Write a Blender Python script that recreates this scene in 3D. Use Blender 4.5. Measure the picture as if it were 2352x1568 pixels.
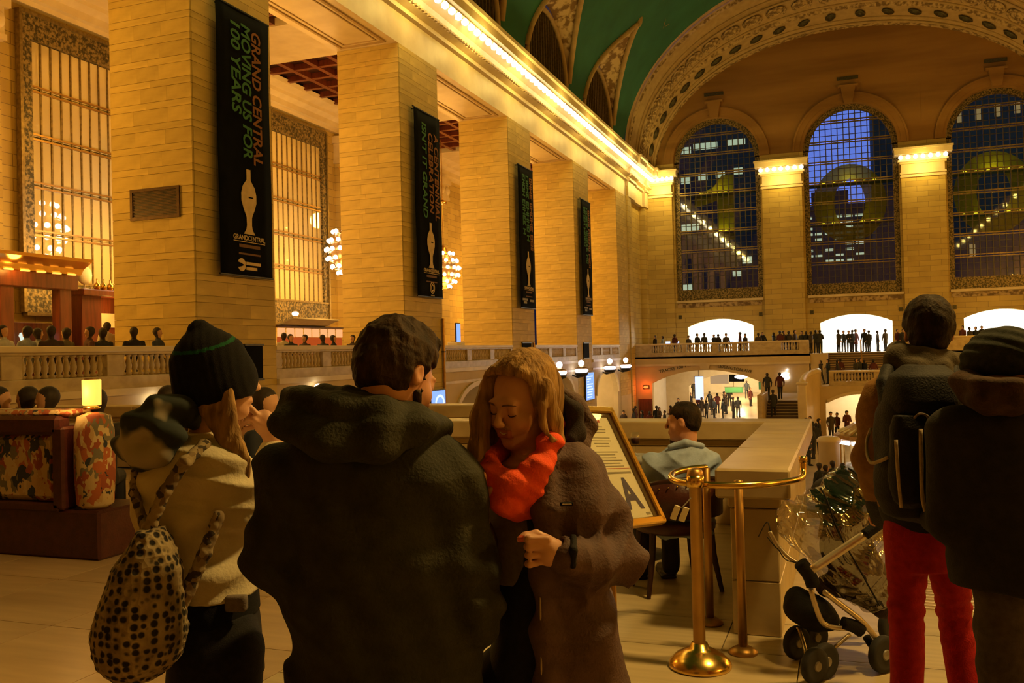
import bpy, bmesh, math, random
import numpy as np
from mathutils import Vector, Matrix, noise as mnoise
random.seed(7)
sc = bpy.context.scene
for o in list(bpy.data.objects):
    bpy.data.objects.remove(o)
C = sc.collection

# ------------------------------------------------------------------ camera
FPX, CX, CY = 2080.0, 1176.0, 784.0
YAW, PITCH, ROLL, CAMZ = math.radians(20.2), math.atan(25/2080.0), math.radians(1.42), 1.6
F_ = Vector((-math.sin(YAW)*math.cos(PITCH), math.cos(YAW)*math.cos(PITCH), math.sin(PITCH)))
R0 = Vector((math.cos(YAW), math.sin(YAW), 0))
U0 = R0.cross(F_)
RC = R0*math.cos(ROLL) - U0*math.sin(ROLL)
UC = R0*math.sin(ROLL) + U0*math.cos(ROLL)
cam_d = bpy.data.cameras.new('camera')
cam_d.sensor_width = 36.0
cam_d.lens = 36.0*FPX/2352.0
cam_d.clip_end = 600
cam = bpy.data.objects.new('camera', cam_d)
C.objects.link(cam)
m = Matrix.Identity(4)
for i in range(3):
    m[i][0], m[i][1], m[i][2] = RC[i], UC[i], -F_[i]
m[0][3], m[1][3], m[2][3] = 0, 0, CAMZ
cam.matrix_world = m
sc.camera = cam

# ------------------------------------------------------------------ colour management, world
sc.view_settings.view_transform = 'Standard'
sc.view_settings.look = 'None'
sc.view_settings.gamma = 1.0
sc.view_settings.exposure = 0.0
sc.view_settings.use_curve_mapping = False
sc.cycles.max_bounces = 5
sc.cycles.diffuse_bounces = 3
sc.cycles.glossy_bounces = 2
sc.cycles.transparent_max_bounces = 12
sc.cycles.use_adaptive_sampling = True
sc.cycles.adaptive_threshold = 0.04
sc.cycles.sample_clamp_indirect = 4.0
sc.cycles.caustics_reflective = False
sc.cycles.caustics_refractive = False
W = bpy.data.worlds.new('dusk_sky'); sc.world = W
W.use_nodes = True
nt = W.node_tree; nt.nodes.clear()
wo = nt.nodes.new('ShaderNodeOutputWorld'); wb = nt.nodes.new('ShaderNodeBackground')
tc = nt.nodes.new('ShaderNodeTexCoord'); sp = nt.nodes.new('ShaderNodeSeparateXYZ')
rp = nt.nodes.new('ShaderNodeValToRGB')
rp.color_ramp.elements[0].position = 0.0; rp.color_ramp.elements[0].color = (0.26, 0.40, 1.75, 1)
rp.color_ramp.elements[1].position = 0.7; rp.color_ramp.elements[1].color = (0.20, 0.31, 1.5, 1)
el_g = rp.color_ramp.elements.new(0.001); el_g.color = rp.color_ramp.elements[0].color[:]; rp.color_ramp.elements[0].color = (0.02, 0.02, 0.025, 1)  # dark ground below the horizon
nt.links.new(tc.outputs['Generated'], sp.inputs[0]); nt.links.new(sp.outputs['Z'], rp.inputs[0])
nt.links.new(rp.outputs[0], wb.inputs[0]); wb.inputs[1].default_value = 1.0
nt.links.new(wb.outputs[0], wo.inputs[0])

# ------------------------------------------------------------------ lights of the hall and added fills
WARM = (1.0, 0.50, 0.075)
YELL = (1.0, 0.68, 0.15)
def point(name, loc, power, color, radius=0.25):
    l = bpy.data.lights.new(name, 'POINT'); l.energy = power; l.color = color; l.shadow_soft_size = radius
    o = bpy.data.objects.new(name, l); C.objects.link(o); o.location = loc
    return o
K = 1.0
# cornice lamp rows: one light for each stretch of bulbs, north and south side
for yy in range(8, 78, 6):
    point('cornice_light', (-14.45, yy, 15.5), 190*K, YELL, 0.2)
    point('cornice_light', (16.2, yy, 15.85), 30*K, YELL, 0.2)
for xx in (-14.4, -4.6, 6.0):
    point('capital_light', (xx, 76.3, 15.4), 260*K, YELL, 0.2)
# chandeliers in the bays of the north aisle, under their bulbs
for yy in (15.0, 27.0, 39.0, 51.0, 63.0):
    point('chandelier_light', (-23.0, yy, 5.4), 1000*K, WARM, 0.5)
    point('chandelier_light', (-21.0, yy, 10.5), 560*K, WARM, 0.5)

# added unseen fill lights along the south side of the hall, opposite the colonnade
for yy in (3.0, 15.0, 27.0, 39.0, 51.0, 63.0):
    point('south_fill_light', (14.8, yy, 7.0), (1500 if yy > 45 else 1100)*K, WARM, 0.6)
# added key light for the near floor and people, right of the frame
point('added_key_light', (1.4, 4.6, 5.2), 900*K, (1.0,0.60,0.16), 0.22)

# ------------------------------------------------------------------ picture helpers: pixel + distance -> place
def ray(px, py):
    return F_ + RC*((px-CX)/FPX) + UC*(-(py-CY)/FPX)
CAMP = Vector((0, 0, CAMZ))
def at(px, py, d): return CAMP + ray(px, py)*d
def at_x(px, py, x):
    r = ray(px, py); return CAMP + r*(x/r.x)
def at_y(px, py, y):
    r = ray(px, py); return CAMP + r*(y/r.y)
def at_z(px, py, z):
    r = ray(px, py); return CAMP + r*((z-CAMZ)/r.z)

# ------------------------------------------------------------------ materials
MATS = {}
def nn(nt, t, **kw):
    n = nt.nodes.new(t)
    for k, v in kw.items():
        if k in n.inputs: n.inputs[k].default_value = v
        else: setattr(n, k, v)
    return n
def base(name, col=(0.5,0.5,0.5), rough=0.7, metal=0.0, spec=None, emit=None, es=0.0):
    m = bpy.data.materials.new(name); m.use_nodes = True
    b = m.node_tree.nodes['Principled BSDF']
    b.inputs['Base Color'].default_value = (*col, 1); b.inputs['Roughness'].default_value = rough
    b.inputs['Metallic'].default_value = metal
    if spec is not None: b.inputs['Specular IOR Level'].default_value = spec
    if emit: b.inputs['Emission Color'].default_value = (*emit, 1); b.inputs['Emission Strength'].default_value = es
    MATS[name] = m
    return m, m.node_tree, b
def vary(nt, b, c1, c2, scale=3.0, detail=6.0, coord='Object', stretch=(1,1,1), lo=0.3, hi=0.7, rnd=0.0, bump=0.0, bscale=None):
    """noise between two colours, plus an optional tone step for each piece"""
    tc = nn(nt, 'ShaderNodeTexCoord'); mp = nn(nt, 'ShaderNodeMapping'); mp.inputs['Scale'].default_value = stretch
    nt.links.new(tc.outputs[coord], mp.inputs[0])
    no = nn(nt, 'ShaderNodeTexNoise'); no.inputs['Scale'].default_value = scale; no.inputs['Detail'].default_value = detail
    nt.links.new(mp.outputs[0], no.inputs['Vector'])
    rp = nn(nt, 'ShaderNodeValToRGB'); e = rp.color_ramp.elements
    e[0].position = lo; e[0].color = (*c1, 1); e[1].position = hi; e[1].color = (*c2, 1)
    nt.links.new(no.outputs[0], rp.inputs[0])
    out = rp.outputs[0]
    if rnd:
        oi = nn(nt, 'ShaderNodeObjectInfo'); mr = nn(nt, 'ShaderNodeMapRange')
        mr.inputs['To Min'].default_value = 1-rnd; mr.inputs['To Max'].default_value = 1+rnd*0.6
        nt.links.new(oi.outputs['Random'], mr.inputs['Value'])
        hs = nn(nt, 'ShaderNodeHueSaturation'); nt.links.new(mr.outputs[0], hs.inputs['Value']); nt.links.new(out, hs.inputs['Color'])
        out = hs.outputs[0]
    nt.links.new(out, b.inputs['Base Color'])
    if bump:
        n2 = nn(nt, 'ShaderNodeTexNoise'); n2.inputs['Scale'].default_value = bscale or scale*4; n2.inputs['Detail'].default_value = 4
        nt.links.new(mp.outputs[0], n2.inputs['Vector'])
        bp = nn(nt, 'ShaderNodeBump'); bp.inputs['Strength'].default_value = bump; bp.inputs['Distance'].default_value = 0.02
        nt.links.new(n2.outputs[0], bp.inputs['Height']); nt.links.new(bp.outputs[0], b.inputs['Normal'])
    return out
def noisy(name, c1, c2, rough=0.7, metal=0.0, **kw):
    m, nt, b = base(name, c1, rough, metal); vary(nt, b, c1, c2, **kw); return m
def bricky(name, c1, c2, cm, axes, w, h, mortar=0.012, rough=0.7):
    """distant coursed stone: joints too fine to pick apart"""
    m, nt, b = base(name, c1, rough)
    tc = nn(nt, 'ShaderNodeTexCoord'); s = nn(nt, 'ShaderNodeSeparateXYZ'); c = nn(nt, 'ShaderNodeCombineXYZ')
    nt.links.new(tc.outputs['Object'], s.inputs[0])
    nt.links.new(s.outputs[axes[0]], c.inputs[0]); nt.links.new(s.outputs[axes[1]], c.inputs[1])
    br = nn(nt, 'ShaderNodeTexBrick'); br.inputs['Scale'].default_value = 1.0
    br.inputs['Brick Width'].default_value = w; br.inputs['Row Height'].default_value = h; br.inputs['Mortar Size'].default_value = mortar
    br.inputs['Mortar Smooth'].default_value = 0.3; br.inputs['Bias'].default_value = 0.0
    br.inputs['Color1'].default_value = (*c1,1); br.inputs['Color2'].default_value = (*c2,1); br.inputs['Mortar'].default_value = (*cm,1)
    nt.links.new(c.outputs[0], br.inputs['Vector'])
    no = nn(nt, 'ShaderNodeTexNoise'); no.inputs['Scale'].default_value = 0.6; no.inputs['Detail'].default_value = 5
    nt.links.new(tc.outputs['Object'], no.inputs['Vector'])
    mx = nn(nt, 'ShaderNodeMix', data_type='RGBA', blend_type='MULTIPLY'); mx.inputs[0].default_value = 0.5
    rp = nn(nt, 'ShaderNodeValToRGB'); rp.color_ramp.elements[0].position=.3; rp.color_ramp.elements[0].color=(.62,.58,.5,1); rp.color_ramp.elements[1].position=.65
    nt.links.new(no.outputs[0], rp.inputs[0]); nt.links.new(br.outputs['Color'], mx.inputs[6]); nt.links.new(rp.outputs[0], mx.inputs[7])
    nt.links.new(mx.outputs[2], b.inputs['Base Color'])
    return m
def emis(name, col, s):
    m = bpy.data.materials.new(name); m.use_nodes = True; nt = m.node_tree; nt.nodes.clear()
    o = nn(nt, 'ShaderNodeOutputMaterial'); e = nn(nt, 'ShaderNodeEmission'); e.inputs[0].default_value = (*col,1); e.inputs[1].default_value = s
    nt.links.new(e.outputs[0], o.inputs[0]); MATS[name] = m; return m
def glassy(name, tint=(0.8,0.85,0.8), refl=0.15, rough=0.02, body=None, body_f=0.0):
    """thin pane: clear part + mirror part + optional milky body"""
    m = bpy.data.materials.new(name); m.use_nodes = True; nt = m.node_tree; nt.nodes.clear()
    o = nn(nt, 'ShaderNodeOutputMaterial'); t = nn(nt, 'ShaderNodeBsdfTransparent'); t.inputs[0].default_value = (*tint,1)
    g = nn(nt, 'ShaderNodeBsdfGlossy'); g.inputs['Roughness'].default_value = rough
    x = nn(nt, 'ShaderNodeMixShader'); x.inputs[0].default_value = refl
    src = t
    if body:
        d = nn(nt, 'ShaderNodeBsdfDiffuse'); d.inputs[0].default_value = (*body,1)
        y = nn(nt, 'ShaderNodeMixShader'); y.inputs[0].default_value = body_f
        nt.links.new(t.outputs[0], y.inputs[1]); nt.links.new(d.outputs[0], y.inputs[2]); src = y
    nt.links.new(src.outputs[0], x.inputs[1]); nt.links.new(g.outputs[0], x.inputs[2])
    nt.links.new(x.outputs[0], o.inputs[0]); MATS[name] = m; return m
def cloth(name, c1, c2=None, rough=0.85, scale=60, sheen=0.1, bump=0.25):
    m, nt, b = base(name, c1, rough)
    b.inputs['Specular IOR Level'].default_value = 0.25
    vary(nt, b, c1, c2 or tuple(min(1, v*1.35+0.004) for v in c1), scale=scale, detail=3, bump=bump, bscale=scale*5)
    return m
def mottled(name, cols, scale, coord='Object', rough=0.85, rnd=1.0, stretch=(1,1,1), distort=0.0):
    """voronoi patches that each take one of the given colours"""
    m, nt, b = base(name, cols[0], rough)
    tc = nn(nt, 'ShaderNodeTexCoord'); mp = nn(nt, 'ShaderNodeMapping'); mp.inputs['Scale'].default_value = stretch
    nt.links.new(tc.outputs[coord], mp.inputs[0])
    no = nn(nt, 'ShaderNodeTexNoise'); no.inputs['Scale'].default_value = scale*0.8
    nt.links.new(mp.outputs[0], no.inputs['Vector'])
    mx = nn(nt, 'ShaderNodeMix', data_type='RGBA', blend_type='ADD'); mx.inputs[0].default_value = distort
    nt.links.new(mp.outputs[0], mx.inputs[6]); nt.links.new(no.outputs['Color'], mx.inputs[7])
    vo = nn(nt, 'ShaderNodeTexVoronoi'); vo.inputs['Scale'].default_value = scale; vo.inputs['Randomness'].default_value = rnd
    nt.links.new(mx.outputs[2], vo.inputs['Vector'])
    s = nn(nt, 'ShaderNodeSeparateColor'); nt.links.new(vo.outputs['Color'], s.inputs[0])
    rp = nn(nt, 'ShaderNodeValToRGB'); rp.color_ramp.interpolation = 'CONSTANT'
    e = rp.color_ramp.elements
    for i, c in enumerate(cols):
        if i < 2: el = e[i]; el.position = i/len(cols)
        else: el = e.new(i/len(cols))
        el.color = (*c, 1)
    nt.links.new(s.outputs[0], rp.inputs[0]); nt.links.new(rp.outputs[0], b.inputs['Base Color'])
    return m

STONE1, STONE2 = (0.50,0.355,0.095), (0.64,0.475,0.14)
noisy('stone_block', STONE1, STONE2, 0.75, scale=1.6, rnd=0.12, bump=0.05, coord='Generated')
noisy('joint', (0.2,0.135,0.05), (0.27,0.18,0.07), 0.9)
noisy('stone_plain', (0.50,0.38,0.19), (0.62,0.48,0.26), 0.7, scale=0.8, bump=0.04)
noisy('stone_pale', (0.60,0.48,0.28), (0.72,0.60,0.38), 0.5, scale=1.2)
bricky('stone_wall_x', STONE1, STONE2, (0.24,0.17,0.07), (1,2), 1.6, 0.42)
bricky('stone_wall_y', STONE1, STONE2, (0.24,0.17,0.07), (0,2), 1.6, 0.42)
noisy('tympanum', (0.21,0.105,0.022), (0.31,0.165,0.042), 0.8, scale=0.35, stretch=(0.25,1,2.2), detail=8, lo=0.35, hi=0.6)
noisy('plaster_brown', (0.36,0.25,0.11), (0.46,0.33,0.16), 0.8, scale=2.0)
noisy('plaster_ornament', (0.20,0.12,0.05), (0.58,0.44,0.25), 0.8, scale=2.2, detail=10, lo=0.44, hi=0.54)
noisy('frieze_ornament', (0.16,0.10,0.04), (0.48,0.35,0.17), 0.8, scale=3.5, detail=8, lo=0.42, hi=0.58)
noisy('bronze', (0.16,0.11,0.04), (0.30,0.22,0.08), 0.45, 0.6, scale=8)
noisy('bronze_relief', (0.05,0.04,0.015), (0.30,0.22,0.09), 0.5, 0.4, scale=9, detail=10, lo=0.42, hi=0.60, bump=0.6, bscale=14)
noisy('bronze_dark', (0.05,0.045,0.02), (0.10,0.085,0.04), 0.5, 0.5, scale=8)
noisy('brass', (0.75,0.48,0.12), (0.85,0.56,0.16), 0.22, 1.0, scale=5)
noisy('brass_dull', (0.35,0.20,0.06), (0.5,0.30,0.09), 0.4, 0.9, scale=6)
noisy('wood_red', (0.10,0.02,0.008), (0.20,0.045,0.015), 0.35, stretch=(1,1,0.12), scale=9)
noisy('wood_dark', (0.020,0.007,0.004), (0.05,0.016,0.010), 0.35, stretch=(1,1,0.15), scale=9)
noisy('leather_maroon', (0.045,0.010,0.008), (0.075,0.018,0.013), 0.4, scale=14, bump=0.15)
noisy('vault_green', (0.014,0.11,0.07), (0.022,0.15,0.10), 0.8, scale=0.5, detail=4)
noisy('gold_star', (0.25,0.14,0.03), (0.35,0.2,0.05), 0.6, scale=3)
noisy('floor_tile', (0.42,0.29,0.16), (0.55,0.40,0.23), 0.32, scale=2.2, rnd=0.12, stretch=(0.6,4,1), detail=8)
noisy('floor_tile_pale', (0.46,0.37,0.21), (0.62,0.51,0.31), 0.30, scale=2.2, rnd=0.10, stretch=(0.5,5,1), detail=8)
noisy('concourse_marble', (0.50,0.40,0.27), (0.62,0.51,0.36), 0.22, scale=0.7)
noisy('parapet_stone', (0.40,0.30,0.15), (0.52,0.41,0.22), 0.45, scale=3.0, stretch=(1,1,1.5), detail=8, lo=0.35, hi=0.65)
noisy('black_metal', (0.012,0.012,0.012), (0.03,0.03,0.03), 0.4, 0.3, scale=8)
noisy('vent_metal', (0.05,0.025,0.01), (0.09,0.045,0.018), 0.45, 0.5, scale=8)
noisy('banner_black', (0.003,0.0035,0.0035), (0.006,0.0065,0.006), 0.95, scale=2); MATS['banner_black'].node_tree.nodes['Principled BSDF'].inputs['Specular IOR Level'].default_value = 0.08
noisy('print_orange', (0.22,0.085,0.016), (0.27,0.105,0.02), 0.8)
noisy('print_green', (0.035,0.15,0.05), (0.045,0.19,0.065), 0.8)
noisy('print_cream', (0.55,0.42,0.23), (0.68,0.52,0.3), 0.8, scale=5)
noisy('print_brown', (0.14,0.07,0.03), (0.18,0.09,0.035), 0.8)
noisy('print_blue', (0.03,0.035,0.14), (0.04,0.045,0.17), 0.7)
noisy('print_grey', (0.25,0.23,0.2), (0.3,0.28,0.24), 0.8)
noisy('print_red', (0.5,0.05,0.03), (0.6,0.06,0.04), 0.8)
noisy('paper', (0.82,0.77,0.62), (0.88,0.83,0.70), 0.55, scale=3)
noisy('plaster_white', (0.8,0.74,0.6), (0.86,0.8,0.68), 0.8, scale=2)
noisy('rooms_white', (0.86,0.84,0.78), (0.92,0.9,0.86), 0.8, scale=2)
noisy('stair_dark', (0.10,0.06,0.03), (0.15,0.09,0.045), 0.6, scale=3)
noisy('building_dark', (0.006,0.007,0.006), (0.012,0.013,0.010), 0.8, scale=0.2)
noisy('building_blue', (0.05,0.055,0.07), (0.07,0.075,0.09), 0.7, scale=0.2)
emis('bulb', (1.0,0.82,0.50), 7.0)
emis('bulb_chandelier', (1.0,0.80,0.58), 10.0)
emis('bulb_white', (1.0,0.86,0.62), 7.0)
emis('bulb_cool', (0.95,0.88,1.0), 6.0)
emis('bulb_yellow', (1.0,0.85,0.03), 1.2)
emis('exit_red', (1.0,0.12,0.02), 3.5)
emis('sign_white', (0.96,0.90,1.0), 5.0)
emis('screen_blue', (0.22,0.36,1.0), 1.5)
emis('screen_pale', (0.6,0.7,1.0), 1.5)
emis('lit_window', (0.85,0.95,0.80), 0.9)
emis('lit_window_warm', (1.0,0.62,0.30), 0.45)
emis('kiosk_light', (0.92,0.88,1.0), 4.0)
emis('bar_backlight', (1.0,0.42,0.16), 1.1)
emis('back_bar_red', (0.9,0.14,0.02), 0.5)
glassy('pane_east', (0.74,0.78,0.70), 0.10, 0.03)
glassy('pane_annex', (0.7,0.7,0.5), 0.28, 0.02, (0.92,0.76,0.38), 0.85)
glassy('clear_plastic', (0.82,0.80,0.76), 0.26, 0.10)
glassy('display_glass', (0.96,0.97,0.96), 0.10, 0.02)
m, nt_, b_ = base('amber_shade', (0.9,0.5,0.1), 0.6, emit=(1.0,0.46,0.07), es=1.7)
m, nt_, b_ = base('yellow_gauze', (0.62,0.52,0.03), 0.9)
b_.inputs['Alpha'].default_value = 0.82
def objcol(name, k=1.0, rough=0.85):
    m, nt, b = base(name, (0.1,0.1,0.1), rough)
    oi = nn(nt, 'ShaderNodeObjectInfo'); hs = nn(nt, 'ShaderNodeHueSaturation'); hs.inputs['Value'].default_value = k
    no = nn(nt, 'ShaderNodeTexNoise'); no.inputs['Scale'].default_value = 9
    mr = nn(nt, 'ShaderNodeMapRange'); mr.inputs['To Min'].default_value = 0.75*k; mr.inputs['To Max'].default_value = 1.25*k
    nt.links.new(no.outputs[0], mr.inputs['Value']); nt.links.new(mr.outputs[0], hs.inputs['Value'])
    nt.links.new(oi.outputs['Color'], hs.inputs['Color']); nt.links.new(hs.outputs[0], b.inputs['Base Color'])
objcol('coat_any')
noisy('trousers_any', (0.012,0.012,0.016), (0.03,0.028,0.03), 0.85, scale=10)
noisy('hair_any', (0.016,0.010,0.006), (0.035,0.022,0.012), 0.7, scale=30)
noisy('skin_any', (0.52,0.28,0.16), (0.60,0.34,0.20), 0.6, scale=10)
MATS['skin_any'].node_tree.nodes['Principled BSDF'].inputs['Subsurface Weight'].default_value = 0.0

# ------------------------------------------------------------------ mesh helpers
class MB:
    def __init__(s): s.v = []; s.f = []
    def add(s, vs, fs):
        n = len(s.v); s.v += [tuple(v) for v in vs]; s.f += [tuple(i+n for i in f) for f in fs]; return s
    def box(s, x0, x1, y0, y1, z0, z1):
        return s.add([(x0,y0,z0),(x1,y0,z0),(x1,y1,z0),(x0,y1,z0),(x0,y0,z1),(x1,y0,z1),(x1,y1,z1),(x0,y1,z1)],
                     [(0,3,2,1),(4,5,6,7),(0,1,5,4),(1,2,6,5),(2,3,7,6),(3,0,4,7)])
    def cbox(s, c, sz, ch=0.01):
        """box with chamfered edges"""
        x, y, z = c; a, b, d = sz[0]/2, sz[1]/2, sz[2]/2
        ch = min(ch, a*0.9, b*0.9, d*0.9)
        bm = bmesh.new(); bmesh.ops.create_cube(bm, size=1)
        for v in bm.verts: v.co = Vector((v.co.x*2*a, v.co.y*2*b, v.co.z*2*d))
        bmesh.ops.bevel(bm, geom=list(bm.edges), offset=ch, segments=1, affect='EDGES', profile=0.5)
        bm.verts.index_update()
        vs = [(v.co.x+x, v.co.y+y, v.co.z+z) for v in bm.verts]; fs = [[v.index for v in f.verts] for f in bm.faces]
        bm.free(); return s.add(vs, fs)
    def lathe(s, prof, c=(0,0,0), n=16, ax='z', sq=(1,1)):
        vs = []; fs = []
        for r, h in prof:
            for i in range(n):
                a = 2*math.pi*i/n; p, q = r*math.cos(a)*sq[0], r*math.sin(a)*sq[1]
                v = {'z':(p,q,h), 'y':(p,h,q), 'x':(h,p,q)}[ax]
                vs.append((v[0]+c[0], v[1]+c[1], v[2]+c[2]))
        for k in range(len(prof)-1):
            for i in range(n):
                j = (i+1)%n; fs.append((k*n+i, k*n+j, (k+1)*n+j, (k+1)*n+i))
        fs.append(tuple(range(n-1,-1,-1))); fs.append(tuple((len(prof)-1)*n+i for i in range(n)))
        return s.add(vs, fs)
    def tube(s, pts, r, n=8, closed=False):
        pts = [Vector(p) for p in pts]; N = len(pts); rs = r if isinstance(r, (list,tuple)) else [r]*N
        vs = []; fs = []; up = None
        for i, p in enumerate(pts):
            a = pts[(i-1)%N] if (i > 0 or closed) else p; b = pts[(i+1)%N] if (i < N-1 or closed) else p
            t = (b-a).normalized()
            if up is None:
                up = Vector((0,0,1)) if abs(t.z) < 0.9 else Vector((1,0,0))
            u = (up - t*up.dot(t)); u = u.normalized() if u.length > 1e-6 else t.orthogonal().normalized(); w = t.cross(u); up = u
            for k in range(n):
                an = 2*math.pi*k/n; q = p + (u*math.cos(an) + w*math.sin(an))*rs[i]; vs.append(tuple(q))
        for i in range(N if closed else N-1):
            i2 = (i+1)%N
            for k in range(n):
                k2 = (k+1)%n; fs.append((i*n+k, i*n+k2, i2*n+k2, i2*n+k))
        if not closed:
            fs.append(tuple(range(n-1,-1,-1))); fs.append(tuple((N-1)*n+k for k in range(n)))
        return s.add(vs, fs)
    def ball(s, c, r, seg=10, rings=6, sq=(1,1,1)):
        prof = []
        vs = [(c[0], c[1], c[2]-r*sq[2])]; fs = []
        for i in range(1, rings):
            t = -math.pi/2 + math.pi*i/rings
            for k in range(seg):
                a = 2*math.pi*k/seg; vs.append((c[0]+r*sq[0]*math.cos(t)*math.cos(a), c[1]+r*sq[1]*math.cos(t)*math.sin(a), c[2]+r*sq[2]*math.sin(t)))
        vs.append((c[0], c[1], c[2]+r*sq[2])); L = len(vs)-1
        for k in range(seg): fs.append((0, 1+(k+1)%seg, 1+k)); fs.append((L, L-seg+k, L-seg+(k+1)%seg))
        for i in range(rings-2):
            for k in range(seg):
                a = 1+i*seg+k; b = 1+i*seg+(k+1)%seg; fs.append((a, b, b+seg, a+seg))
        return s.add(vs, fs)
    def prism(s, poly, h0, h1, ax='y'):
        """polygon (2D) extruded along an axis"""
        n = len(poly)
        def mk(p, h): return {'y':(p[0],h,p[1]), 'x':(h,p[0],p[1]), 'z':(p[0],p[1],h)}[ax]
        vs = [mk(p,h0) for p in poly] + [mk(p,h1) for p in poly]
        fs = [tuple(range(n)), tuple(range(2*n-1, n-1, -1))] + [(i, i+n, (i+1)%n+n, (i+1)%n) for i in range(n)]
        return s.add(vs, fs)
    def sweep(s, prof, path, closed_prof=True):
        """profile points per station: path = list of functions mapping profile (a,b) to 3D"""
        n = len(prof); vs = []; fs = []
        for fn in path: vs += [fn(p) for p in prof]
        for i in range(len(path)-1):
            for k in range(n if closed_prof else n-1):
                k2 = (k+1)%n; fs.append((i*n+k, i*n+k2, (i+1)*n+k2, (i+1)*n+k))
        return s.add(vs, fs)
    def mesh(s, name, mat, smooth=False):
        me = bpy.data.meshes.new(name); me.from_pydata(s.v, [], s.f)
        bm = bmesh.new(); bm.from_mesh(me); bmesh.ops.recalc_face_normals(bm, faces=bm.faces); bm.to_mesh(me); bm.free()
        if mat: me.materials.append(MATS[mat])
        if smooth:
            me.polygons.foreach_set('use_smooth', [True]*len(me.polygons))
        me.update(); return me
    def obj(s, name, mat, parent=None, smooth=False, loc=None, rot=None):
        o = bpy.data.objects.new(name, s.mesh(name, mat, smooth)); C.objects.link(o)
        if parent is not None: o.parent = parent
        if loc is not None: o.location = loc
        if rot is not None: o.rotation_euler = rot
        return o
def place(me, name, parent=None, loc=(0,0,0), rot=None, scale=None):
    o = bpy.data.objects.new(name, me); C.objects.link(o)
    if parent is not None: o.parent = parent
    o.location = loc
    if rot is not None: o.rotation_euler = rot
    if scale is not None: o.scale = scale
    return o
def thing(name, label, cat, loc=(0,0,0), rotz=0.0, group=None):
    o = bpy.data.objects.new(name, None); C.objects.link(o); o.empty_display_size = 0.2
    o.location = loc; o.rotation_euler = (0,0,rotz); o['label'] = label; o['category'] = cat
    if group: o['group'] = group
    return o
def tag(o, label, cat, group=None):
    o['label'] = label; o['category'] = cat
    if group: o['group'] = group
    return o
def struct(o, label=None):
    o['kind'] = 'structure'
    if label: o['label'] = label
    return o
def sempty(name, label=None, loc=(0,0,0)):
    o = bpy.data.objects.new(name, None); C.objects.link(o); o.location = loc
    return struct(o, label)
def dup(root, loc=None, rotz=None, label=None):
    r = root.copy(); C.objects.link(r)
    if loc is not None: r.location = loc
    if rotz is not None: r.rotation_euler = (0,0,rotz)
    if label: r['label'] = label
    for ch in list(root.children):
        c = ch.copy(); C.objects.link(c); c.parent = r
        for g in list(ch.children):
            d = g.copy(); C.objects.link(d); d.parent = c
    return r
def text_mesh(body, mat, length=None, height=None, depth=0.01, bold=0.0, shear=0.0):
    cu = bpy.data.curves.new('lettering', 'FONT'); cu.body = body; cu.extrude = depth/2; cu.offset = bold; cu.shear = shear
    cu.align_x = 'LEFT'; cu.resolution_u = 3
    o = bpy.data.objects.new('lettering', cu); C.objects.link(o)
    dg = bpy.context.evaluated_depsgraph_get()
    me = bpy.data.meshes.new_from_object(o.evaluated_get(dg)); bpy.data.objects.remove(o); bpy.data.curves.remove(cu)
    n = len(me.vertices); co = np.zeros(n*3); me.vertices.foreach_get('co', co); co = co.reshape(-1,3)
    lo, hi = co.min(0), co.max(0)
    co[:,0] -= lo[0]; co[:,1] -= lo[1]
    if length: co[:,0] *= length/(hi[0]-lo[0])
    if height: co[:,1] *= height/(hi[1]-lo[1])
    me.vertices.foreach_set('co', co.ravel()); me.materials.clear(); me.materials.append(MATS[mat]); me.update()
    return me

# ================================================================== THE SETTING
XN, XS, YE = -16.0, 17.3, 78.0          # north pier face, south wall, east wall
ZC, ZB = -4.6, 0.95                      # concourse floor, north/east balcony floor
PIERS = [19.5, 31.5, 43.6, 55.5, 67.0]; PW, PD, PT = 3.5, 2.7, 13.75
BAYS = [(11.0,19.5),(23.0,31.5),(35.0,43.6),(47.1,55.5),(59.0,67.0)]

def arch_poly(c, hw, top, spring, x0, x1, z0, z1, n=14, p=2.0):
    """outline of a wall piece x0..x1 by z0..z1 with an arched opening cut from its foot"""
    pts = [(x0,z0),(x0,z1),(x1,z1),(x1,z0),(c+hw,z0),(c+hw,spring)]
    for i in range(1, n):
        t = math.pi*i/n; ct, st = math.cos(t), math.sin(t)
        pts.append((c+hw*math.copysign(abs(ct)**(2/p), ct), spring+(top-spring)*abs(st)**(2/p)))
    pts += [(c-hw,spring),(c-hw,z0)]
    return pts
def segment_arch(c, hw, top, spring, x0, x1, z0, z1, n=14):
    """the same with a flat segmental arch"""
    h = top-spring; R = (hw*hw+h*h)/(2*h); zc = top-R; a = math.asin(hw/R)
    pts = [(x0,z0),(x0,z1),(x1,z1),(x1,z0),(c+hw,z0)]
    for i in range(n+1):
        t = a-2*a*i/n; pts.append((c+R*math.sin(t), zc+R*math.cos(t)))
    pts.append((c-hw,z0)); return pts

# ---- floors
conc = struct(MB().box(-30, 40, 8.2, 100, ZC-0.3, ZC).obj('floor_concourse', 'concourse_marble'), 'pale polished marble floor of the concourse far below')
fb = struct(MB().box(-27.0, 17.3, -14, 9.4, -0.4, -0.02).obj('floor_balcony', 'joint'), 'tan marble slab floor of the balcony in front')
MB().box(-13.0, -3.2, 9.4, 11.4, -0.4, -0.02).obj('floor_slab', 'joint', fb)
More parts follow.
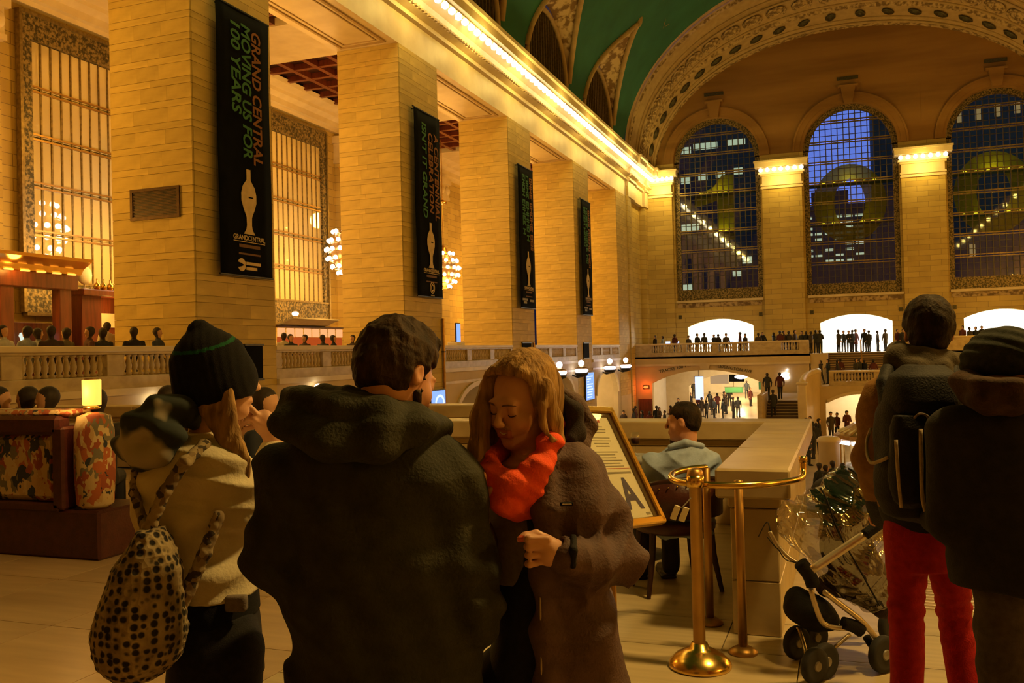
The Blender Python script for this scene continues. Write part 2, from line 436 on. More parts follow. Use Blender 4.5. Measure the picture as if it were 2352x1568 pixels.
# paving slabs, laid one by one where the photograph shows them
def slab_mesh(name, mat):
    b = MB().cbox((0,0,0),(1,1,1),0.004); return b.mesh(name, mat)
slab_tan = slab_mesh('floor_tile', 'floor_tile'); slab_pale = slab_mesh('floor_tile', 'floor_tile_pale')
tw = 0.92
def tile(x0, x1, y0, y1, me):
    g = 0.006
    place(me, 'tile', fb, ((x0+x1)/2, (y0+y1)/2, -0.03), None, (x1-x0-g, y1-y0-g, 0.06))
n_ = 0
for i in range(-13, 6):
    for j in range(-3, 12):
        x0, y0 = i*tw, j*tw+0.55
        if y0 > 10.5 or (y0 > 8.2 and x0 > -3.6): continue
        if x0 >= -2.9 and y0 >= 3.0:  # the pale, banded field by the parapet
            continue
        if x0 > 3.0 and y0 < 3.0: continue
        if x0 > 4: continue
        tile(x0, x0+tw, y0, y0+tw, slab_tan)
# pale field: broad slabs with a border course that runs along the parapet
yy = 3.31
for k, h in enumerate((0.62, 0.95, 0.55, 1.25, 1.25, 0.9)):
    xx = -2.76 + (0 if k % 2 else -0.0)
    ws = [1.15, 1.35, 1.1, 1.3, 1.2] if k % 2 else [0.7, 1.4, 1.2, 1.35, 1.4]
    if yy+h > 9.3: break
    for w_ in ws:
        if yy > 5.9 and xx > -0.4: break
        tile(xx, xx+w_, yy, yy+h, slab_pale); xx += w_
    yy += h
# ribbed mat let into the floor at the head of the stairs
mat_ = tag(MB().box(0.3, 4.6, 5.93, 7.3, -0.4, -0.004).obj('entrance_mat', 'stair_dark'), 'brown ribbed mat across the stair head behind the stroller', 'floor mat')
rib = MB().cbox((0,0,0),(4.2,0.035,0.012),0.004).mesh('mat_rib', 'floor_tile')
for k in range(19): place(rib, 'rib', mat_, (2.45, 5.98+k*0.07, 0.002))

# ---- north piers of coursed stone, every block its own piece
blk = MB().cbox((0,0,0),(1,1,1),0.012).mesh('stone_block', 'stone_block')
def blocks_on(parent, ylen, x_side, y_side, z0, z1):
    """side face (towards the camera) and hall face of one pier"""
    z, k, rs = z0, 0, random.Random(int(y_side*10))
    while z < z1-0.05:
        h = 0.185 if k % 2 else 0.395
        h = min(h, z1-z)
        g = 0.007
        n = 2 if k % 2 else 3
        cuts = [0]+[(i+ (rs.random()-0.5)*0.35)/n for i in range(1,n)]+[1]
        for a, b in zip(cuts, cuts[1:]):
            L = (b-a)*PD
            place(blk, 'stone_block', parent, (XN-PD+(a+b)/2*PD, -0.02, z+h/2-0), None, (L-0.003, 0.06+rs.random()*0.006, h-0.009))
        cuts = [0]+[(i+ (rs.random()-0.5)*0.35)/n for i in range(1,n)]+[1]
        for a, b in zip(cuts, cuts[1:]):
            L = (b-a)*(ylen-0.012)
            place(blk, 'stone_block', parent, (XN-0.02, 0.012+(a+b)/2*(ylen-0.012), z+h/2), None, (0.06+rs.random()*0.006, L-0.003, h-0.009))
        z += h; k += 1
PLAB = ['nearest stone pier, hung with the banner reading GRAND CENTRAL MOVING US FOR 100 YEARS',
        'second nearest stone pier, hung with the banner reading A CENTENNIAL CELEBRATION',
        'third stone pier from the left, behind the blonde woman in the orange scarf',
        'fourth stone pier from the left, with the farthest and narrowest banner',
        'farthest stone pier of the colonnade, without a banner, next to the east wall']
for y0, lb in zip(PIERS, PLAB):
    p = thing('stone_pier', lb, 'pier', (0,y0,0), group='piers of the north colonnade')
    MB().box(XN-PD+0.02, XN-0.03, 0.0, PW, ZC, PT).obj('core', 'joint', p)
    blocks_on(p, PW, None, y0, -1.9, PT)
    MB().box(XN-PD-0.02, XN+0.02, -0.04, PW+0.02, ZC, -1.9).obj('foot', 'stone_plain', p)
    MB().box(XN-PD, XN-0.04, PW, PW+0.03, -1.9, PT).obj('far_face', 'stone_plain', p)
# the pier that ends the colonnade west of the frame edge (its edge would show a step to the side)
# ---- entablature with the cornice that carries the lamp row
prof = [(-16.0,13.75),(-16.0,14.95),(-15.84,15.02),(-15.84,15.16),(-15.95,15.2),(-15.95,15.3),(-15.66,15.42),(-15.66,15.55),(-15.84,15.6),
        (-15.74,15.95),(-15.4,16.22),(-14.98,16.34),(-14.98,16.74),(-14.86,16.8),(-14.86,17.0),(-18.7,17.0),(-18.7,13.75)]
def prof_along(prof, y0, y1, name, mat, parent=None):
    return MB().prism(prof, y0, y1, 'y').obj(name, mat, parent)
ent = struct(prof_along(prof, 6.0, 70.6, 'trim_1', 'stone_pale'), 'pale stone entablature above the north piers')
# soffit panels: raised mouldings on the underside of the beam between piers
for k, (a, b) in enumerate(BAYS):
    for o_, w_, d_ in ((0.35,0.10,0.05),(0.62,0.05,0.03)):
        f = MB()
        x0, x1, y0, y1 = XN-PD+o_, XN-o_, a+o_, b-o_
        f.box(x0, x1, y0, y0+w_, PT-d_, PT); f.box(x0, x1, y1-w_, y1, PT-d_, PT); f.box(x0, x0+w_, y0+w_, y1-w_, PT-d_, PT); f.box(x1-w_, x1, y0+w_, y1-w_, PT-d_, PT)
        f.obj('soffit_moulding', 'plaster_brown', ent)
# frieze blocks (dentils) under the corona, too small to pick apart
d_ = MB()
for k in range(int((70.4-20)/0.3)): d_.box(-15.72, -15.55, 20+k*0.3, 20.16+k*0.3, 15.43, 15.53)
o = d_.obj('dentils', 'stone_plain', ent); o['kind'] = 'stuff'
# cornice over the far end bay, broken forward over the pilasters
def shift(prof, dx): return [(x+dx if x > -17 else x, z) for x, z in prof]
e2 = struct(prof_along(shift(prof,0.18), 70.6, 73.2, 'trim_2', 'stone_pale'), 'cornice breaking forward over the last bay beside the east wall')
prof_along(shift(prof,0.05), 73.2, 76.4, 'cornice_run', 'stone_pale', e2)
prof_along(shift(prof,0.3), 76.4, 78.0, 'cornice_corner', 'stone_pale', e2)

# ---- wall below the north balcony with its arched openings, and end bay
wn = sempty('wall_north', 'stone wall under and behind the north balcony')
for k, (a, b) in enumerate(BAYS):
    c = (a+b)/2
    MB().prism(arch_poly(c, 3.1, 0.15, -1.5, a, b, ZC, ZB, p=2.2), XN-0.35, XN, 'x').obj('arched_wall', 'stone_plain', wn)
    MB().sweep([(0,0),(0.22,0),(0.22,0.12),(0,0.12)], [(lambda q, t=t: (XN-0.02+q[1], c+(3.1+q[0])*math.copysign(abs(math.cos(t))**(2/2.2), math.cos(t)), -1.5+(1.65+q[0])*abs(math.sin(t))**(2/2.2))) for t in [math.pi*i/18 for i in range(19)]]).obj('archivolt', 'stone_pale', wn)
    # passage behind the arch
    MB().box(XN-6.0, XN-5.8, a, b, ZC, ZB-0.3).obj('passage_back', 'stone_plain' if k < 4 else 'plaster_white', wn)
    MB().box(XN-6.0, XN-0.35, a-0.1, a+0.35, ZC, ZB-0.3).obj('passage_side', 'stone_plain', wn)
    MB().box(XN-6.0, XN-0.35, b-0.35, b+0.1, ZC, ZB-0.3).obj('passage_side', 'stone_plain', wn)
    # string courses under the balustrade
    MB().box(XN-0.1, XN+0.10, a, b, 0.82, 0.98).obj('string_course', 'stone_pale', wn)
    MB().box(XN-0.1, XN+0.05, a, b, 0.30, 0.42).obj('string_course', 'stone_pale', wn)
point('passage_light', (XN-3.0, 63.0, -1.2), 420, (1.0,0.75,0.38), 0.2)
point('passage_light', (XN-3.0, 51.2, -1.0), 90, (1.0,0.7,0.35), 0.2)
point('passage_light', (XN-3.0, 39.2, -1.0), 60, (1.0,0.7,0.35), 0.2)
bf = struct(MB().box(-26.7, XN-0.02, 6, 78, 0.6, ZB).obj('floor_north_balcony', 'stone_plain'), 'floor of the north balcony')
MB().box(XN-3.0, XN-0.3, 70.5, 78.2, ZC, 17).obj('end_bay_wall', 'stone_wall_x', wn)
MB().box(XN-0.35, XN+0.12, 70.5, 71.7, ZC, 14.6).obj('pilaster', 'stone_wall_x', wn)
MB().box(XN-0.35, XN+0.2, 76.6, 78.1, ZC, 14.6).obj('pilaster', 'stone_wall_x', wn)
MB().box(-27.0, -26.6, 4, 72, 0.6, 17).obj('back_wall', 'stone_wall_x', wn)
for k, yb in enumerate((21.25, 33.25, 45.3, 57.3)):
    MB().box(-26.6, -26.1, yb-1.1, yb+1.1, ZB, 12.4).obj('back_pilaster', 'stone_wall_x', wn)
    cp = MB(); cp.box(-26.7, -25.95, yb-1.25, yb+1.25, 12.4, 12.6); cp.box(-26.7, -26.0, yb-1.2, yb+1.2, 12.6, 13.5); cp.box(-26.7, -25.85, yb-1.35, yb+1.35, 13.5, 13.9)
    cp.obj('pilaster_capital', 'stone_pale', wn)
    for dy in (-0.9, 0.0, 0.9): MB().ball((-25.98, yb+dy, 13.05), 0.32, 8, 6, (0.5,1,1)).obj('capital_leaf', 'stone_pale', wn, True)
# aisle ceiling: coffered, with a deep crown moulding
ca = sempty('ceiling_north', 'moulded plaster ceiling of the north aisle')
crown = [(-26.7,14.1),(-26.35,14.1),(-26.3,14.25),(-26.15,14.3),(-26.1,14.55),(-25.8,14.7),(-25.75,14.85),(-25.3,15.0),(-25.2,15.2),(-26.7,15.2)]
MB().prism(crown, 5, 72, 'y').obj('crown_moulding', 'stone_pale', ca)
crown2 = [(-2*18.7+ (-1)*(x+26.7)*-1*0 + (-18.7-(x+26.7)) + 18.7*2 - 0, z) for x, z in crown]
crown2 = [(-18.7-(x+26.7), z) for x, z in crown]
MB().prism(crown2, 5, 72, 'y').obj('crown_moulding', 'stone_pale', ca)
MB().box(-26.7, -18.6, 5, 72, 15.35, 15.6).obj('ceiling_board', 'wood_dark', ca)
for a, b in ((5,10.0),(22.0-3.0,22.6),(31.0,35.0),(43.0,47.5),(55.0,59.5),(67,72)):
    MB().box(-25.3, -20.1, a, b, 15.0, 15.4).obj('ceiling_beam', 'stone_pale', ca)
for k, (a, b) in enumerate(BAYS):
    for i in range(1, 6): MB().box(-25.3, -20.1, a+(b-a)*i/6-0.12, a+(b-a)*i/6+0.12, 15.08, 15.38).obj('coffer_rib', 'wood_red', ca)
    for i in range(1, 4): MB().box(-25.3+5.2*i/4-0.12, -25.3+5.2*i/4+0.12, a, b, 15.06, 15.38).obj('coffer_rib', 'wood_red', ca)

# ---- tall bronze windows of the north aisle
def aisle_window(n, yc, label, detail=True):
    w = sempty('window_%d' % n, label, (-26.55, yc, 0))
    hw, z0, z1 = 3.75, 3.4, 13.8
    for (a, b, c, d) in ((-hw, hw, z1-0.85, z1), (-hw, hw, z0, z0+1.1)):
        MB().box(-0.02, 0.16, a, b, c, d).obj('relief_panel', 'bronze_relief', w)
    for s in (-1, 1):
        MB().box(-0.02, 0.16, s*hw-(0.0 if s < 0 else 0.42), s*hw+(0.42 if s < 0 else 0.0), z0+1.1, z1-0.85).obj('relief_border', 'bronze_relief', w)
    fr = MB(); fr.box(0.0,0.22,-hw-0.12,-hw,z0,z1+0.1); fr.box(0.0,0.22,hw,hw+0.12,z0,z1+0.1); fr.box(0,0.22,-hw,hw,z1,z1+0.12); fr.box(0,0.22,-hw,hw,z0-0.12,z0); fr.box(0.1,0.2,-hw,hw,z0+1.06,z0+1.16)
    fr.obj('window_frame', 'bronze', w)
    nm = 15; ys = [-3.33+6.66*i/nm for i in range(nm+1)]; zs = [4.5+(12.95-4.5)*i/5 for i in range(6)]
    mul = MB().box(0.02, 0.075, -0.032, 0.032, 4.5, 12.95).mesh('mullion', 'bronze')
    for y in ys[1:-1]: place(mul, 'mullion', w, (0,y,0))
    rl = MB(); rl.box(0.0,0.10,-3.33,3.33,-0.12,-0.06); rl.box(0.0,0.10,-3.33,3.33,0.06,0.12); rl = rl.mesh('rail', 'brass_dull')
    for z in zs[1:-1]: place(rl, 'rail', w, (0,0,z))
    pn = MB().box(0.02, 0.035, -0.2, 0.2, 0.0, zs[1]-zs[0]-0.04).mesh('pane', 'pane_annex')
    for i in range(nm):
        for j in range(5): place(pn, 'pane', w, (0,(ys[i]+ys[i+1])/2, zs[j]+0.02))
aisle_window(1, 27.2, 'tall bronze window left of the nearest pier, reflecting a chandelier')
aisle_window(2, 39.2, 'tall bronze window between the two nearest piers')
aisle_window(3, 51.2, 'tall bronze window between the second and third pier')

# ---- north balustrade: rail, pedestals and turned balusters
bal_prof = [(0.055,0.0),(0.075,0.02),(0.075,0.06),(0.045,0.09),(0.075,0.17),(0.085,0.24),(0.06,0.34),(0.04,0.42),(0.05,0.45),(0.07,0.47),(0.07,0.5)]
bal = MB().lathe(bal_prof, n=8).mesh('baluster', 'parapet_stone', True)
BLAB = ['stone balustrade of the north balcony at far left, in front of the diners',
        'stone balustrade between the nearest and the second pier',
        'stone balustrade between the second and third pier, beside the blonde woman',
        'stone balustrade between the third and fourth pier',
        'stone balustrade between the fourth pier and the farthest pier']
for k, ((a, b), lb) in enumerate(zip(BAYS, BLAB)):
    t = thing('balustrade', lb, 'balustrade', (XN-0.14, a, ZB), group='balustrades of the north balcony')
    L = b-a
    MB().cbox((0,L/2,0.96),(0.34,L,0.14),0.02).obj('handrail', 'stone_pale', t)
    MB().cbox((0,L/2,0.86),(0.26,L,0.06),0.01).obj('rail_moulding', 'parapet_stone', t)
    MB().cbox((0,L/2,0.15),(0.30,L,0.36),0.015).obj('plinth', 'parapet_stone', t)
    stuff = MB()
    for (g0, g1) in ((0.3, L*0.305), (L*0.365, L*0.635), (L*0.695, L-0.3)):
        n = 12
        for i in range(n):
            y = g0+(g1-g0)*(i+0.5)/n
            if k < 3: place(bal, 'baluster', t, (0,y,0.33))
            else: stuff.lathe(bal_prof, (0,y,0.33), 6)
        MB().cbox((0,(g0+g1)/2,0.58),(0.10,g1-g0-0.02,0.012),0.003).obj('glint_rod', 'brass_dull', t) if False else None
    if stuff.v:
        o = stuff.obj('balusters', 'parapet_stone', t, True); o['kind'] = 'stuff'
    for (g0, g1) in ((0.0,0.3),(L*0.305,L*0.365),(L*0.635,L*0.695),(L-0.3,L)):
        MB().cbox((0,(g0+g1)/2,0.58),(0.28,g1-g0,0.5),0.012).obj('pedestal', 'parapet_stone', t)

# ================================================================== EAST END
WX = [-9.9, 0.75, 11.4]; WH = 3.6
we = sempty('wall_east', 'stone wall of the east end with three great arched windows')
yf, yb = YE, YE+0.55
Z1, Z2, ZS, ZT = ZB, 5.65, 17.5, 21.1
xs = [-16.0, WX[0]-WH, WX[0]+WH, WX[1]-WH, WX[1]+WH, WX[2]-WH, WX[2]+WH, XS]
# lower storey with the lit openings behind the balcony
lows = [(-16.0, (WX[0]+WX[1])/2, WX[0]), ((WX[0]+WX[1])/2, (WX[1]+WX[2])/2, WX[1]+0.1), ((WX[1]+WX[2])/2, XS, WX[2])]
for (a, b, c) in lows:
    MB().prism(segment_arch(c, 2.72, 4.0, 3.38, a, b, Z1, Z2), yf, yb, 'y').obj('lower_wall', 'stone_wall_y', we)
    MB().box(c-3.5, c+3.5, yf-0.12, yf, 5.05, 5.4).obj('sill_frieze', 'frieze_ornament', we)
    MB().box(c-3.6, c+3.6, yf-0.22, yf, 5.45, 5.65).obj('sill', 'stone_pale', we)
    for s in (-1,1):
        MB().box(c+s*3.35-0.14, c+s*3.35+0.14, yf-0.05, yf, 4.1, 4.42).obj('vent', 'bronze_dark', we)
for a, b in ((xs[0],xs[1]),(xs[2],xs[3]),(xs[4],xs[5]),(xs[6],xs[7])):
    MB().box(a, b, yf, yb, Z2, ZS).obj('window_pier', 'stone_wall_y', we)
    MB().box(a+0.15, b-0.15, yf-0.32, yf, Z1, 14.6).obj('pilaster', 'stone_wall_y', we)
    cp = MB()
    for (z0,z1,o_) in ((14.6,14.75,0.10),(14.75,14.85,0.02),(14.85,15.0,0.12),(15.0,15.65,-0.02),(15.65,15.8,0.14),(15.8,15.95,0.30),(16.32,16.7,0.62),(16.7,16.85,0.72),(15.95,16.32,0.06)):
        cp.box(a+0.15-o_*0.8, b-0.15+o_*0.8, yf-0.32-o_, yf, z0, z1)
    cp.obj('pilaster_entablature', 'stone_pale', we)
for c in WX:
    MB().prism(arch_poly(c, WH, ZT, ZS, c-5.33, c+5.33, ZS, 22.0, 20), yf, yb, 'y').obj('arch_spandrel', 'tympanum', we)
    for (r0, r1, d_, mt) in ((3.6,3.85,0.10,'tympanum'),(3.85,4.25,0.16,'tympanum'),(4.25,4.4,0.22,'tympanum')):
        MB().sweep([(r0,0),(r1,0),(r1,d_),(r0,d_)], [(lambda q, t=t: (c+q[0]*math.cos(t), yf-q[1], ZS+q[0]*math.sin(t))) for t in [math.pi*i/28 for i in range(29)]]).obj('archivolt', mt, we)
    k_ = MB().prism([(c-0.32,21.0),(c+0.32,21.0),(c+0.55,22.3),(c-0.55,22.3)], yf-0.45, yf, 'y'); k_.box(c-0.75, c+0.75, yf-0.5, yf, 22.3, 22.45); k_.obj('keystone', 'tympanum', we)
    MB().box(c-0.8, c+0.8, yf-0.1, yf, 22.95, 23.2).obj('vent', 'bronze_dark', we)
# tympanum above the windows
HX = 0.7
def ell(a, b, z0, t, p=2.1):
    ct, st = math.cos(t), math.sin(t)
    return (HX+a*math.copysign(abs(ct)**(2/p), ct), z0+b*abs(st)**(2/p))
tp = [(-16.0,22.0),(XS,22.0)] + [ell(16.6, 11.4, 16.4, math.pi*i/40) for i in range(41) if ell(16.6,11.4,16.4,math.pi*i/40)[1] > 22.01]
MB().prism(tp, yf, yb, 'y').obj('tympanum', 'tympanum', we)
# great arch in front of the tympanum: stepped rings that flare towards the vault
ga = struct(MB().box(-16.3, -16.2, 71, 71.1, 16.9, 17.0).obj('trim_3', 'plaster_brown'), 'ornamented great arch framing the east windows')
rings = [(78.06,15.75,10.9,16.2,'frieze_ornament'),(77.2,15.8,11.0,16.2,'plaster_brown'),(76.9,15.95,11.25,16.2,'plaster_brown'),(75.6,16.05,11.5,16.3,'frieze_ornament'),
         (75.3,16.2,11.8,16.4,'plaster_brown'),(73.6,16.35,12.2,16.6,'plaster_brown'),(73.3,16.5,12.5,16.7,'plaster_brown'),(71.9,16.6,12.75,16.8,'frieze_ornament'),(71.6,16.75,13.0,16.9,'plaster_brown'),(71.0,16.85,13.1,17.0,None)]
for r1, r2 in zip(rings, rings[1:]):
    N = 48
    MB().sweep([0,1], [(lambda q, t=t: (lambda e: (e[0], r1[0] if q == 0 else r2[0], e[1]))(ell(*( (r1 if q == 0 else r2)[1:4]), t))) for t in [math.pi*i/N for i in range(N+1)]], False).obj('arch_band', r1[4], ga, True)
    if r1[4] == 'plaster_brown':
        y_ = r1[0]; 
        MB().tube([(lambda e: (e[0], y_, e[1]-0.03))(ell(r1[1],r1[2],r1[3],math.pi*i/N)) for i in range(N+1)], 0.11, 6).obj('arch_moulding', 'plaster_brown', ga, True)
# rosettes set in the broad band, motifs in the inner band
ros = MB(); ros.lathe([(0.0,0.10),(0.16,0.12),(0.2,0.05),(0.26,0.02),(0.3,0.10),(0.42,0.12),(0.46,0.04),(0.62,0.03),(0.70,0.12),(0.80,0.10),(0.82,0.0)], n=14)
ros_m = ros.mesh('rosette', 'frieze_ornament', True)
mot = MB(); mot.lathe([(0.0,0.14),(0.18,0.14),(0.22,0.05),(0.4,0.09),(0.5,0.0)], n=8); mot_m = mot.mesh('motif', 'bronze_dark', True)
for i in range(26):
    t = math.pi*(i+0.5)/26
    e = ell(16.27,12.02,16.5,t); e0 = ell(16.27,12.02,16.5,t-0.01); e1 = ell(16.27,12.02,16.5,t+0.01)
    n = Vector((-(e1[1]-e0[1]), 0, (e1[0]-e0[0]))).normalized()
    if n.z > 0: n = -n
    n = (n + Vector((0,-0.15,0))).normalized()
    o = place(ros_m, 'rosette', ga, (e[0]+n.x*0.02, 74.4, e[1]+n.z*0.02)); o.rotation_euler = n.to_track_quat('Z','Y').to_euler()
    f = ell(16.0,11.38,16.25,t); o = place(mot_m, 'motif', ga, (f[0]+n.x*0.05, 76.2, f[1]+n.z*0.05), None, (0.8,1.2,1)); o.rotation_euler = n.to_track_quat('Z','Y').to_euler()

# ---- the vault with its lunettes
def zv(x):
    u = min(1.0, abs(x-HX)/16.9); return 17.0+13.2*math.sqrt(max(0.0, 1-u*u))
LUN = [15.0, 27.2, 39.2, 51.2, 62.9]; LR = 4.1
def zl(x, y):
    best = -1e9
    for c in LUN:
        d = abs(y-c)
        if d < LR:
            u = d/LR; top = 18.2+4.1*math.sqrt(1-u**2)
            best = max(best, top+(x+16.2)*0.75*(1-u*0.8))
    return best
xs_ = [-16.2+0.03*1.0*(1.16**i-1)/0.16 for i in range(0, 40)]
xs_ = [x for x in xs_ if x < HX] + [HX]
xs_ = xs_ + [2*HX-x for x in xs_[:-1]][::-1]
ys_ = [i*0.27 for i in range(-55, 264)]
ys_ = [y for y in ys_ if y < 71.0] + [71.0]
vv, ff, mi = [], [], []
for y in ys_:
    for x in xs_:
        z = zv(x)
        if x < 0: z = max(z, zl(x,y))
        vv.append((x,y,z))
nx = len(xs_)
for j in range(len(ys_)-1):
    for i in range(nx-1):
        ff.append((j*nx+i, j*nx+i+1, (j+1)*nx+i+1, (j+1)*nx+i))
        xm, ym = (xs_[i]+xs_[i+1])/2, (ys_[j]+ys_[j+1])/2
        mi.append(1 if (xm < 0 and zl(xm,ym) > zv(xm)) else 0)
me = bpy.data.meshes.new('ceiling'); me.from_pydata(vv, [], ff); me.materials.append(MATS['vault_green']); me.materials.append(MATS['plaster_ornament'])
me.polygons.foreach_set('material_index', mi); me.polygons.foreach_set('use_smooth', [True]*len(ff)); me.update()
vault = bpy.data.objects.new('ceiling', me); C.objects.link(vault); struct(vault, 'sea-green vaulted ceiling with ornamented lunettes')
for c in LUN[1:]:
    # groin moulding along the meeting line of lunette and vault, window arch in the wall
    pts = []
    for i in range(-24, 25):
        y = c+LR*0.995*i/24; lo, hi = -16.2, -8.0
        for _ in range(30):
            md = (lo+hi)/2
            if zl(md,y) > zv(md): lo = md
            else: hi = md
        pts.append((lo+0.02, y, zv(lo)-0.05))
    MB().tube(pts, 0.20, 6).obj('groin_moulding', 'plaster_brown', vault, True)
    MB().ball((pts[24][0]+0.1, c, pts[24][2]+0.3), 0.3, 8, 6, (0.7,0.8,2.0)).obj('finial', 'plaster_brown', vault, True)
    wpts = [(-16.15, c+3.75*math.cos(math.pi*i/24), 18.2+3.6*math.sin(math.pi*i/24)) for i in range(25)]
    MB().tube([(-16.15,c+3.75,16.9)]+wpts+[(-16.15,c-3.75,16.9)], 0.16, 6).obj('window_arch', 'plaster_brown', vault, True)
    g = MB().prism([(c+3.7,16.9)]+[(p[1],p[2]) for p in wpts]+[(c-3.7,16.9)], -16.4, -16.3, 'x').obj('lunette_window', 'bronze_dark', vault)
    for i in range(-7, 8):
        y = c+i*0.47; h = 18.2+3.6*math.sqrt(max(0,1-(i*0.47/3.7)**2))
        MB().box(-16.3,-16.2,y-0.04,y+0.04,16.9,h).obj('lunette_bar', 'bronze', g)
MB().box(-16.5, -16.1, -10, 71.5, 16.9, 17.55).obj('vault_base', 'plaster_brown', vault)
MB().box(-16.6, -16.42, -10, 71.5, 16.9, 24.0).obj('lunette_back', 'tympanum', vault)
# gilt constellation flecks on the vault
rs = random.Random(4)
for k in range(34):
    y = rs.uniform(44, 70); x = rs.uniform(-12.5, -6.5); z = zv(x)
    L = rs.uniform(0.3, 0.8); n = Vector((-1, 0, -(zv(x+0.1)-zv(x-0.1))/0.2*-1)); dz = (zv(x+0.1)-zv(x-0.1))/0.2
    t = Vector((1,0,dz)).normalized(); s_ = Vector((0,1,0)); a = rs.uniform(0,3.1); u = t*math.cos(a)+s_*math.sin(a); w_ = t*-math.sin(a)+s_*math.cos(a)
    nrm = Vector((dz,0,-1)).normalized(); p = Vector((x,y,z))+nrm*0.06
    MB().add([p-u*L, p+w_*0.05, p+u*L, p-w_*0.05], [(0,1,2,3)]).obj('gilt_star', 'gold_star', vault)

# ---- great windows
def east_window(n, c, label):
    w = sempty('window_%d' % n, label, (c, 78.7, 0))
    zs = [6.6+1.65*i for i in range(10)]; nm = 14; x0 = 3.2; xs = [-x0+2*x0*i/nm for i in range(nm+1)]
    MB().box(-WH-0.1, WH+0.1, -0.2, 0.05, 5.5, 6.6).obj('relief_panel', 'bronze_relief', w)
    for s in (-1,1): MB().box(s*3.42-0.24, s*3.42+0.24, -0.2, 0.05, 6.6, 17.6).obj('relief_border', 'bronze_relief', w)
    MB().sweep([(3.15,0),(3.68,0),(3.68,0.25),(3.15,0.25)], [(lambda q, t=t: (q[0]*math.cos(t), 0.05-q[1], 17.5+q[0]*math.sin(t))) for t in [math.pi*i/24 for i in range(25)]]).obj('relief_border', 'bronze_relief', w)
    mul = MB().box(-0.035,0.035,-0.12,0.06,6.6,21.1).mesh('mullion', 'bronze_dark')
    for x in xs[1:-1]: place(mul, 'mullion', w, (x,0,0))
    rl = MB(); rl.box(-x0,x0,-0.16,0.08,-0.13,-0.05); rl.box(-x0,x0,-0.16,0.08,0.05,0.13); rl = rl.mesh('rail', 'bronze')
    for z in zs[1:]: place(rl, 'rail', w, (0,0,z))
    tb = MB().box(-x0,x0,-0.06,0.04,-0.02,0.02).mesh('glazing_bar', 'bronze_dark')
    for z in zs[:-1]:
        for q in (1,2): place(tb, 'glazing_bar', w, (0,0,z+1.65*q/3))
    pn = MB().box(-0.2,0.2,0,0.012,0.02,1.6).mesh('pane', 'pane_east')
    for i in range(nm):
        for z in zs[:-1]:
            xm = (xs[i]+xs[i+1])/2
            if z > 17 and math.hypot(xm, z-17.5) > 3.5: continue
            place(pn, 'pane', w, (xm, 0, z))
    # glass walkways between the two window skins
    for z in (8.25, 11.55, 14.85):
        MB().box(-3.5, 3.5, 0.5, 1.7, z-0.09, z).obj('walkway', 'bronze_dark', w)
    return w
WL = ['great arched window nearest the colonnade, with a yellow figure one behind it',
      'great arched window in the middle with blue dusk sky and a yellow zero',
      'great arched window at the right edge, above the man in the knitted cap']
for n, (c, lb) in enumerate(zip(WX, WL)): east_window(n+4, c, lb)
# anniversary figures 1 0 0 of yellow gauze hung inside the windows
def zero(c, lb):
    rx, ry, ix, iy = 2.85, 3.25, 1.2, 2.0; N = 40; vs = []; fs = []
    for d in (0, 0.06):
        for i in range(N): a = 2*math.pi*i/N; vs += [(rx*math.cos(a), d, ry*math.sin(a)), (ix*math.cos(a), d, iy*math.sin(a))]
    for i in range(N):
        j = (i+1)%N; a, b, c_, d = 2*i, 2*i+1, 2*j, 2*j+1; M = 2*N
        fs += [(a,b,d,c_), (a+M,c_+M,d+M,b+M), (a,c_,c_+M,a+M), (b,b+M,d+M,d)]
    t = thing('number_banner', lb, 'number sign', (c, 80.2, 13.3), group='yellow anniversary figures')
    MB().add(vs, fs).obj('figure', 'yellow_gauze', t)
    for (z, xs) in ((1.75,(-2.0,-1.2,-0.35,0.5,1.15,1.95)), (-1.6,(-2.1,-1.3,1.0,1.75,2.2))):
        for x in xs: MB().ball((x,-0.14,z), 0.11, 8, 5, (1.2,0.6,0.8)).obj('lamp', 'bulb_yellow', t, True)
    for dz in (1.75,-1.6): point('figure_lamp', (c, 79.6, 13.3+dz), 30, (1.0,0.85,0.05), 0.1)
    return t
zero(0.65, 'yellow gauze zero hanging in the middle great window')
zero(11.3, 'yellow gauze zero hanging in the right great window')
t = thing('number_banner', 'yellow gauze figure one hanging in the left great window', 'number sign', (-9.5, 80.2, 13.3), group='yellow anniversary figures')
MB().prism([(-0.65,-2.4),(0.75,-2.4),(0.75,3.25),(-0.2,3.25),(-0.9,2.3),(-2.6,1.5),(-2.6,0.6),(-1.2,0.9),(-0.65,1.1)], 0, 0.06, 'y').obj('figure', 'yellow_gauze', t)
point('figure_lamp', (-9.9, 79.6, 15.0), 30, (1.0,0.85,0.05), 0.1); point('figure_lamp', (-9.6, 79.6, 11.7), 20, (1.0,0.85,0.05), 0.1)
for (x,z) in ((-2.0,1.75),(-1.5,1.75),(-0.4,1.75),(0.1,1.75),(-0.4,-1.6),(0.05,-1.6)): MB().ball((x,-0.14,z), 0.11, 8, 5, (1.2,0.6,0.8)).obj('lamp', 'bulb_yellow', t, True)
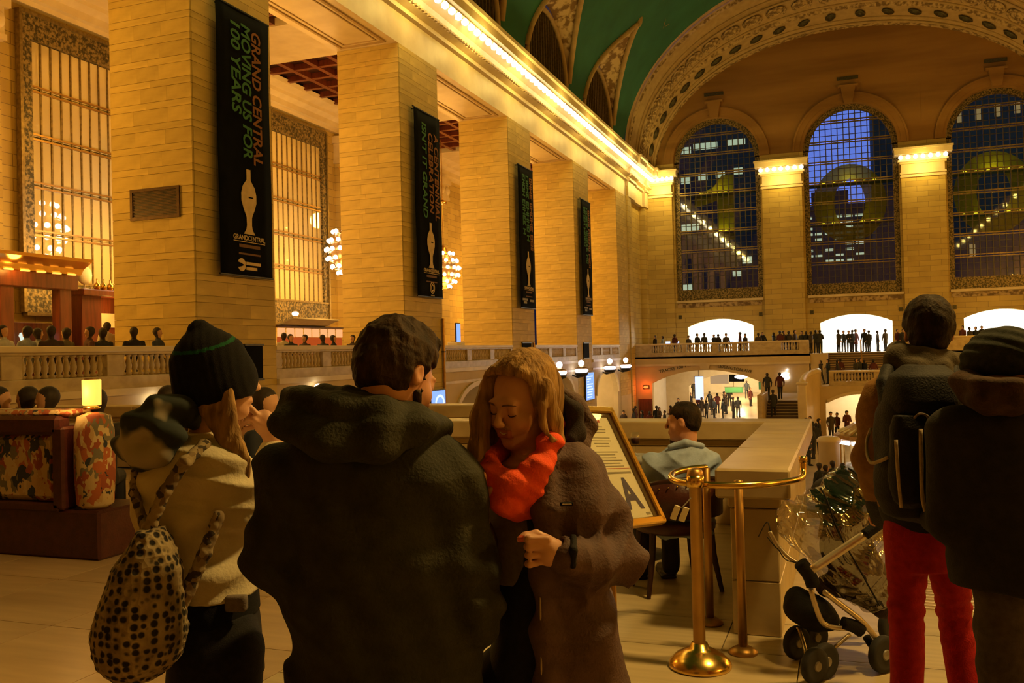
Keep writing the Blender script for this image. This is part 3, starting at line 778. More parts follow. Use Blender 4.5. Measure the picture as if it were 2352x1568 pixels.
# buildings across the avenue
lw = MB().box(-0.55,0.55,-0.06,0,-0.4,0.4).mesh('lit_window', 'lit_window'); lw2 = MB().box(-0.5,0.5,-0.06,0,-0.16,0.16).mesh('lit_window', 'lit_window'); lw3 = MB().box(-0.3,0.3,-0.06,0,-0.7,0.7).mesh('lit_window', 'lit_window_warm')
dk = MB().box(-0.5,0.5,-0.05,0,-0.7,0.7).mesh('dark_window', 'black_metal')
def tower(lb, x0, x1, y0, h, mt, lits, me_, group='buildings across the avenue'):
    t = thing('office_building', lb, 'building', ((x0+x1)/2, y0, ZC), group=group)
    W_ = (x1-x0)/2; b = MB().box(-W_, W_, 0, 14, 0, h-ZC); b.box(-W_-0.3, W_+0.3, -0.3, 14.3, h-ZC, h-ZC+0.6); b.box(-W_*0.4, W_*0.4, 3, 9, h-ZC+0.6, h-ZC+3); b.obj('wall', mt, t)
    for (x, z) in lits: place(me_, 'lit_window', t, (x-(x0+x1)/2, 0, z-ZC))
    return t
rs = random.Random(11)
tower('dark office tower behind the left great window', -45, -7.4, 112, 60, 'building_dark',
      [(-19.5+0.9*i, 25.9) for i in range(3)]+[(-16.3+0.9*i, 26.2) for i in range(3)]+[(-12.2,26.3),(-11.2,26.3)]+[(-20+i*2.1, 22+0.2*i) for i in range(5)]+[(-18,16.4),(-17,16.4),(-18.4,5.2),(-17.4,5.2),(-13.4,5.0),(-12.4,5.0),(-10.5,5.3),(-18,9),(-12,10.5),(-10.8,12)], lw)
tower('low blue office block with rows of lit windows behind the middle great window', -7.6, 4.6, 131, 20.0, 'building_blue',
      [(-5.6+1.3*i, 19.0-0.75*j-0.0) for j in range(9) for i in range(7) if rs.random() < 0.62]+[(-5.0+1.1*i, 9.2-0.8*j) for j in range(5) for i in range(6) if rs.random() < 0.6], lw2)
tower('dark office tower to the right of the blue sky behind the middle great window', 3.8, 60, 116, 60, 'building_dark',
      [(16.5+1.0*i, 8.2) for i in range(5)]+[(17+1.0*i, 6.2) for i in range(5)]+[(13+2.0*i, 27.5+0.15*i) for i in range(6)]+[(14,12),(22,13.5)], lw3)

# ---- east balcony, its front wall and the passage below
be = sempty('wall_east_balcony', 'stone front of the east balcony with the lit passage arch')
yw = 72.0
MB().box(-16, -2.6, yw, 78.1, 0.5, ZB).obj('balcony_floor', 'stone_plain', be)
MB().box(4.4, XS, yw, 78.1, 0.5, ZB).obj('balcony_floor', 'stone_plain', be)
MB().box(-2.6, 4.4, 74.3, 78.1, 0.5, ZB).obj('balcony_floor', 'stone_plain', be)
MB().prism(segment_arch(-10.4, 4.2, -0.15, -1.15, -16, -4.9, ZC, ZB, 20), yw, yw+0.6, 'y').obj('front_wall', 'stone_plain', be)
MB().box(-4.9, -2.5, yw, yw+0.6, ZC, ZB).obj('front_wall', 'stone_plain', be)
MB().prism(segment_arch(12.0, 4.2, -0.15, -1.15, 4.2, XS, ZC, ZB, 20), yw, yw+0.6, 'y').obj('front_wall', 'stone_plain', be)
MB().box(-2.6, -1.25, yw, 74.3, ZC, ZB).obj('stair_cheek', 'stone_plain', be); MB().box(3.25, 4.4, yw, 74.3, ZC, ZB).obj('stair_cheek', 'stone_plain', be)
for a, b in ((-16,-2.5),(4.2,XS)):
    MB().box(a, b, yw-0.18, yw, 0.2, 0.36).obj('string_course', 'stone_pale', be); MB().box(a, b, yw-0.1, yw, 0.36, 0.8).obj('string_course', 'stone_plain', be)
MB().prism([(-10.7,-0.1),(-10.1,-0.1),(-10.0,0.25),(-10.8,0.25)], yw-0.2, yw, 'y').obj('keystone', 'stone_pale', be)
for body, x, z, L, rot in (('TRACKS 100-117', -14.0, -0.35, 2.6, -0.19), ('LEXINGTON AVE', -9.4, 0.03, 2.6, 0.19)):
    o = place(text_mesh(body, 'bronze_dark', L, 0.24, 0.03), 'inscription', be, (x, yw-0.03, z), (math.pi/2, rot, 0))
# the passage beyond the arch
MB().box(-15.2, -5.4, yw+0.6, 96, -0.1, 0.1).obj('passage_ceiling', 'plaster_white', be)
MB().box(-15.2, -14.9, yw+0.6, 96, ZC, 0).obj('passage_side', 'plaster_white', be); MB().box(-5.6, -5.3, yw+0.6, 96, ZC, 0).obj('passage_side', 'plaster_white', be)
MB().box(-15.2, -5.4, 95.8, 96, ZC, 0).obj('passage_back', 'plaster_white', be)
MB().add([(-15,72.6,ZC),(-5.5,72.6,ZC),(-5.5,96,ZC+1.5),(-15,96,ZC+1.5),(-15,72.6,ZC-0.2),(-5.5,72.6,ZC-0.2),(-5.5,96,ZC-0.2),(-15,96,ZC-0.2)],[(0,1,2,3),(4,7,6,5),(0,4,5,1),(1,5,6,2),(2,6,7,3),(3,7,4,0)]).obj('passage_ramp', 'concourse_marble', be)
MB().prism(segment_arch(-9.6, 3.3, -0.75, -1.7, -15, -5.4, ZC, 0.0, 16), 79.5, 79.9, 'y').obj('passage_arch', 'stone_pale', be)
for k in range(3): point('passage_light', (-9.6, 75.5+k*7, -0.9), (420, 800, 800)[k], (1.0,0.72,0.36), 0.2)
# white lit vestibules on the balcony level
ve = sempty('wall_vestibule', 'white lit vestibules behind the east balcony')
for (a, b, c) in lows:
    MB().box(c-3.2, c+3.2, 84, 84.2, ZB, 5).obj('room_back', 'rooms_white', ve); MB().box(c-3.4, c-3.2, yb, 84.2, ZB, 5).obj('room_side', 'rooms_white', ve)
    MB().box(c+3.2, c+3.4, yb, 84.2, ZB, 5).obj('room_side', 'rooms_white', ve); MB().box(c-3.4, c+3.4, yb, 84.2, 4.4, 4.6).obj('room_ceiling', 'rooms_white', ve); MB().box(c-3.4, c+3.4, yb-0.5, 84.2, ZB-0.2, ZB).obj('room_floor', 'rooms_white', ve)
    point('vestibule_light', (c, 81.0, 3.9), 1500, (1.0,0.93,0.78), 0.3)
MB().box(4.4, XS+0.5, 76.0, 76.2, ZC, 0.6).obj('passage_back', 'stone_plain', be); point('passage_light', (12.0, 74.5, -1.0), 80, (1.0,0.8,0.5), 0.2)
# balcony balustrade, solid panels with short groups of balusters
def rail_east(name, label, x0, x1, y, zf, groups, hgt=1.05):
    t = thing(name, label, 'balustrade', ((x0+x1)/2, y, zf), group='balustrades of the east end'); L = x1-x0
    MB().cbox((0,0,hgt-0.07),(L,0.36,0.14),0.02).obj('handrail', 'stone_pale', t)
    MB().cbox((0,0,0.14),(L,0.3,0.36),0.02).obj('plinth', 'parapet_stone', t)
    last = x0; st = MB()
    for g0, g1 in groups:
        if g0 > last: MB().cbox(((last+g0)/2-(x0+x1)/2,0,0.62),(g0-last,0.28,0.62),0.01).obj('panel', 'parapet_stone', t)
        n = max(3, int((g1-g0)/0.2))
        for i in range(n): st.lathe([(r*1.1,h*1.2) for r,h in bal_prof], (g0+(g1-g0)*(i+0.5)/n-(x0+x1)/2,0,0.32), 6)
        last = g1
    if x1 > last+0.01: MB().cbox(((last+x1)/2-(x0+x1)/2,0,0.62),(x1-last,0.28,0.62),0.01).obj('panel', 'parapet_stone', t)
    o = st.obj('balusters', 'parapet_stone', t, True); o['kind'] = 'stuff'
    return t
rail_east('balcony_balustrade', 'east balcony balustrade left of the stairs, below the left great window', -15.9, -2.6, yw+0.2, ZB, [(-14.6,-12.2),(-11.8,-9.8),(-9.3,-8.3),(-7.9,-7.0),(-4.6,-3.3)])
rail_east('balcony_balustrade', 'east balcony balustrade right of the stairs', 4.4, XS-0.1, yw+0.2, ZB, [(5.2,6.4),(8.6,10.6),(11.2,13.2)])
# ---- east stairs
def stairs(name, label, x0, x1, y0, z0, n, rise, run, mats=('stair_dark',)):
    t = thing(name, label, 'stairs', ((x0+x1)/2, y0, z0)); W_ = (x1-x0)/2
    stp = MB().cbox((0,run*0.6,rise/2),(2*W_,run*1.25,rise),0.015).mesh('step', 'stair_dark'); nos = MB().box(-W_,W_,-0.035,0.05,rise-0.03,rise+0.003).mesh('nosing', 'stone_plain')
    for i in range(n):
        s_ = place(stp, 'step', t, (0, i*run, i*rise)); place(nos, 'nosing', s_, (0,0,0))
    MB().prism([(0,0),(n*run,0),(n*run,n*rise-0.02),(n*run-0.2,n*rise-0.25)], -W_, W_, 'x').obj('stair_body', 'stair_dark', t) if False else MB().add([(-W_,0.1,-0.05),(W_,0.1,-0.05),(W_,n*run,-0.05),(-W_,n*run,-0.05),(-W_,n*run,n*rise-0.2),(W_,n*run,n*rise-0.2)],[(0,1,2,3),(0,1,5,4),(3,2,5,4),(0,3,4),(1,2,5)]).obj('stair_body', 'stair_dark', t)
    return t
st = stairs('upper_stairs', 'upper flight of dark steps rising to the bright middle opening', -1.2, 3.2, 69.6, -1.2, 13, 0.165, 0.36)
MB().tube([(0.1,-0.2,0.95),(0.1,4.6,3.1)], 0.05, 6).obj('handrail', 'brass', st); MB().tube([(0.1,-0.2,0),(0.1,-0.2,0.95)],0.05,6).obj('rail_post', 'brass', st); MB().tube([(0.1,4.6,2.1),(0.1,4.6,3.1)],0.05,6).obj('rail_post', 'brass', st)
st = stairs('side_stairs', 'side flight of dark steps left of the curved stair wall, below the apple sign', -4.9, -2.5, 57.6, ZC, 15, 0.174, 0.3)
MB().box(-1.2,1.2,4.5,14.3,0.5,2.61).obj('half_landing', 'stone_plain', st)
MB().cbox((-1.35,2.3,1.6),(0.3,4.6,3.2),0.03).obj('flank_wall', 'parapet_stone', st)
ld = tag(MB().prism(segment_arch(0.9, 2.25, -1.75, -2.35, -2.5, 4.3, ZC, -1.2, 16), 64.5, 65.1, 'y').obj('stair_landing', 'stone_plain'), 'stone stair landing with a lit arch below it, at the middle of the east end', 'landing')
MB().box(-2.5, 4.3, 65.1, 69.7, -1.5, -1.2).obj('landing_floor', 'stone_plain', ld)
MB().box(-2.5, 4.3, 70.0, 70.2, ZC, -1.5).obj('landing_back', 'plaster_white', ld)
MB().box(-2.5,-2.2,65.1,70,ZC,-1.5).obj('landing_side','plaster_white', ld); MB().box(4.0,4.3,65.1,70,ZC,-1.5).obj('landing_side','plaster_white', ld)
MB().sweep([(0,0),(0.2,0),(0.2,0.1),(0,0.1)], [(lambda q, t=t: (0.9+(3.9+q[0]+0.3)*math.sin(t), 64.5-q[1], -1.75-4.2+(4.2+q[0])*math.cos(t))) for t in [-0.52+1.04*i/14 for i in range(15)]]).obj('archivolt', 'stone_pale', ld)
point('passage_light', (0.9, 67.8, -2.0), 260, (1.0,0.74,0.4), 0.2)
rail_east('landing_balustrade', 'stair landing balustrade below the bright middle opening', -1.1, 4.3, 64.7, -1.2, [(-0.8,1.7),(2.1,4.0)])
# curved flank wall that sweeps down from the landing to a pale newel
fw = thing('stair_flank', 'curved stone stair wall ending in a pale newel, right of the side stairs', 'stair wall', (-2.2, 60, ZC))
pth = []
for i in range(13):
    u = i/12; y = 0.3+4.5*u; x = -0.45+0.9*(u**2.2); z = -0.8+0.62*(1-(1-u)**1.6)
    pth.append((lambda q, x=x, y=y, z=z: (x+q[0], y, (z-ZC) if q[1] else 0.0)))
MB().sweep([(-0.15,0),(0.15,0),(0.15,1),(-0.15,1)], pth).obj('wall', 'stone_plain', fw)
MB().tube([(-0.45+0.9*((i/12)**2.2), 0.2+4.6*i/12, -0.8+0.62*(1-(1-i/12)**1.6)-ZC) for i in range(13)], 0.2, 8).obj('coping', 'stone_pale', fw, True)
MB().cbox((-0.45,0.1,1.88),(0.55,0.5,3.75),0.06).obj('newel', 'stone_pale', fw); MB().cbox((-0.45,0.1,3.77),(0.7,0.62,0.16),0.04).obj('newel_cap', 'stone_pale', fw)

# ---- enclosure beyond the frame: south wall, west wall
ws = struct(MB().box(XS, XS+0.5, -14, 79, ZC, 17.4).obj('wall_south', 'stone_wall_x'), 'south wall of the hall')
ww = struct(MB().box(-27, XS, -14.5, -14, ZC, 31).obj('wall_west', 'stone_wall_y'), 'west wall of the hall')
MB().box(-27, -26.6, -14, 5, -0.4, 17).obj('west_return', 'stone_wall_x', ww)
MB().box(-26.6, -16.2, -14, 6, 13.75, 17.2).obj('west_beam', 'stone_plain', ww)

# ================================================================== FIXTURES
# ---- lamp row of the north cornice
row = thing('cornice_lamp_row', 'long row of bare glowing bulbs under the cornice of the colonnade', 'lamp row', (-15.2, 20, 16.16))
MB().cbox((0,28.5,0.06),(0.16,57.4,0.05),0.01).obj('batten', 'brass_dull', row)
bulb = MB().lathe([(0.03,0.04),(0.05,0.0),(0.10,-0.05),(0.135,-0.13),(0.12,-0.21),(0.06,-0.26),(0.01,-0.27)], n=10).mesh('bulb', 'bulb', True)
for k in range(82): place(bulb, 'bulb', row, (0.03, 0.2+k*0.70, 0.02), None, (1.25,1.25,1.1))
for n_, (a, b) in enumerate(((xs[0],xs[1]),(xs[2],xs[3]),(xs[4],xs[5]),(xs[6],xs[7]))):
    t = thing('capital_lamp_row', ['bulbs on the corner pilaster where colonnade and east wall meet','bulbs on the pilaster between the left and middle great windows','bulbs on the pilaster between the middle and right great windows','bulbs on the last pilaster of the east wall'][n_], 'lamp row', ((a+b)/2, YE-0.75, 16.3), group='lamp rows on the east pilasters')
    nb = 7; W_ = (b-a)+0.3
    MB().cbox((0,0,0.0),(W_,0.14,0.04),0.01).obj('batten', 'brass_dull', t)
    for i in range(nb): place(bulb, 'bulb', t, (-W_/2+W_*(i+0.5)/nb, 0, -0.02), None, (1.3,1.3,1.2))
# ---- chandeliers of the north aisle
def chandelier(y, lb):
    t = thing('chandelier', lb, 'chandelier', (-23.4, y, 6.9), group='globe chandeliers of the north aisle')
    MB().lathe([(0.05,1.5),(0.2,1.3),(0.25,1.1),(0.55,0.75),(0.72,0.3),(0.75,0.0),(0.68,-0.4),(0.5,-0.8),(0.25,-1.05),(0.08,-1.25)], n=16).obj('body', 'brass_dull', t, True)
    MB().tube([(0,0,1.4),(0,0,8.1)], 0.035, 6).obj('chain', 'brass_dull', t)
    MB().lathe([(0.02,0),(0.25,0.05),(0.3,0.2),(0.1,0.32),(0.02,0.34)], (0,0,4.0), 12).obj('chain_boss', 'brass', t, True)
    bm_ = MB().ball((0,0,0), 0.115, 8, 6).mesh('bulb', 'bulb_chandelier', True)
    for (z, r, n) in ((0.95,0.62,9),(0.5,0.85,12),(0.05,0.98,14),(-0.4,0.92,12),(-0.8,0.72,9),(-1.1,0.42,5)):
        MB().tube([(r*0.93*math.cos(2*math.pi*i/24), r*0.93*math.sin(2*math.pi*i/24), z-0.1) for i in range(24)], 0.03, 5, True).obj('ring', 'brass', t)
        for i in range(n): a = 2*math.pi*(i+0.3*z)/n; place(bm_, 'bulb', t, (r*math.cos(a), r*math.sin(a), z))
chandelier(27.0, 'chandelier behind the nearest pier, seen mirrored in the tall bronze window')
chandelier(39.8, 'chandelier whose edge shows left of the second pier')
chandelier(51.6, 'chandelier hanging right of the second banner')
t = thing('added_lamp_post', 'made-up lamp post under the added key light, right of the frame', 'lamp', (1.4, 4.85, 0)); MB().lathe([(0.2,0),(0.2,0.1),(0.08,0.2),(0.06,0.5),(0.05,4.8),(0.1,4.88),(0.04,4.93)], n=14).obj('post', 'brass_dull', t, True); MB().cbox((0,0.0,4.5),(0.3,0.06,0.06),0.01).obj('crossbar','brass_dull',t)  # made-up post, only gives the added key light a stand
# ---- globe sconces low on the north wall
for (y, lb) in ((17.7,'white globe sconce left of the woman in the black hat'),(24.9,'white globe sconce above the shoulder of the man in the dark coat'),(41.3,'dim globe sconce left of the blonde woman')):
    t = thing('globe_sconce', lb, 'wall lamp', (XN+0.02, y, 0.62), group='globe sconces of the north wall')
    MB().lathe([(0.07,0.0),(0.07,0.03),(0.03,0.05),(0.03,0.2)], ax='x', n=10).obj('bracket', 'brass_dull', t)
    MB().ball((0.22,0,0.0), 0.14, 14, 10).obj('globe', 'bulb_white' if y < 40 else 'plaster_white', t, True)
# ---- big lanterns on the wall near the far bays
for (y, lb) in ((49.6,'wall lantern nearest the blonde woman, first of four'),(54.2,'second wall lantern from the left, beside the blonde woman'),(61.4,'third wall lantern from the left, right of the blue departure screen'),(66.3,'farthest wall lantern, beside the east wall')):
    t = thing('bracket_lantern', lb, 'wall lamp', (XN+0.1, y, 0.3), group='lanterns of the north wall')
    MB().lathe([(0.05,-0.35),(0.35,-0.25),(0.44,-0.1),(0.4,-0.06),(0.3,-0.04)], (0.5,0,0), 12).obj('lantern_base', 'black_metal', t, True)
    MB().lathe([(0.3,-0.05),(0.42,0.03),(0.42,0.12),(0.3,0.18)], (0.5,0,0), 14).obj('bowl', 'bulb_cool', t, True)
    MB().lathe([(0.4,0.18),(0.43,0.22),(0.16,0.32),(0.1,0.36)], (0.5,0,0), 12).obj('lantern_cap', 'brass_dull', t, True)
    MB().ball((0.5,0,0.52), 0.19, 12, 8).obj('globe', 'bulb_cool', t, True)
    MB().tube([(-0.1,0,-0.2),(0.25,0,-0.35),(0.5,0,-0.3)], 0.05, 6).obj('arm', 'black_metal', t)
# ---- vents and plaques of the piers
t = thing('vent_grille', 'dark bronze vent grille on the side of the nearest pier', 'vent', (-17.23, 19.44, 5.82))
MB().box(-0.78,0.78,0,0.03,-0.36,0.36).obj('backing', 'black_metal', t)
f = MB(); f.box(-0.82,0.82,-0.04,0.03,0.34,0.42); f.box(-0.82,0.82,-0.04,0.03,-0.42,-0.34); f.box(-0.82,-0.74,-0.04,0.03,-0.34,0.34); f.box(0.74,0.82,-0.04,0.03,-0.34,0.34); f.obj('frame', 'vent_metal', t)
sl = MB().box(-0.74,0.74,-0.02,0.02,-0.008,0.012).mesh('slat', 'vent_metal')
for k in range(17): place(sl, 'slat', t, (0,0,-0.32+k*0.04))
for (y, z, w_, h_, lb) in ((21.85,1.5,0.8,1.0,'dark bronze plaque on the nearest pier, beside the black knitted hat'),(45.6,1.8,1.4,0.6,'dark plaque on the third pier above the blonde woman'),(57.4,1.6,1.3,1.0,'dark plaque on the fourth pier')):
    t = thing('pier_plaque', lb, 'plaque', (XN+0.02, y, z), group='plaques on the piers')
    MB().cbox((0.03,0,0),(0.05,w_,h_),0.01).obj('plate', 'banner_black', t)
    f = MB(); f.box(0.0,0.07,-w_/2-0.04,w_/2+0.04,h_/2-0.03,h_/2+0.03); f.box(0.0,0.07,-w_/2-0.04,w_/2+0.04,-h_/2-0.03,-h_/2+0.03); f.obj('rim', 'bronze_dark', t)
for (y, lb) in ((34.9,'thin bronze pipe on the edge of the second pier'),(47.0-0.3,'thin bronze pipe on the edge of the third pier')):
    t = thing('bronze_pipe', lb, 'pipe', (XN+0.08, y, -1.5)); MB().tube([(0,0,0),(0,0,4.6 if y < 40 else 3.6)], 0.06, 6).obj('pipe', 'brass_dull', t); MB().cbox((0,0,0.2),(0.14,0.16,0.05),0.01).obj('clip', 'bronze_dark', t); MB().cbox((0,0,3.2),(0.14,0.16,0.05),0.01).obj('clip', 'bronze_dark', t)
# ---- banners
def glyph_row(seed, mat, L, h):
    """lettering too blurred to read: a run of letter-sized strokes"""
    r = random.Random(seed); m_ = MB(); x = 0.0; n = 0
    while x < L-0.12:
        w = min(r.uniform(0.2,0.34), L-x); st = 0.075; d = 0.004; kind = r.randrange(4)
        m_.box(x, x+st, 0, h, -d, d)
        if kind != 1: m_.box(x+w-st, x+w, 0, h, -d, d)
        if kind in (0,1): m_.box(x+st, x+w-(0 if kind == 1 else st), h-0.09, h, -d, d)
        if kind in (0,1): m_.box(x+st, x+w-(0 if kind == 1 else st), 0, 0.09, -d, d)
        if kind in (2,3,1): m_.box(x+st, x+w-(0.06 if kind == 1 else st), h*0.42, h*0.42+0.09, -d, d)
        x += w+0.035; n += 1
        if n in (4, 9): x += 0.14
    return m_.mesh('lettering', mat)
def banner(k, lines, logo, lb):
    y0 = PIERS[k]+0.70; W_, H_ = 2.36, 7.45
    t = thing('hanging_banner', lb, 'banner', (XN+0.26, y0, 3.95), group='black banners of the piers')
    cl = MB(); NY, NZ = 6, 16
    vs = []; fs = []
    for s_ in (0,1):
        for j in range(NZ+1):
            for i in range(NY+1):
                u, v = i/NY, j/NZ; vs.append((0.012*math.sin(u*5+v*9)-0.02*s_, u*W_, v*H_))
    M = (NY+1)*(NZ+1)
    for j in range(NZ):
        for i in range(NY):
            a = j*(NY+1)+i; fs += [(a,a+1,a+NY+2,a+NY+1),(a+M,a+NY+1+M,a+NY+2+M,a+1+M)]
    ring = [i for i in range(NY+1)]+[j*(NY+1)+NY for j in range(1,NZ+1)]+[NZ*(NY+1)+i for i in range(NY-1,-1,-1)]+[j*(NY+1) for j in range(NZ-1,0,-1)]
    for a, b in zip(ring, ring[1:]+ring[:1]): fs.append((a,b,b+M,a+M))
    cl.add(vs, fs).obj('cloth', 'banner_black', t, True)
    MB().tube([(-0.02,-0.06,H_+0.02),(-0.02,W_+0.06,H_+0.02)], 0.035, 6).obj('rod', 'black_metal', t)
    MB().tube([(-0.02,-0.02,-0.02),(-0.02,W_+0.02,-0.02)], 0.03, 6).obj('rod', 'black_metal', t)
    for yy in (0.3, W_-0.3): MB().tube([(-0.27,yy,H_+0.02),(0,yy,H_+0.02)], 0.03, 6).obj('bracket', 'black_metal', t)
    # lettering reads downwards: glyph advance = -z, glyph up = +y
    R_ = Matrix(((0,0,1),(0,1,0),(-1,0,0))).to_4x4()
    for (body, mt, yb, h, ztop, L) in lines:
        o = place(text_mesh(body, mt, L, h, 0.008, 0.022, 0.12) if isinstance(body, str) else glyph_row(body, mt, L, h), 'lettering', t); o.matrix_local = Matrix.Translation((0.028, yb, ztop)) @ R_
    cyy = W_*0.53
    # ball clock emblem
    out = [(-0.09,3.0),(-0.09,2.7),(-0.16,2.62),(-0.27,2.5),(-0.34,2.3),(-0.34,2.08),(-0.24,1.86),(-0.16,1.72),(-0.12,1.64),(-0.11,1.42),(-0.14,1.3),(-0.25,1.16),(0.25,1.16),(0.14,1.3),(0.11,1.42),(0.12,1.64),(0.16,1.72),(0.24,1.86),(0.34,2.08),(0.34,2.3),(0.27,2.5),(0.16,2.62),(0.09,2.7),(0.09,3.0)]
    MB().prism([(cyy+a, b) for a, b in out], 0.022, 0.034, 'x').obj('clock_emblem', 'print_cream', t)
    MB().box(0.034,0.038,cyy-0.02,cyy+0.2,2.19,2.23).obj('clock_hand', 'banner_black', t)
    R2 = Matrix(((0,0,1),(1,0,0),(0,1,0))).to_4x4()
    for z_, h_, L_ in ((0.77,0.09,0.95),(0.57,0.05,1.0)): MB().box(0.022,0.03,cyy-L_/2,cyy+L_/2,z_,z_+h_).obj('small_print', 'print_brown', t)
    for (body, mt, z, h, L) in (('GRANDCENTRAL','print_cream',0.98,0.14,1.45),):
        o = place(text_mesh(body, mt, L, h, 0.006, 0.012), 'lettering', t); o.matrix_local = Matrix.Translation((0.028, cyy-L/2, z)) @ R2
    MB().box(0.024,0.03,cyy-0.72,cyy+0.72,0.925,0.945).obj('rule', 'print_cream', t)
    if logo == 'm':
        d_ = MB(); N = 20
        
        for sg in (1,-1): d_.prism([(cyy-0.38+0.18*math.cos(sg*a_), 0.28+0.18*math.sin(sg*a_)) for a_ in [-0.12+(math.pi*0.86+0.12)*i/N for i in range(N+1)]]+[(cyy-0.40, 0.28+sg*0.05)], 0.022, 0.03, 'x')
        d_.obj('emblem', 'print_cream', t)
        for (z, L) in ((0.29, 0.68),(0.15, 0.50)): MB().box(0.022,0.03,cyy-0.18,cyy-0.18+L,z,z+0.085).obj('small_print', 'print_cream', t)
    elif logo == 'c':
        for r0, r1 in ((0.25,0.2),(0.15,0.1)):
            vs = []; fs = []; N = 20
            for i in range(N): a = 2*math.pi*i/N; vs += [(0.026,cyy+0.05+r0*math.cos(a)*0.9,0.36+r0*math.sin(a)),(0.026,cyy+0.05+r1*math.cos(a)*0.9,0.36+r1*math.sin(a))]
            for i in range(N): j = (i+1)%N; fs.append((2*i,2*i+1,2*j+1,2*j))
            MB().add(vs,fs).obj('emblem', 'print_cream', t)
        MB().box(0.022,0.03,cyy-0.12,cyy+0.22,0.02,0.07).obj('emblem_line', 'print_grey', t)
    else:
        for (yy, z, L) in ((0.2, 0.36, 0.8),(0.35, 0.2, 0.5),(1.35, 0.32, 0.65)): MB().box(0.022,0.03,yy,yy+L,z,z+0.12).obj('small_print', 'print_grey', t)
banner(0, [('GRAND CENTRAL','print_orange',1.52,0.42,7.02,3.85),('MOVING US FOR','print_green',1.05,0.42,7.1,3.8),('100 YEARS','print_green',0.58,0.42,7.05,2.55)], 'm', 'nearest black banner reading GRAND CENTRAL MOVING US FOR 100 YEARS')
banner(1, [('A CENTENNIAL','print_orange',1.75,0.4,6.75,3.6),('CELEBRATION','print_orange',1.22,0.4,6.7,3.3),("ISN'T IT GRAND","print_green",0.62,0.42,7.0,3.85)], 'c', 'second banner reading A CENTENNIAL CELEBRATION, beside a chandelier')
banner(2, [(1,'print_orange',1.7,0.4,7.0,3.9),(2,'print_green',1.12,0.42,7.05,3.6),(3,'print_green',0.55,0.42,7.05,3.2)], 'p', 'third banner from the left, narrow, with two green columns of lettering')
banner(3, [(4,'print_orange',1.55,0.4,6.9,3.8),(5,'print_green',1.0,0.46,7.0,3.8),(6,'print_green',0.5,0.42,7.0,2.6)], 'p', 'farthest and narrowest of the four black banners')
# ---- screens, exit light and apple sign
t = thing('departure_screen', 'blue departure screen right of the bearded man', 'screen', (XN+0.1, 34.1, -0.25)); MB().cbox((0,0,0),(0.1,1.5,0.8),0.02).obj('case', 'black_metal', t); MB().box(0.055,0.06,-0.68,0.68,-0.34,0.34).obj('display', 'screen_blue', t); MB().sweep([(0,0),(0.02,0),(0.02,0.1),(0,0.1)], [(lambda q, a=a: (0.065+q[0], 0.1+(0.35+q[1])*math.cos(a), -0.2+(0.28+q[1])*math.sin(a))) for a in [math.pi*i/12 for i in range(13)]]).obj('picture', 'screen_pale', t)
t = thing('departure_screen', 'tall blue departure screen between the wall lanterns and the lit arch', 'screen', (XN+0.1, 57.8, -0.75)); MB().cbox((0,0,0),(0.1,2.1,1.9),0.02).obj('case', 'black_metal', t); MB().box(0.055,0.06,-0.98,0.98,-0.88,0.88).obj('display', 'screen_blue', t)
rs = random.Random(5)
for k in range(9): MB().box(0.06,0.065,-0.8,-0.8+rs.uniform(0.5,1.5),-0.75+k*0.17,-0.68+k*0.17).obj('text_row', 'screen_pale', t)
t = thing('info_stand', 'small stand with a tall blue screen on the north balcony beyond the second pier', 'screen', (-17.1, 38.9, ZB)); MB().cbox((0,0,0.6),(0.5,0.9,1.2),0.03).obj('cabinet', 'plaster_white', t); MB().cbox((0,0.2,1.6),(0.08,0.5,1.0),0.01).obj('case', 'black_metal', t); MB().box(-0.23+0.27,0.05,-0.02,0.42,1.15,2.05).obj('display', 'screen_blue', t); MB().box(-0.26+0.2,0.0,0.0,0.4,1.12,2.08).obj('display_back', 'screen_blue', t)
t = thing('exit_lamp', 'glowing red lamp over the brown door at the foot of the east wall', 'lamp', (-15.1, 71.95, -1.45)); MB().ball((0,-0.1,0),0.16,10,6,(1.3,0.7,0.6)).obj('lamp_glass', 'exit_red', t, True); MB().cbox((0,0,0),(0.5,0.1,0.3),0.02).obj('lamp_plate', 'bronze_dark', t)
point('exit_glow', (-15.1, 71.4, -1.45), 35, (1.0,0.12,0.02), 0.1)
dr = struct(MB().cbox((0,0,1.1),(1.1,0.08,2.2),0.02).obj('door_1', 'wood_red', None, False, (-15.2, 71.96, ZC)), 'red-brown door below the red lamp'); MB().ball((0.42,-0.07,1.05),0.05,8,6).obj('door_knob','brass',dr,True); MB().cbox((0,-0.05,1.6),(0.8,0.02,0.8),0.01).obj('door_panel','wood_red',dr); MB().cbox((0,-0.05,0.6),(0.8,0.02,0.8),0.01).obj('door_panel','wood_red',dr)
pts = []
for i in range(40):
    a = 2*math.pi*i/40; r = 0.33*(1+0.05*math.cos(2*a)-0.10*max(0,math.cos(a-math.pi/2))**8-0.08*max(0,math.cos(a+math.pi/2))**10)
    x, z = r*1.0*math.cos(a), r*math.sin(a)
    if math.hypot(x-0.38, z-0.05) < 0.17:
        d = Vector((x-0.38, z-0.05)).normalized()*0.17; x, z = 0.38+d.x, 0.05+d.y
    pts.append((x,z))
t = thing('apple_sign', 'glowing white apple logo on the stone wall above the side stairs', 'sign', (-4.35, 71.93, -0.72)); MB().prism(pts, -0.05, 0.05, 'y').obj('apple', 'sign_white', t); MB().prism([(0.02,0.34),(0.06,0.48),(0.2,0.58),(0.2,0.44),(0.12,0.36)], -0.05, 0.05, 'y').obj('leaf', 'sign_white', t)
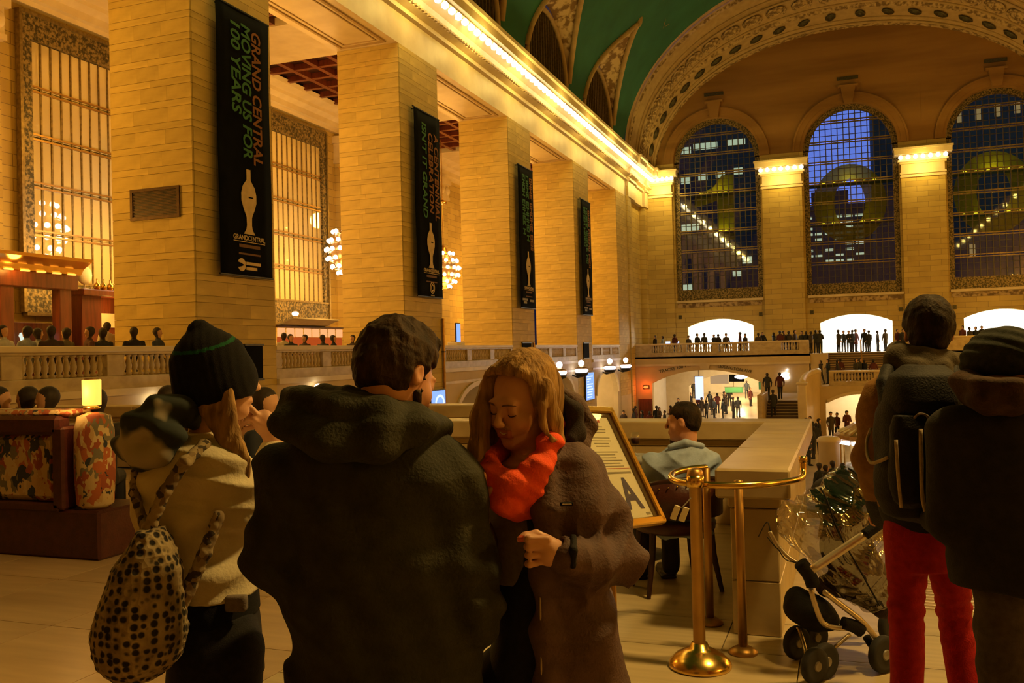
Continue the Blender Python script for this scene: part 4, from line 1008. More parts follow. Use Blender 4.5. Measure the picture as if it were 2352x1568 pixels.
# signs and shop fronts in the lit passage
for (x, y, z, w_, h_, mt, lb, nm) in ((-12.0,79.4,-1.9,0.7,2.0,'screen_pale','tall white lit sign at the left inside the lit passage','lit_sign'),(-10.6,82,-1.2,1.6,0.9,'lit_window_warm','warm lit sign in the middle of the lit passage','lit_sign'),(-9.0,81,-1.0,1.3,0.9,'banner_black','black hanging sign in the lit passage','hanging_sign'),(-6.6,79.3,-1.75,0.8,0.6,'print_green','green street sign at the right inside the lit passage','street_sign'),(-9.6,84,-2.3,1.6,0.5,'print_green','dark green shop sign over the far passage door','shop_sign')):
    t = thing(nm, lb, 'sign', (x,y,z)); MB().cbox((0,0,0),(w_,0.1,h_),0.02).obj('panel', mt, t); MB().box(-w_/2-0.03,w_/2+0.03,-0.04,0.04,h_/2,h_/2+0.05).obj('sign_rim', 'bronze_dark', t)
    if z-h_/2 > -3.2: MB().tube([(0,0,h_/2),(0,0,-0.1-z)],0.03,6).obj('hanger','bronze_dark',t)
for (x,y,lb) in ((-8.2,77.0,'wide white ceiling lamp in the lit passage'),(-6.6,76.0,'small white ceiling lamp at the right of the lit passage')):
    t = thing('passage_lamp', lb, 'lamp', (x,y,-0.9)); MB().ball((0,0,0),0.35,12,6,(1.5,1,0.5)).obj('globe', 'bulb_cool', t, True); MB().tube([(0,0,0.1),(0,0,0.82)],0.03,6).obj('stem','brass_dull',t)
# ---- information kiosk in the middle of the concourse
t = thing('info_kiosk', 'round glass information kiosk with striped canopy on the concourse floor', 'kiosk', (1.50, 40.0, ZC))
MB().lathe([(1.9,0.0),(1.95,0.05),(1.9,1.0),(2.05,1.05),(2.05,1.15),(1.7,1.16)], n=16).obj('counter', 'brass_dull', t)
MB().lathe([(1.8,1.16),(1.8,2.35)], n=16).obj('glass_wall', 'display_glass', t)
MB().lathe([(1.9,2.3),(2.05,2.35),(2.05,2.5),(1.95,2.55),(1.3,2.95),(0.4,3.0)], n=16).obj('canopy', 'brass_dull', t)
for k in range(8):
    a = math.pi+0.35+k*0.28
    MB().cbox((0,0,0),(0.42,0.1,0.14),0.02).obj('strip_light', 'kiosk_light', t, False, (1.95*math.cos(a), 1.95*math.sin(a), 2.22), (0,0,a+math.pi/2))
for k in range(14):
    a = math.pi-0.3+k*0.2; MB().tube([(1.9*math.cos(a),1.9*math.sin(a),2.6),(0.7*math.cos(a),0.7*math.sin(a),3.05)],0.05,5).obj('canopy_rib','plaster_white',t)
for k in range(16):
    a = 2*math.pi*k/16; MB().tube([(1.8*math.cos(a),1.8*math.sin(a),1.1),(1.8*math.cos(a),1.8*math.sin(a),2.4)],0.03,5).obj('glazing_post','brass',t)
MB().lathe([(0.6,1.0),(0.6,1.5),(0.9,1.55),(0.9,1.7),(0.3,1.72)], n=12).obj('leaflet_rack','plaster_white',t)
point('kiosk_light_source', (1.50, 39.0, ZC+2.0), 60, (0.95,0.9,1.0), 0.2)
t = thing('marble_newel', 'pale rounded marble newel on the concourse, left of the round kiosk', 'newel', (-0.72, 38.0, ZC)); MB().lathe([(0.42,0.0),(0.4,2.3),(0.46,2.35),(0.46,2.45),(0.36,2.55),(0.14,2.58)], n=20).obj('shaft', 'stone_pale', t, True); MB().lathe([(0.52,0),(0.52,0.25),(0.43,0.3)], n=20).obj('newel_base','parapet_stone',t)

# ================================================================== RESTAURANT ON THE NORTH BALCONY
t = thing('bar_canopy', 'red wood bar canopy with a gilt lit cornice at far left', 'bar', (-24.0, 21.0, ZB))
for y in (-2.5, -0.5, 1.7): MB().cbox((0,y,1.7),(0.35,0.5,3.4),0.03).obj('post', 'wood_red', t)
MB().cbox((0,-0.4,3.3),(0.45,5.2,0.5),0.03).obj('lintel', 'wood_red', t)
MB().prism([(-0.2,3.55),(0.2,3.55),(0.25,3.6),(0.35,3.75),(0.7,3.95),(0.75,4.05),(-0.2,4.05)], -3.2, 2.3, 'y').obj('gilt_cornice', 'brass', t)
for k in range(9): MB().cbox((0.24,-2.9+k*0.6,3.56),(0.1,0.3,0.05),0.01).obj('strip_light', 'amber_shade', t)
MB().cbox((-0.9,-0.4,1.0),(0.3,4.8,2.0),0.02).obj('back_bar', 'wood_red', t); MB().cbox((-0.55,-0.4,1.2),(0.4,4.6,0.06),0.01).obj('shelf', 'wood_dark', t)
for k, y in enumerate((0.55, 1.15)):
    b_ = MB().lathe([(0.16,0.0),(0.2,0.1),(0.1,0.3),(0.13,0.45),(0.2,0.6),(0.14,0.75),(0.05,0.78)], n=10).obj('table_lamp', 'lit_window', t, True, (-0.45, y, 1.23)); b_.scale = (0.5,0.5,0.55)
point('bar_light', (-23.4, 20.6, 4.6), 40, WARM, 0.2)
t = thing('wine_cabinet', 'red wood cabinet with a glowing recess beside the nearest pier', 'cabinet', (-24.6, 25.0, ZB))
MB().cbox((0,-0.9,1.5),(0.9,0.9,3.0),0.03).obj('side_panel', 'wood_red', t); MB().cbox((-0.3,0.6,1.5),(0.2,2.4,3.0),0.02).obj('back_panel', 'wood_red', t); MB().cbox((0.05,0.2,3.05),(1.1,3.2,0.22),0.03).obj('cabinet_cornice', 'wood_red', t); MB().cbox((0.1,1.9,1.5),(0.7,0.3,3.0),0.02).obj('side_panel','wood_red',t)
MB().box(-0.18,-0.15,-0.4,1.6,1.9,2.5).obj('menu_board', 'bulb_white', t) if False else MB().box(-0.18,-0.15,-0.4,1.6,1.9,2.4).obj('menu_board', 'paper', t)
MB().box(-0.19,-0.16,-0.4,1.6,0.6,1.6).obj('glow_panel', 'back_bar_red', t); MB().ball((0.1,-0.3,1.75),0.09,8,6).obj('lamp_globe','bulb_white',t,True)
for k in range(7): MB().lathe([(0.05,0),(0.1,0.05),(0.11,0.2),(0.03,0.28),(0.03,0.4)], n=8).obj('decanter','brass',t,True,(0.3,-0.5+k*0.3,3.16))
point('cabinet_light', (-24.2, 25.2, ZB+2.6), 25, WARM, 0.1)
t = thing('round_fan', 'white round fan standing on the red cabinet', 'fan', (-24.5, 24.15, ZB+3.16)); MB().lathe([(0.02,-0.06),(0.3,-0.05),(0.34,0.0),(0.3,0.05),(0.02,0.06)], (0,0,0.52), 16, 'x').obj('fan_cage', 'plaster_white', t, True); MB().lathe([(0.16,0),(0.14,0.04),(0.03,0.08),(0.03,0.2)], n=10).obj('fan_foot','plaster_white',t)
t = thing('back_bar', 'lit back bar with square glowing panels between the two nearest piers', 'bar', (-25.2, 39.3, ZB))
MB().cbox((0,0,0.6),(0.5,6.0,1.2),0.02).obj('counter', 'wood_red', t); MB().box(-0.05,0.0,-2.9,2.9,1.2,1.65).obj('glow_panel', 'back_bar_red', t); MB().cbox((0,0,2.16),(0.3,6.2,0.08),0.01).obj('shelf','wood_dark',t)
for k in range(8): MB().cbox((0.0,-2.6+k*0.75,1.88),(0.06,0.62,0.42),0.02).obj('light_panel', 'bar_backlight', t)
MB().add([(0,-2.9,2.2),(0.9,-2.9,2.5),(0.9,1.2,2.5),(0,1.2,2.2),(0,-2.9,2.26),(0.9,-2.9,2.56),(0.9,1.2,2.56),(0,1.2,2.26)],[(0,3,2,1),(4,5,6,7),(0,1,5,4),(1,2,6,5),(2,3,7,6),(3,0,4,7)]).obj('awning','print_grey',t)
MB().ball((0.6,-2.3,2.75),0.15,10,6,(1,1.3,0.7)).obj('spot_lamp','bulb_white',t,True)

# ================================================================== NEAR PARAPETS
def parapet(name, lb, x0, x1, y0, y1, capover=0.07):
    t = thing(name, lb, 'parapet', ((x0+x1)/2, (y0+y1)/2, 0)); a, b = (x1-x0)/2, (y1-y0)/2
    long_y = (y1-y0) > (x1-x0); L = (y1-y0) if long_y else (x1-x0); n = max(2, round(L/1.1))
    for i in range(n):
        u0, u1 = -L/2+L*i/n+0.002, -L/2+L*(i+1)/n-0.002
        for z0, z1, sh in ((0.0,0.30,1),(0.303,0.70,1),):
            c = (0,(u0+u1)/2,(z0+z1)/2) if long_y else ((u0+u1)/2,0,(z0+z1)/2); s = (2*a,u1-u0,z1-z0) if long_y else (u1-u0,2*b,z1-z0)
            MB().cbox(c, s, 0.006).obj('stone_block', 'parapet_stone', t)
        c = (0,(u0+u1)/2,0.735) if long_y else ((u0+u1)/2,0,0.735); s = (2*a+0.03,u1-u0,0.06) if long_y else (u1-u0,2*b+0.03,0.06); MB().cbox(c, s, 0.01).obj('bed_mould', 'parapet_stone', t)
        e = capover if i in (0,n-1) else 0
        lo = u0-(capover if i == 0 else 0); hi = u1+(capover if i == n-1 else 0)
        c = (0,(lo+hi)/2,0.847) if long_y else ((lo+hi)/2,0,0.847); s = (2*a+2*capover,hi-lo,0.165) if long_y else (hi-lo,2*b+2*capover,0.165); MB().cbox(c, s, 0.012).obj('coping', 'parapet_stone', t)
    return t
parapet('stone_parapet', 'stone parapet end block with broad coping behind the brass posts', -0.63, -0.37, 5.17, 8.2)
parapet('stone_parapet', 'stone parapet running behind the seated man in the blue shirt', -4.3, -0.37, 8.35, 8.62)
parapet('stone_parapet', 'low stone parapet behind the dark-coated man, along the left diners', -12.4, -4.4, 10.9, 11.2)
# balcony front below the parapets
struct(MB().box(-4.4, -0.3, 8.6, 8.9, ZC, -0.02).obj('wall_balcony', 'stone_plain'), 'front wall of the near balcony')

# ================================================================== BANQUETTE, TABLE LAMP
mottled('floral_upholstery', [(0.46,0.31,0.14),(0.38,0.11,0.035),(0.45,0.33,0.17),(0.03,0.035,0.05),(0.52,0.40,0.22),(0.16,0.14,0.09),(0.48,0.34,0.16),(0.28,0.07,0.03)], 15.0, rough=0.9, distort=0.2, stretch=(1,1,0.7))
t = thing('banquette', 'banquette booth with floral upholstery and maroon wood frame at far left', 'booth', (-7.0, 5.75, 0))
MB().cbox((-0.08,0.25,0.20),(2.8,0.6,0.40),0.02).obj('base', 'leather_maroon', t); MB().cbox((-0.08,0.25,0.03),(2.76,0.56,0.06),0.01).obj('toe_kick', 'black_metal', t)
MB().cbox((-0.25,0.2,0.74),(2.3,0.3,0.68),0.03).obj('back_shell', 'leather_maroon', t)
MB().cbox((-0.35,-0.0,1.09),(2.55,0.16,0.16),0.03).obj('top_rail', 'leather_maroon', t); MB().cbox((0.92,0.0,0.74),(0.13,0.16,0.68),0.02).obj('stile', 'leather_maroon', t); MB().cbox((-0.35,0.0,0.42),(2.55,0.16,0.07),0.015).obj('bottom_rail','leather_maroon',t)
MB().cbox((-0.3,0.02,0.74),(2.34,0.14,0.56),0.05).obj('back_panel', 'floral_upholstery', t)
MB().cbox((-0.35,0.14,1.185),(2.6,0.3,0.06),0.03).obj('back_cushion_top', 'floral_upholstery', t, True)
e_ = MB().lathe([(0.10,0.40),(0.145,0.44),(0.16,0.7),(0.155,1.05),(0.13,1.16),(0.05,1.19)], (1.14,0.10,0), 14, 'z', (1.0,1.0)); e_.obj('end_bolster', 'floral_upholstery', t, True)
t = thing('table_lamp', 'glowing amber table lamp on top of the floral booth', 'lamp', (-5.92, 5.89, 1.215))
MB().lathe([(0.07,0.0),(0.07,0.015),(0.02,0.03),(0.015,0.04)], n=12).obj('foot', 'brass', t, True)
MB().lathe([(0.066,0.03),(0.073,0.035),(0.076,0.24),(0.07,0.245)], n=18).obj('shade', 'amber_shade', t, True); MB().lathe([(0.06,0.245),(0.055,0.255),(0.01,0.26)], n=12).obj('top_cap','brass_dull',t)
point('table_lamp_light', (-5.92, 5.72, 1.36), 6, (1.0,0.5,0.12), 0.05)

# ================================================================== BRASS POSTS AND RAIL
t = thing('brass_stanchion', 'front brass stanchion with a wide domed foot', 'stanchion', (-0.729, 4.60, 0), group='brass posts by the parapet')
MB().lathe([(0.155,0.0),(0.158,0.012),(0.15,0.03),(0.12,0.06),(0.075,0.085),(0.05,0.095),(0.04,0.12)], n=28).obj('domed_foot', 'brass', t, True)
MB().lathe([(0.033,0.1),(0.031,0.12),(0.031,0.90),(0.04,0.905),(0.042,0.96),(0.036,0.985),(0.015,0.995)], n=18).obj('post', 'brass_dull', t, True); MB().lathe([(0.043,0.9),(0.046,0.93),(0.043,0.96)], n=18).obj('collar', 'brass', t, True)
for (x, y, lb) in ((-0.545,4.86,'thin brass post with a flat foot right of the domed stanchion'),(-0.78,5.33,'rear thin brass post with a flat foot, half hidden by the domed stanchion')):
    t = thing('brass_post', lb, 'post', (x, y, 0), group='brass posts by the parapet'); MB().lathe([(0.075,0.0),(0.075,0.012),(0.05,0.03),(0.03,0.04)], n=18).obj('foot', 'brass_dull', t, True); MB().lathe([(0.024,0.03),(0.023,0.9),(0.01,0.905)], n=14).obj('post', 'brass_dull', t, True)
rl = thing('brass_rail', 'curved polished brass handrail held by the brass posts', 'handrail', (-0.6, 5.0, 0.905))
pts = [(-0.18,0.33,0.0),(-0.27,0.22,0.0),(-0.315,0.05,0.0),(-0.30,-0.12,0.0),(-0.25,-0.25,0.0),(-0.15,-0.33,0.0),(-0.02,-0.36,0.0),(0.12,-0.33,0.0),(0.24,-0.24,0.0),(0.33,-0.12,0.0),(0.365,0.0,0.0),(0.37,0.06,0.02),(0.37,0.08,0.07)]
def smooth_pts(pts, n=4):
    P_ = [Vector(p) for p in pts]; out = []
    for i in range(len(P_)-1):
        p0, p1, p2, p3 = P_[max(i-1,0)], P_[i], P_[i+1], P_[min(i+2,len(P_)-1)]
        for k in range(n):
            s = k/n; out.append(0.5*((2*p1)+(p2-p0)*s+(2*p0-5*p1+4*p2-p3)*s*s+(3*p1-p0-3*p2+p3)*s**3))
    out.append(P_[-1]); return out
MB().tube(smooth_pts(pts), 0.018, 10).obj('rail', 'brass', rl, True); MB().lathe([(0.022,0),(0.024,0.01),(0.022,0.03),(0.01,0.034)], (0.37,0.08,0.07), 12).obj('end_cap', 'brass', rl, True)
tg = tag(MB().cbox((0,0,0),(0.03,0.008,0.075),0.002).obj('price_tag', 'paper', None, False, (-0.80, 4.42, 0.80), (0.2,0.35,0.35)), 'small white tag clipped under the brass rail', 'tag'); MB().cbox((0.042,0,0.005),(0.03,0.008,0.075),0.002).obj('tag_leaf','paper',tg); MB().tube([(0.02,0.0,0.03),(0.05,0.02,0.09)],0.003,5).obj('tag_string','print_grey',tg)

# ================================================================== MENU STAND
BR, TR = at(1521,1200,4.05), at(1397,940,4.30)
e_dir = (R0*0.62 + Vector((-math.sin(YAW),math.cos(YAW),0))*0.78).normalized()
up_ = (TR-BR); Hm = up_.length; up_.normalize(); e_dir = (e_dir-up_*e_dir.dot(up_)).normalized(); nrm = e_dir.cross(up_).normalized()
Wm = 0.46; O_ = BR - e_dir*Wm
t = thing('menu_stand', 'tilted menu in a brass frame with a big blue letter A, behind the blonde woman', 'menu stand', (O_.x+e_dir.x*Wm/2+up_.x*0.25, O_.y+e_dir.y*Wm/2+up_.y*0.25, 0))
Mx = Matrix.Identity(4)
for i in range(3): Mx[i][0], Mx[i][1], Mx[i][2], Mx[i][3] = e_dir[i], up_[i], nrm[i], O_[i]
loc_ = Matrix.Translation(t.location).inverted() @ Mx
def on(o): o.matrix_local = loc_; return o
f = MB(); f.cbox((Wm/2,0.012,0),(Wm+0.03,0.035,0.04),0.006); f.cbox((Wm/2,Hm-0.012,0),(Wm+0.03,0.035,0.04),0.006); f.cbox((0,Hm/2,0),(0.035,Hm,0.04),0.006); f.cbox((Wm,Hm/2,0),(0.035,Hm,0.04),0.006)
on(f.obj('frame', 'brass', t)); on(MB().box(0,Wm,0,Hm,-0.02,-0.005).obj('backboard', 'black_metal', t)); on(MB().box(0.02,Wm-0.02,0.025,Hm-0.025,-0.005,0.0).obj('menu_sheet', 'paper', t))
bev = MB(); bev.box(Wm-0.045,Wm-0.018,0.02,Hm-0.02,0,0.006); bev.box(0.018,0.045,0.02,Hm-0.02,0,0.006); bev.box(0.02,Wm-0.02,Hm-0.045,Hm-0.018,0,0.006); on(bev.obj('inner_frame', 'wood_dark', t))
def print_(body, mt, x, y, L, h, bold=0.0):
    o = place(text_mesh(body, mt, L, h, 0.001, bold), 'lettering', t); o.matrix_local = loc_ @ Matrix.Translation((x,y,0.0015)); return o
print_('A', 'print_blue', Wm-0.21, 0.075, 0.13, 0.155, 0.03); on(MB().box(Wm-0.30,Wm-0.06,0.25,0.259,0,0.0015).obj('small_print','print_grey',t)); on(MB().box(Wm-0.088,Wm-0.056,0.045,0.057,0,0.0015).obj('small_print','print_grey',t))
on(MB().box(Wm-0.31,Wm-0.055,0.275,0.277,0.0,0.0015).obj('rule', 'print_red', t))
on(MB().box(Wm-0.20,Wm-0.12,Hm-0.075,Hm-0.06,0,0.0015).obj('menu_heading', 'print_red', t))
rs = random.Random(3)
for k in range(15):
    y = Hm-0.10-k*0.0145
    if k in (3,8): continue
    L = rs.uniform(0.10,0.2); on(MB().box(Wm-0.18-L/2,Wm-0.18+L/2,y,y+0.004,0,0.0012).obj('menu_line', 'print_grey', t))
on(MB().box(0.02,Wm-0.02,0.025,Hm-0.025,0.008,0.009).obj('cover_glass', 'display_glass', t))
lower = O_+e_dir*Wm/2+up_*0.25-Vector(t.location)
MB().tube([(0,0,0.03),(0,0,lower.z-0.03)], 0.02, 10).obj('pole', 'brass_dull', t); MB().lathe([(0.17,0),(0.17,0.015),(0.05,0.04),(0.02,0.05)], n=20).obj('stand_foot', 'brass_dull', t, True)

# ================================================================== CHAIRS AND TABLE
def barrel_chair(lb, loc, rz):
    t = thing('barrel_chair', lb, 'chair', loc, rz, 'barrel-back dining chairs')
    seat = MB(); seat.lathe([(0.24,0.40),(0.27,0.42),(0.275,0.46),(0.25,0.49),(0.1,0.50),(0.02,0.50)], n=20); seat.obj('seat', 'leather_maroon', t, True)
    arc = [math.radians(a) for a in range(-190, 11, 10)]   # open towards +y
    def st(a, hi):
        k = abs(math.sin(a)) if math.sin(a) < 0 else 0.0
        top = 0.64+0.13*k**0.7
        return lambda q: ((0.275+q[0]+0.02*k)*math.cos(a), (0.275+q[0]+0.02*k)*math.sin(a), (0.52 if q[1] == 0 else top))
    MB().sweep([(0.0,0),(0.035,0),(0.035,1),(0.0,1)], [st(a,1) for a in arc]).obj('backrest', 'leather_maroon', t, True)
    MB().tube([st(a,1)((0.017,1)) for a in arc], 0.02, 8).obj('back_rail', 'wood_dark', t, True)
    for i, a in enumerate(arc[1:-1]):
        p = st(a,1)((0.037,1)); MB().ball((p[0],p[1],p[2]-0.035),0.006,6,4).obj('brass_nail','brass',t,True)
    for a in (-150,-30,40,140):
        r = math.radians(a); c, s = math.cos(r), math.sin(r)
        MB().tube([(0.235*c,0.235*s,0.44),(0.25*c,0.25*s,0.25),(0.30*c,0.30*s,0.0)], [0.024,0.022,0.015], 8).obj('leg', 'wood_dark', t)
    return t
barrel_chair('maroon barrel chair carrying the man in the blue shirt', (-1.10, 6.02, 0), math.radians(35))
barrel_chair('maroon barrel chair seen between the dark-coated man and the blonde woman', (-3.05, 6.2, 0), math.radians(70))
t = thing('dining_table', 'dark round dining table in front of the man in the blue shirt', 'table', (-1.62, 6.95, 0))
MB().lathe([(0.42,0.70),(0.45,0.71),(0.45,0.735),(0.43,0.745),(0.02,0.746)], n=28).obj('tabletop', 'wood_dark', t, True); MB().lathe([(0.28,0),(0.28,0.02),(0.06,0.06),(0.045,0.1),(0.045,0.7)], n=16).obj('pedestal_leg', 'black_metal', t, True)
def goblet(lb, x, y, z):
    t = thing('wine_glass', lb, 'glass', (x,y,z), group='wine glasses on the dining table'); MB().lathe([(0.035,0.0),(0.034,0.003),(0.006,0.01),(0.005,0.08),(0.03,0.1),(0.04,0.14),(0.033,0.19)], n=14).obj('bowl', 'display_glass', t, True); MB().lathe([(0.028,0.1),(0.037,0.135),(0.036,0.145),(0.002,0.146)],n=12).obj('wine','leather_maroon',t,True)
goblet('wine glass left of the man in the blue shirt', -1.78, 6.78, 0.747); goblet('wine glass in front of the face of the man in the blue shirt', -1.6, 7.15, 0.747); goblet('wine glass right of the man in the blue shirt', -1.28, 7.1, 0.747)
t = thing('table_plant', 'small green leaves in a cup on the dining table', 'plant', (-1.72, 6.68, 0.747)); MB().lathe([(0.03,0),(0.04,0.06),(0.036,0.06),(0.01,0.055)], n=12).obj('cup', 'plaster_white', t, True)
noisy('leaf_green', (0.04,0.22,0.02), (0.08,0.32,0.04), 0.6, scale=20)
for k in range(7):
    a = k*0.9; c, s = math.cos(a), math.sin(a); MB().add([(0,0,0.05),(0.03*c-0.012*s,0.03*s+0.012*c,0.085),(0.055*c,0.055*s,0.09),(0.03*c+0.012*s,0.03*s-0.012*c,0.085),(0.03*c,0.03*s,0.078)],[(0,1,4),(1,2,4),(2,3,4),(3,0,4)]).obj('leaf','leaf_green',t)

# ================================================================== PEOPLE: blended-volume modelling kit
class Sdf:
    def __init__(s): s.ops = []
    def _add(s, fn, lo, hi, k, sub): s.ops.append((fn, np.array(lo,float), np.array(hi,float), k, sub)); return s
    def rc(s, a, b, ra, rb=None, k=0.02, sub=False):
        a = np.array(a,float); b = np.array(b,float); rb = ra if rb is None else rb; ba = b-a; l2 = max(ba@ba, 1e-9)
        def fn(X,Y,Z):
            px, py, pz = X-a[0], Y-a[1], Z-a[2]
            t = np.clip((px*ba[0]+py*ba[1]+pz*ba[2])/l2, 0, 1)
            return np.sqrt((px-ba[0]*t)**2+(py-ba[1]*t)**2+(pz-ba[2]*t)**2)-(ra+(rb-ra)*t)
        r = max(ra, rb); return s._add(fn, np.minimum(a,b)-r, np.maximum(a,b)+r, k, sub)
    def chain(s, pts, rs, k=0.02, sub=False):
        if not isinstance(rs, (list,tuple)): rs = [rs]*len(pts)
        for i in range(len(pts)-1): s.rc(pts[i], pts[i+1], rs[i], rs[i+1], k, sub)
        return s
    def el(s, c, r, R=None, k=0.02, sub=False):
        c = np.array(c,float); r = np.array(r,float); Rm = np.eye(3) if R is None else np.array(R)
        def fn(X,Y,Z):
            p = np.stack([X-c[0], Y-c[1], Z-c[2]], -1) @ Rm
            q = p/r; k0 = np.sqrt((q*q).sum(-1)); q2 = q/r; k1 = np.sqrt((q2*q2).sum(-1))+1e-9
            return k0*(k0-1.0)/k1
        e = np.abs(Rm) @ r; return s._add(fn, c-e, c+e, k, sub)
    def bx(s, c, hs, R=None, r=0.01, k=0.02, sub=False):
        c = np.array(c,float); hs = np.array(hs,float)-r; Rm = np.eye(3) if R is None else np.array(R)
        def fn(X,Y,Z):
            p = np.abs(np.stack([X-c[0], Y-c[1], Z-c[2]], -1) @ Rm)-hs
            return np.sqrt((np.maximum(p,0)**2).sum(-1))+np.minimum(p.max(-1),0)-r
        e = np.abs(Rm) @ (hs+r); return s._add(fn, c-e, c+e, k, sub)
    def loft(s, rows, k=0.02, sub=False, p=2.0, cap=True):
        """rows of (z, cx, cy, rx, ry)"""
        rows = sorted(rows); A = np.array(rows, float); z0, z1 = A[0,0], A[-1,0]
        def fn(X,Y,Z):
            zz = np.clip(Z, z0, z1)
            cx, cy, rx, ry = (np.interp(zz, A[:,0], A[:,i]) for i in (1,2,3,4))
            q = (np.abs((X-cx)/rx)**p+np.abs((Y-cy)/ry)**p)**(1/p)
            d = (q-1)*np.minimum(rx, ry)
            return np.maximum(d, np.maximum(z0-Z, Z-z1))
        lo = [(A[:,1]-A[:,3]).min(), (A[:,2]-A[:,4]).min(), z0]; hi = [(A[:,1]+A[:,3]).max(), (A[:,2]+A[:,4]).max(), z1]
        return s._add(fn, lo, hi, k, sub)
    def build(s, h, disp=None):
        adds = [o for o in s.ops if not o[4]]
        lo = np.min([o[1] for o in adds], 0)-4*h; hi = np.max([o[2] for o in adds], 0)+4*h
        n = np.ceil((hi-lo)/h).astype(int)+1
        ax = [lo[i]+h*np.arange(n[i]) for i in range(3)]
        F = np.full(n, 10.0, np.float32)
        for fn, a, b, k, sub in s.ops:
            m = k+4*h
            i0 = np.maximum(np.floor((a-m-lo)/h).astype(int), 0); i1 = np.minimum(np.ceil((b+m-lo)/h).astype(int)+1, n)
            if (i1 <= i0).any(): continue
            sl = tuple(slice(p, q) for p, q in zip(i0, i1))
            X, Y, Z = np.meshgrid(ax[0][sl[0]], ax[1][sl[1]], ax[2][sl[2]], indexing='ij')
            d = fn(X,Y,Z).astype(np.float32); f = F[sl]
            if sub:
                d = -d; hh = np.maximum(k-np.abs(f-d), 0)/max(k,1e-6); F[sl] = np.maximum(f,d)+hh*hh*k*0.25
            else:
                hh = np.maximum(k-np.abs(f-d), 0)/max(k,1e-6); F[sl] = np.minimum(f,d)-hh*hh*k*0.25
        if disp is not None:
            I = np.argwhere(np.abs(F) < 0.06)
            P = lo+I*h; F[tuple(I.T)] += disp(P).astype(np.float32)
        F[0]=F[-1]=1; F[:,0]=F[:,-1]=1; F[:,:,0]=F[:,:,-1]=1
        S = F < 0
        c = np.zeros(n-1, np.int8)
        for dx in (0,1):
            for dy in (0,1):
                for dz in (0,1): c += S[dx:n[0]-1+dx, dy:n[1]-1+dy, dz:n[2]-1+dz]
        act = (c > 0)&(c < 8); I = np.argwhere(act); vid = np.full(act.shape, -1, np.int32); vid[tuple(I.T)] = np.arange(len(I))
        sm = np.zeros((len(I),3)); ct = np.zeros(len(I))
        cor = [(x,y,z) for x in (0,1) for y in (0,1) for z in (0,1)]
        for a in cor:
            for axn in range(3):
                if a[axn]: continue
                b = list(a); b[axn] = 1
                fa = F[I[:,0]+a[0], I[:,1]+a[1], I[:,2]+a[2]]; fb = F[I[:,0]+b[0], I[:,1]+b[1], I[:,2]+b[2]]
                m = (fa < 0) != (fb < 0); t = np.where(m, fa/np.where(m, fa-fb, 1), 0)
                p = np.tile(np.array(a,float), (len(I),1)); p[:,axn] = t
                sm[m] += p[m]; ct[m] += 1
        V = lo+h*(I+sm/ct[:,None])
        Q = []
        for axn in range(3):
            o1, o2 = (axn+1)%3, (axn+2)%3
            A0 = [slice(1,-1)]*3; A0[axn] = slice(0,-1); A1 = list(A0); A1[axn] = slice(1,None)
            s0 = S[tuple(A0)]; s1 = S[tuple(A1)]; E = np.argwhere(s0 != s1); off = np.ones(3,int); off[axn] = 0; E0 = E+off
            fl = s0[tuple(E.T)]
            def cell(d1, d2):
                q = E0.copy(); q[:,o1] -= d1; q[:,o2] -= d2; return vid[tuple(q.T)]
            q = np.stack([cell(1,1), cell(0,1), cell(0,0), cell(1,0)], 1)
            q[~fl] = q[~fl][:,::-1]; Q.append(q)
        Q = np.concatenate(Q); Q = Q[(Q >= 0).all(1)]
        return V, Q
def np_mesh(name, V, Q, mats, mi=None):
    me = bpy.data.meshes.new(name); nv, nq = len(V), len(Q); w = Q.shape[1]
    me.vertices.add(nv); me.vertices.foreach_set('co', np.asarray(V,np.float32).ravel())
    me.loops.add(nq*w); me.loops.foreach_set('vertex_index', np.asarray(Q,np.int32).ravel())
    me.polygons.add(nq); me.polygons.foreach_set('loop_start', np.arange(nq,dtype=np.int32)*w)
    me.polygons.foreach_set('use_smooth', np.ones(nq,bool))
    for m_ in mats: me.materials.append(MATS[m_])
    if mi is not None: me.polygons.foreach_set('material_index', np.asarray(mi,np.int32))
    me.update(calc_edges=True); me.validate(); return me
def sdf_obj(S, name, mats, parent, h, disp=None, zones=None):
    V, Q = S.build(h, disp); mats = [mats] if isinstance(mats, str) else mats
    mi = zones(V[Q].mean(1)) if zones else None
    o = bpy.data.objects.new(name, np_mesh(name, V, Q, mats, mi)); C.objects.link(o); o.parent = parent
    return o
_rg = np.random.RandomState(3)
_K = _rg.normal(size=(14,3)); _PH = _rg.uniform(0,6.28,14)
def snoise(P, sc=1.0):
    r = np.zeros(len(P))
    for i in range(14): r += np.sin((P@_K[i])*sc+_PH[i])
    return r/5.0
def folds(amp, freq, d, warp=2.0, sc=6.0):
    d = np.array(d,float); d /= np.linalg.norm(d)
    return lambda P: amp*np.sin(freq*(P@d)+warp*snoise(P, sc))
def creases(amp, freq, d, warp=1.5, sc=6.0):
    d = np.array(d,float); d /= np.linalg.norm(d)
    return lambda P: amp*(np.abs(np.sin(freq*(P@d)+warp*snoise(P, sc)))**0.6-0.7)
def wrinkle(*parts):
    return lambda P: sum(f(P) for f in parts)
def lumps(amp, sc): return lambda P: amp*snoise(P, sc)
def masked(f, c, r):
    c = np.array(c,float); return lambda P: f(P)*np.exp(-((P-c)**2).sum(1)/(r*r))

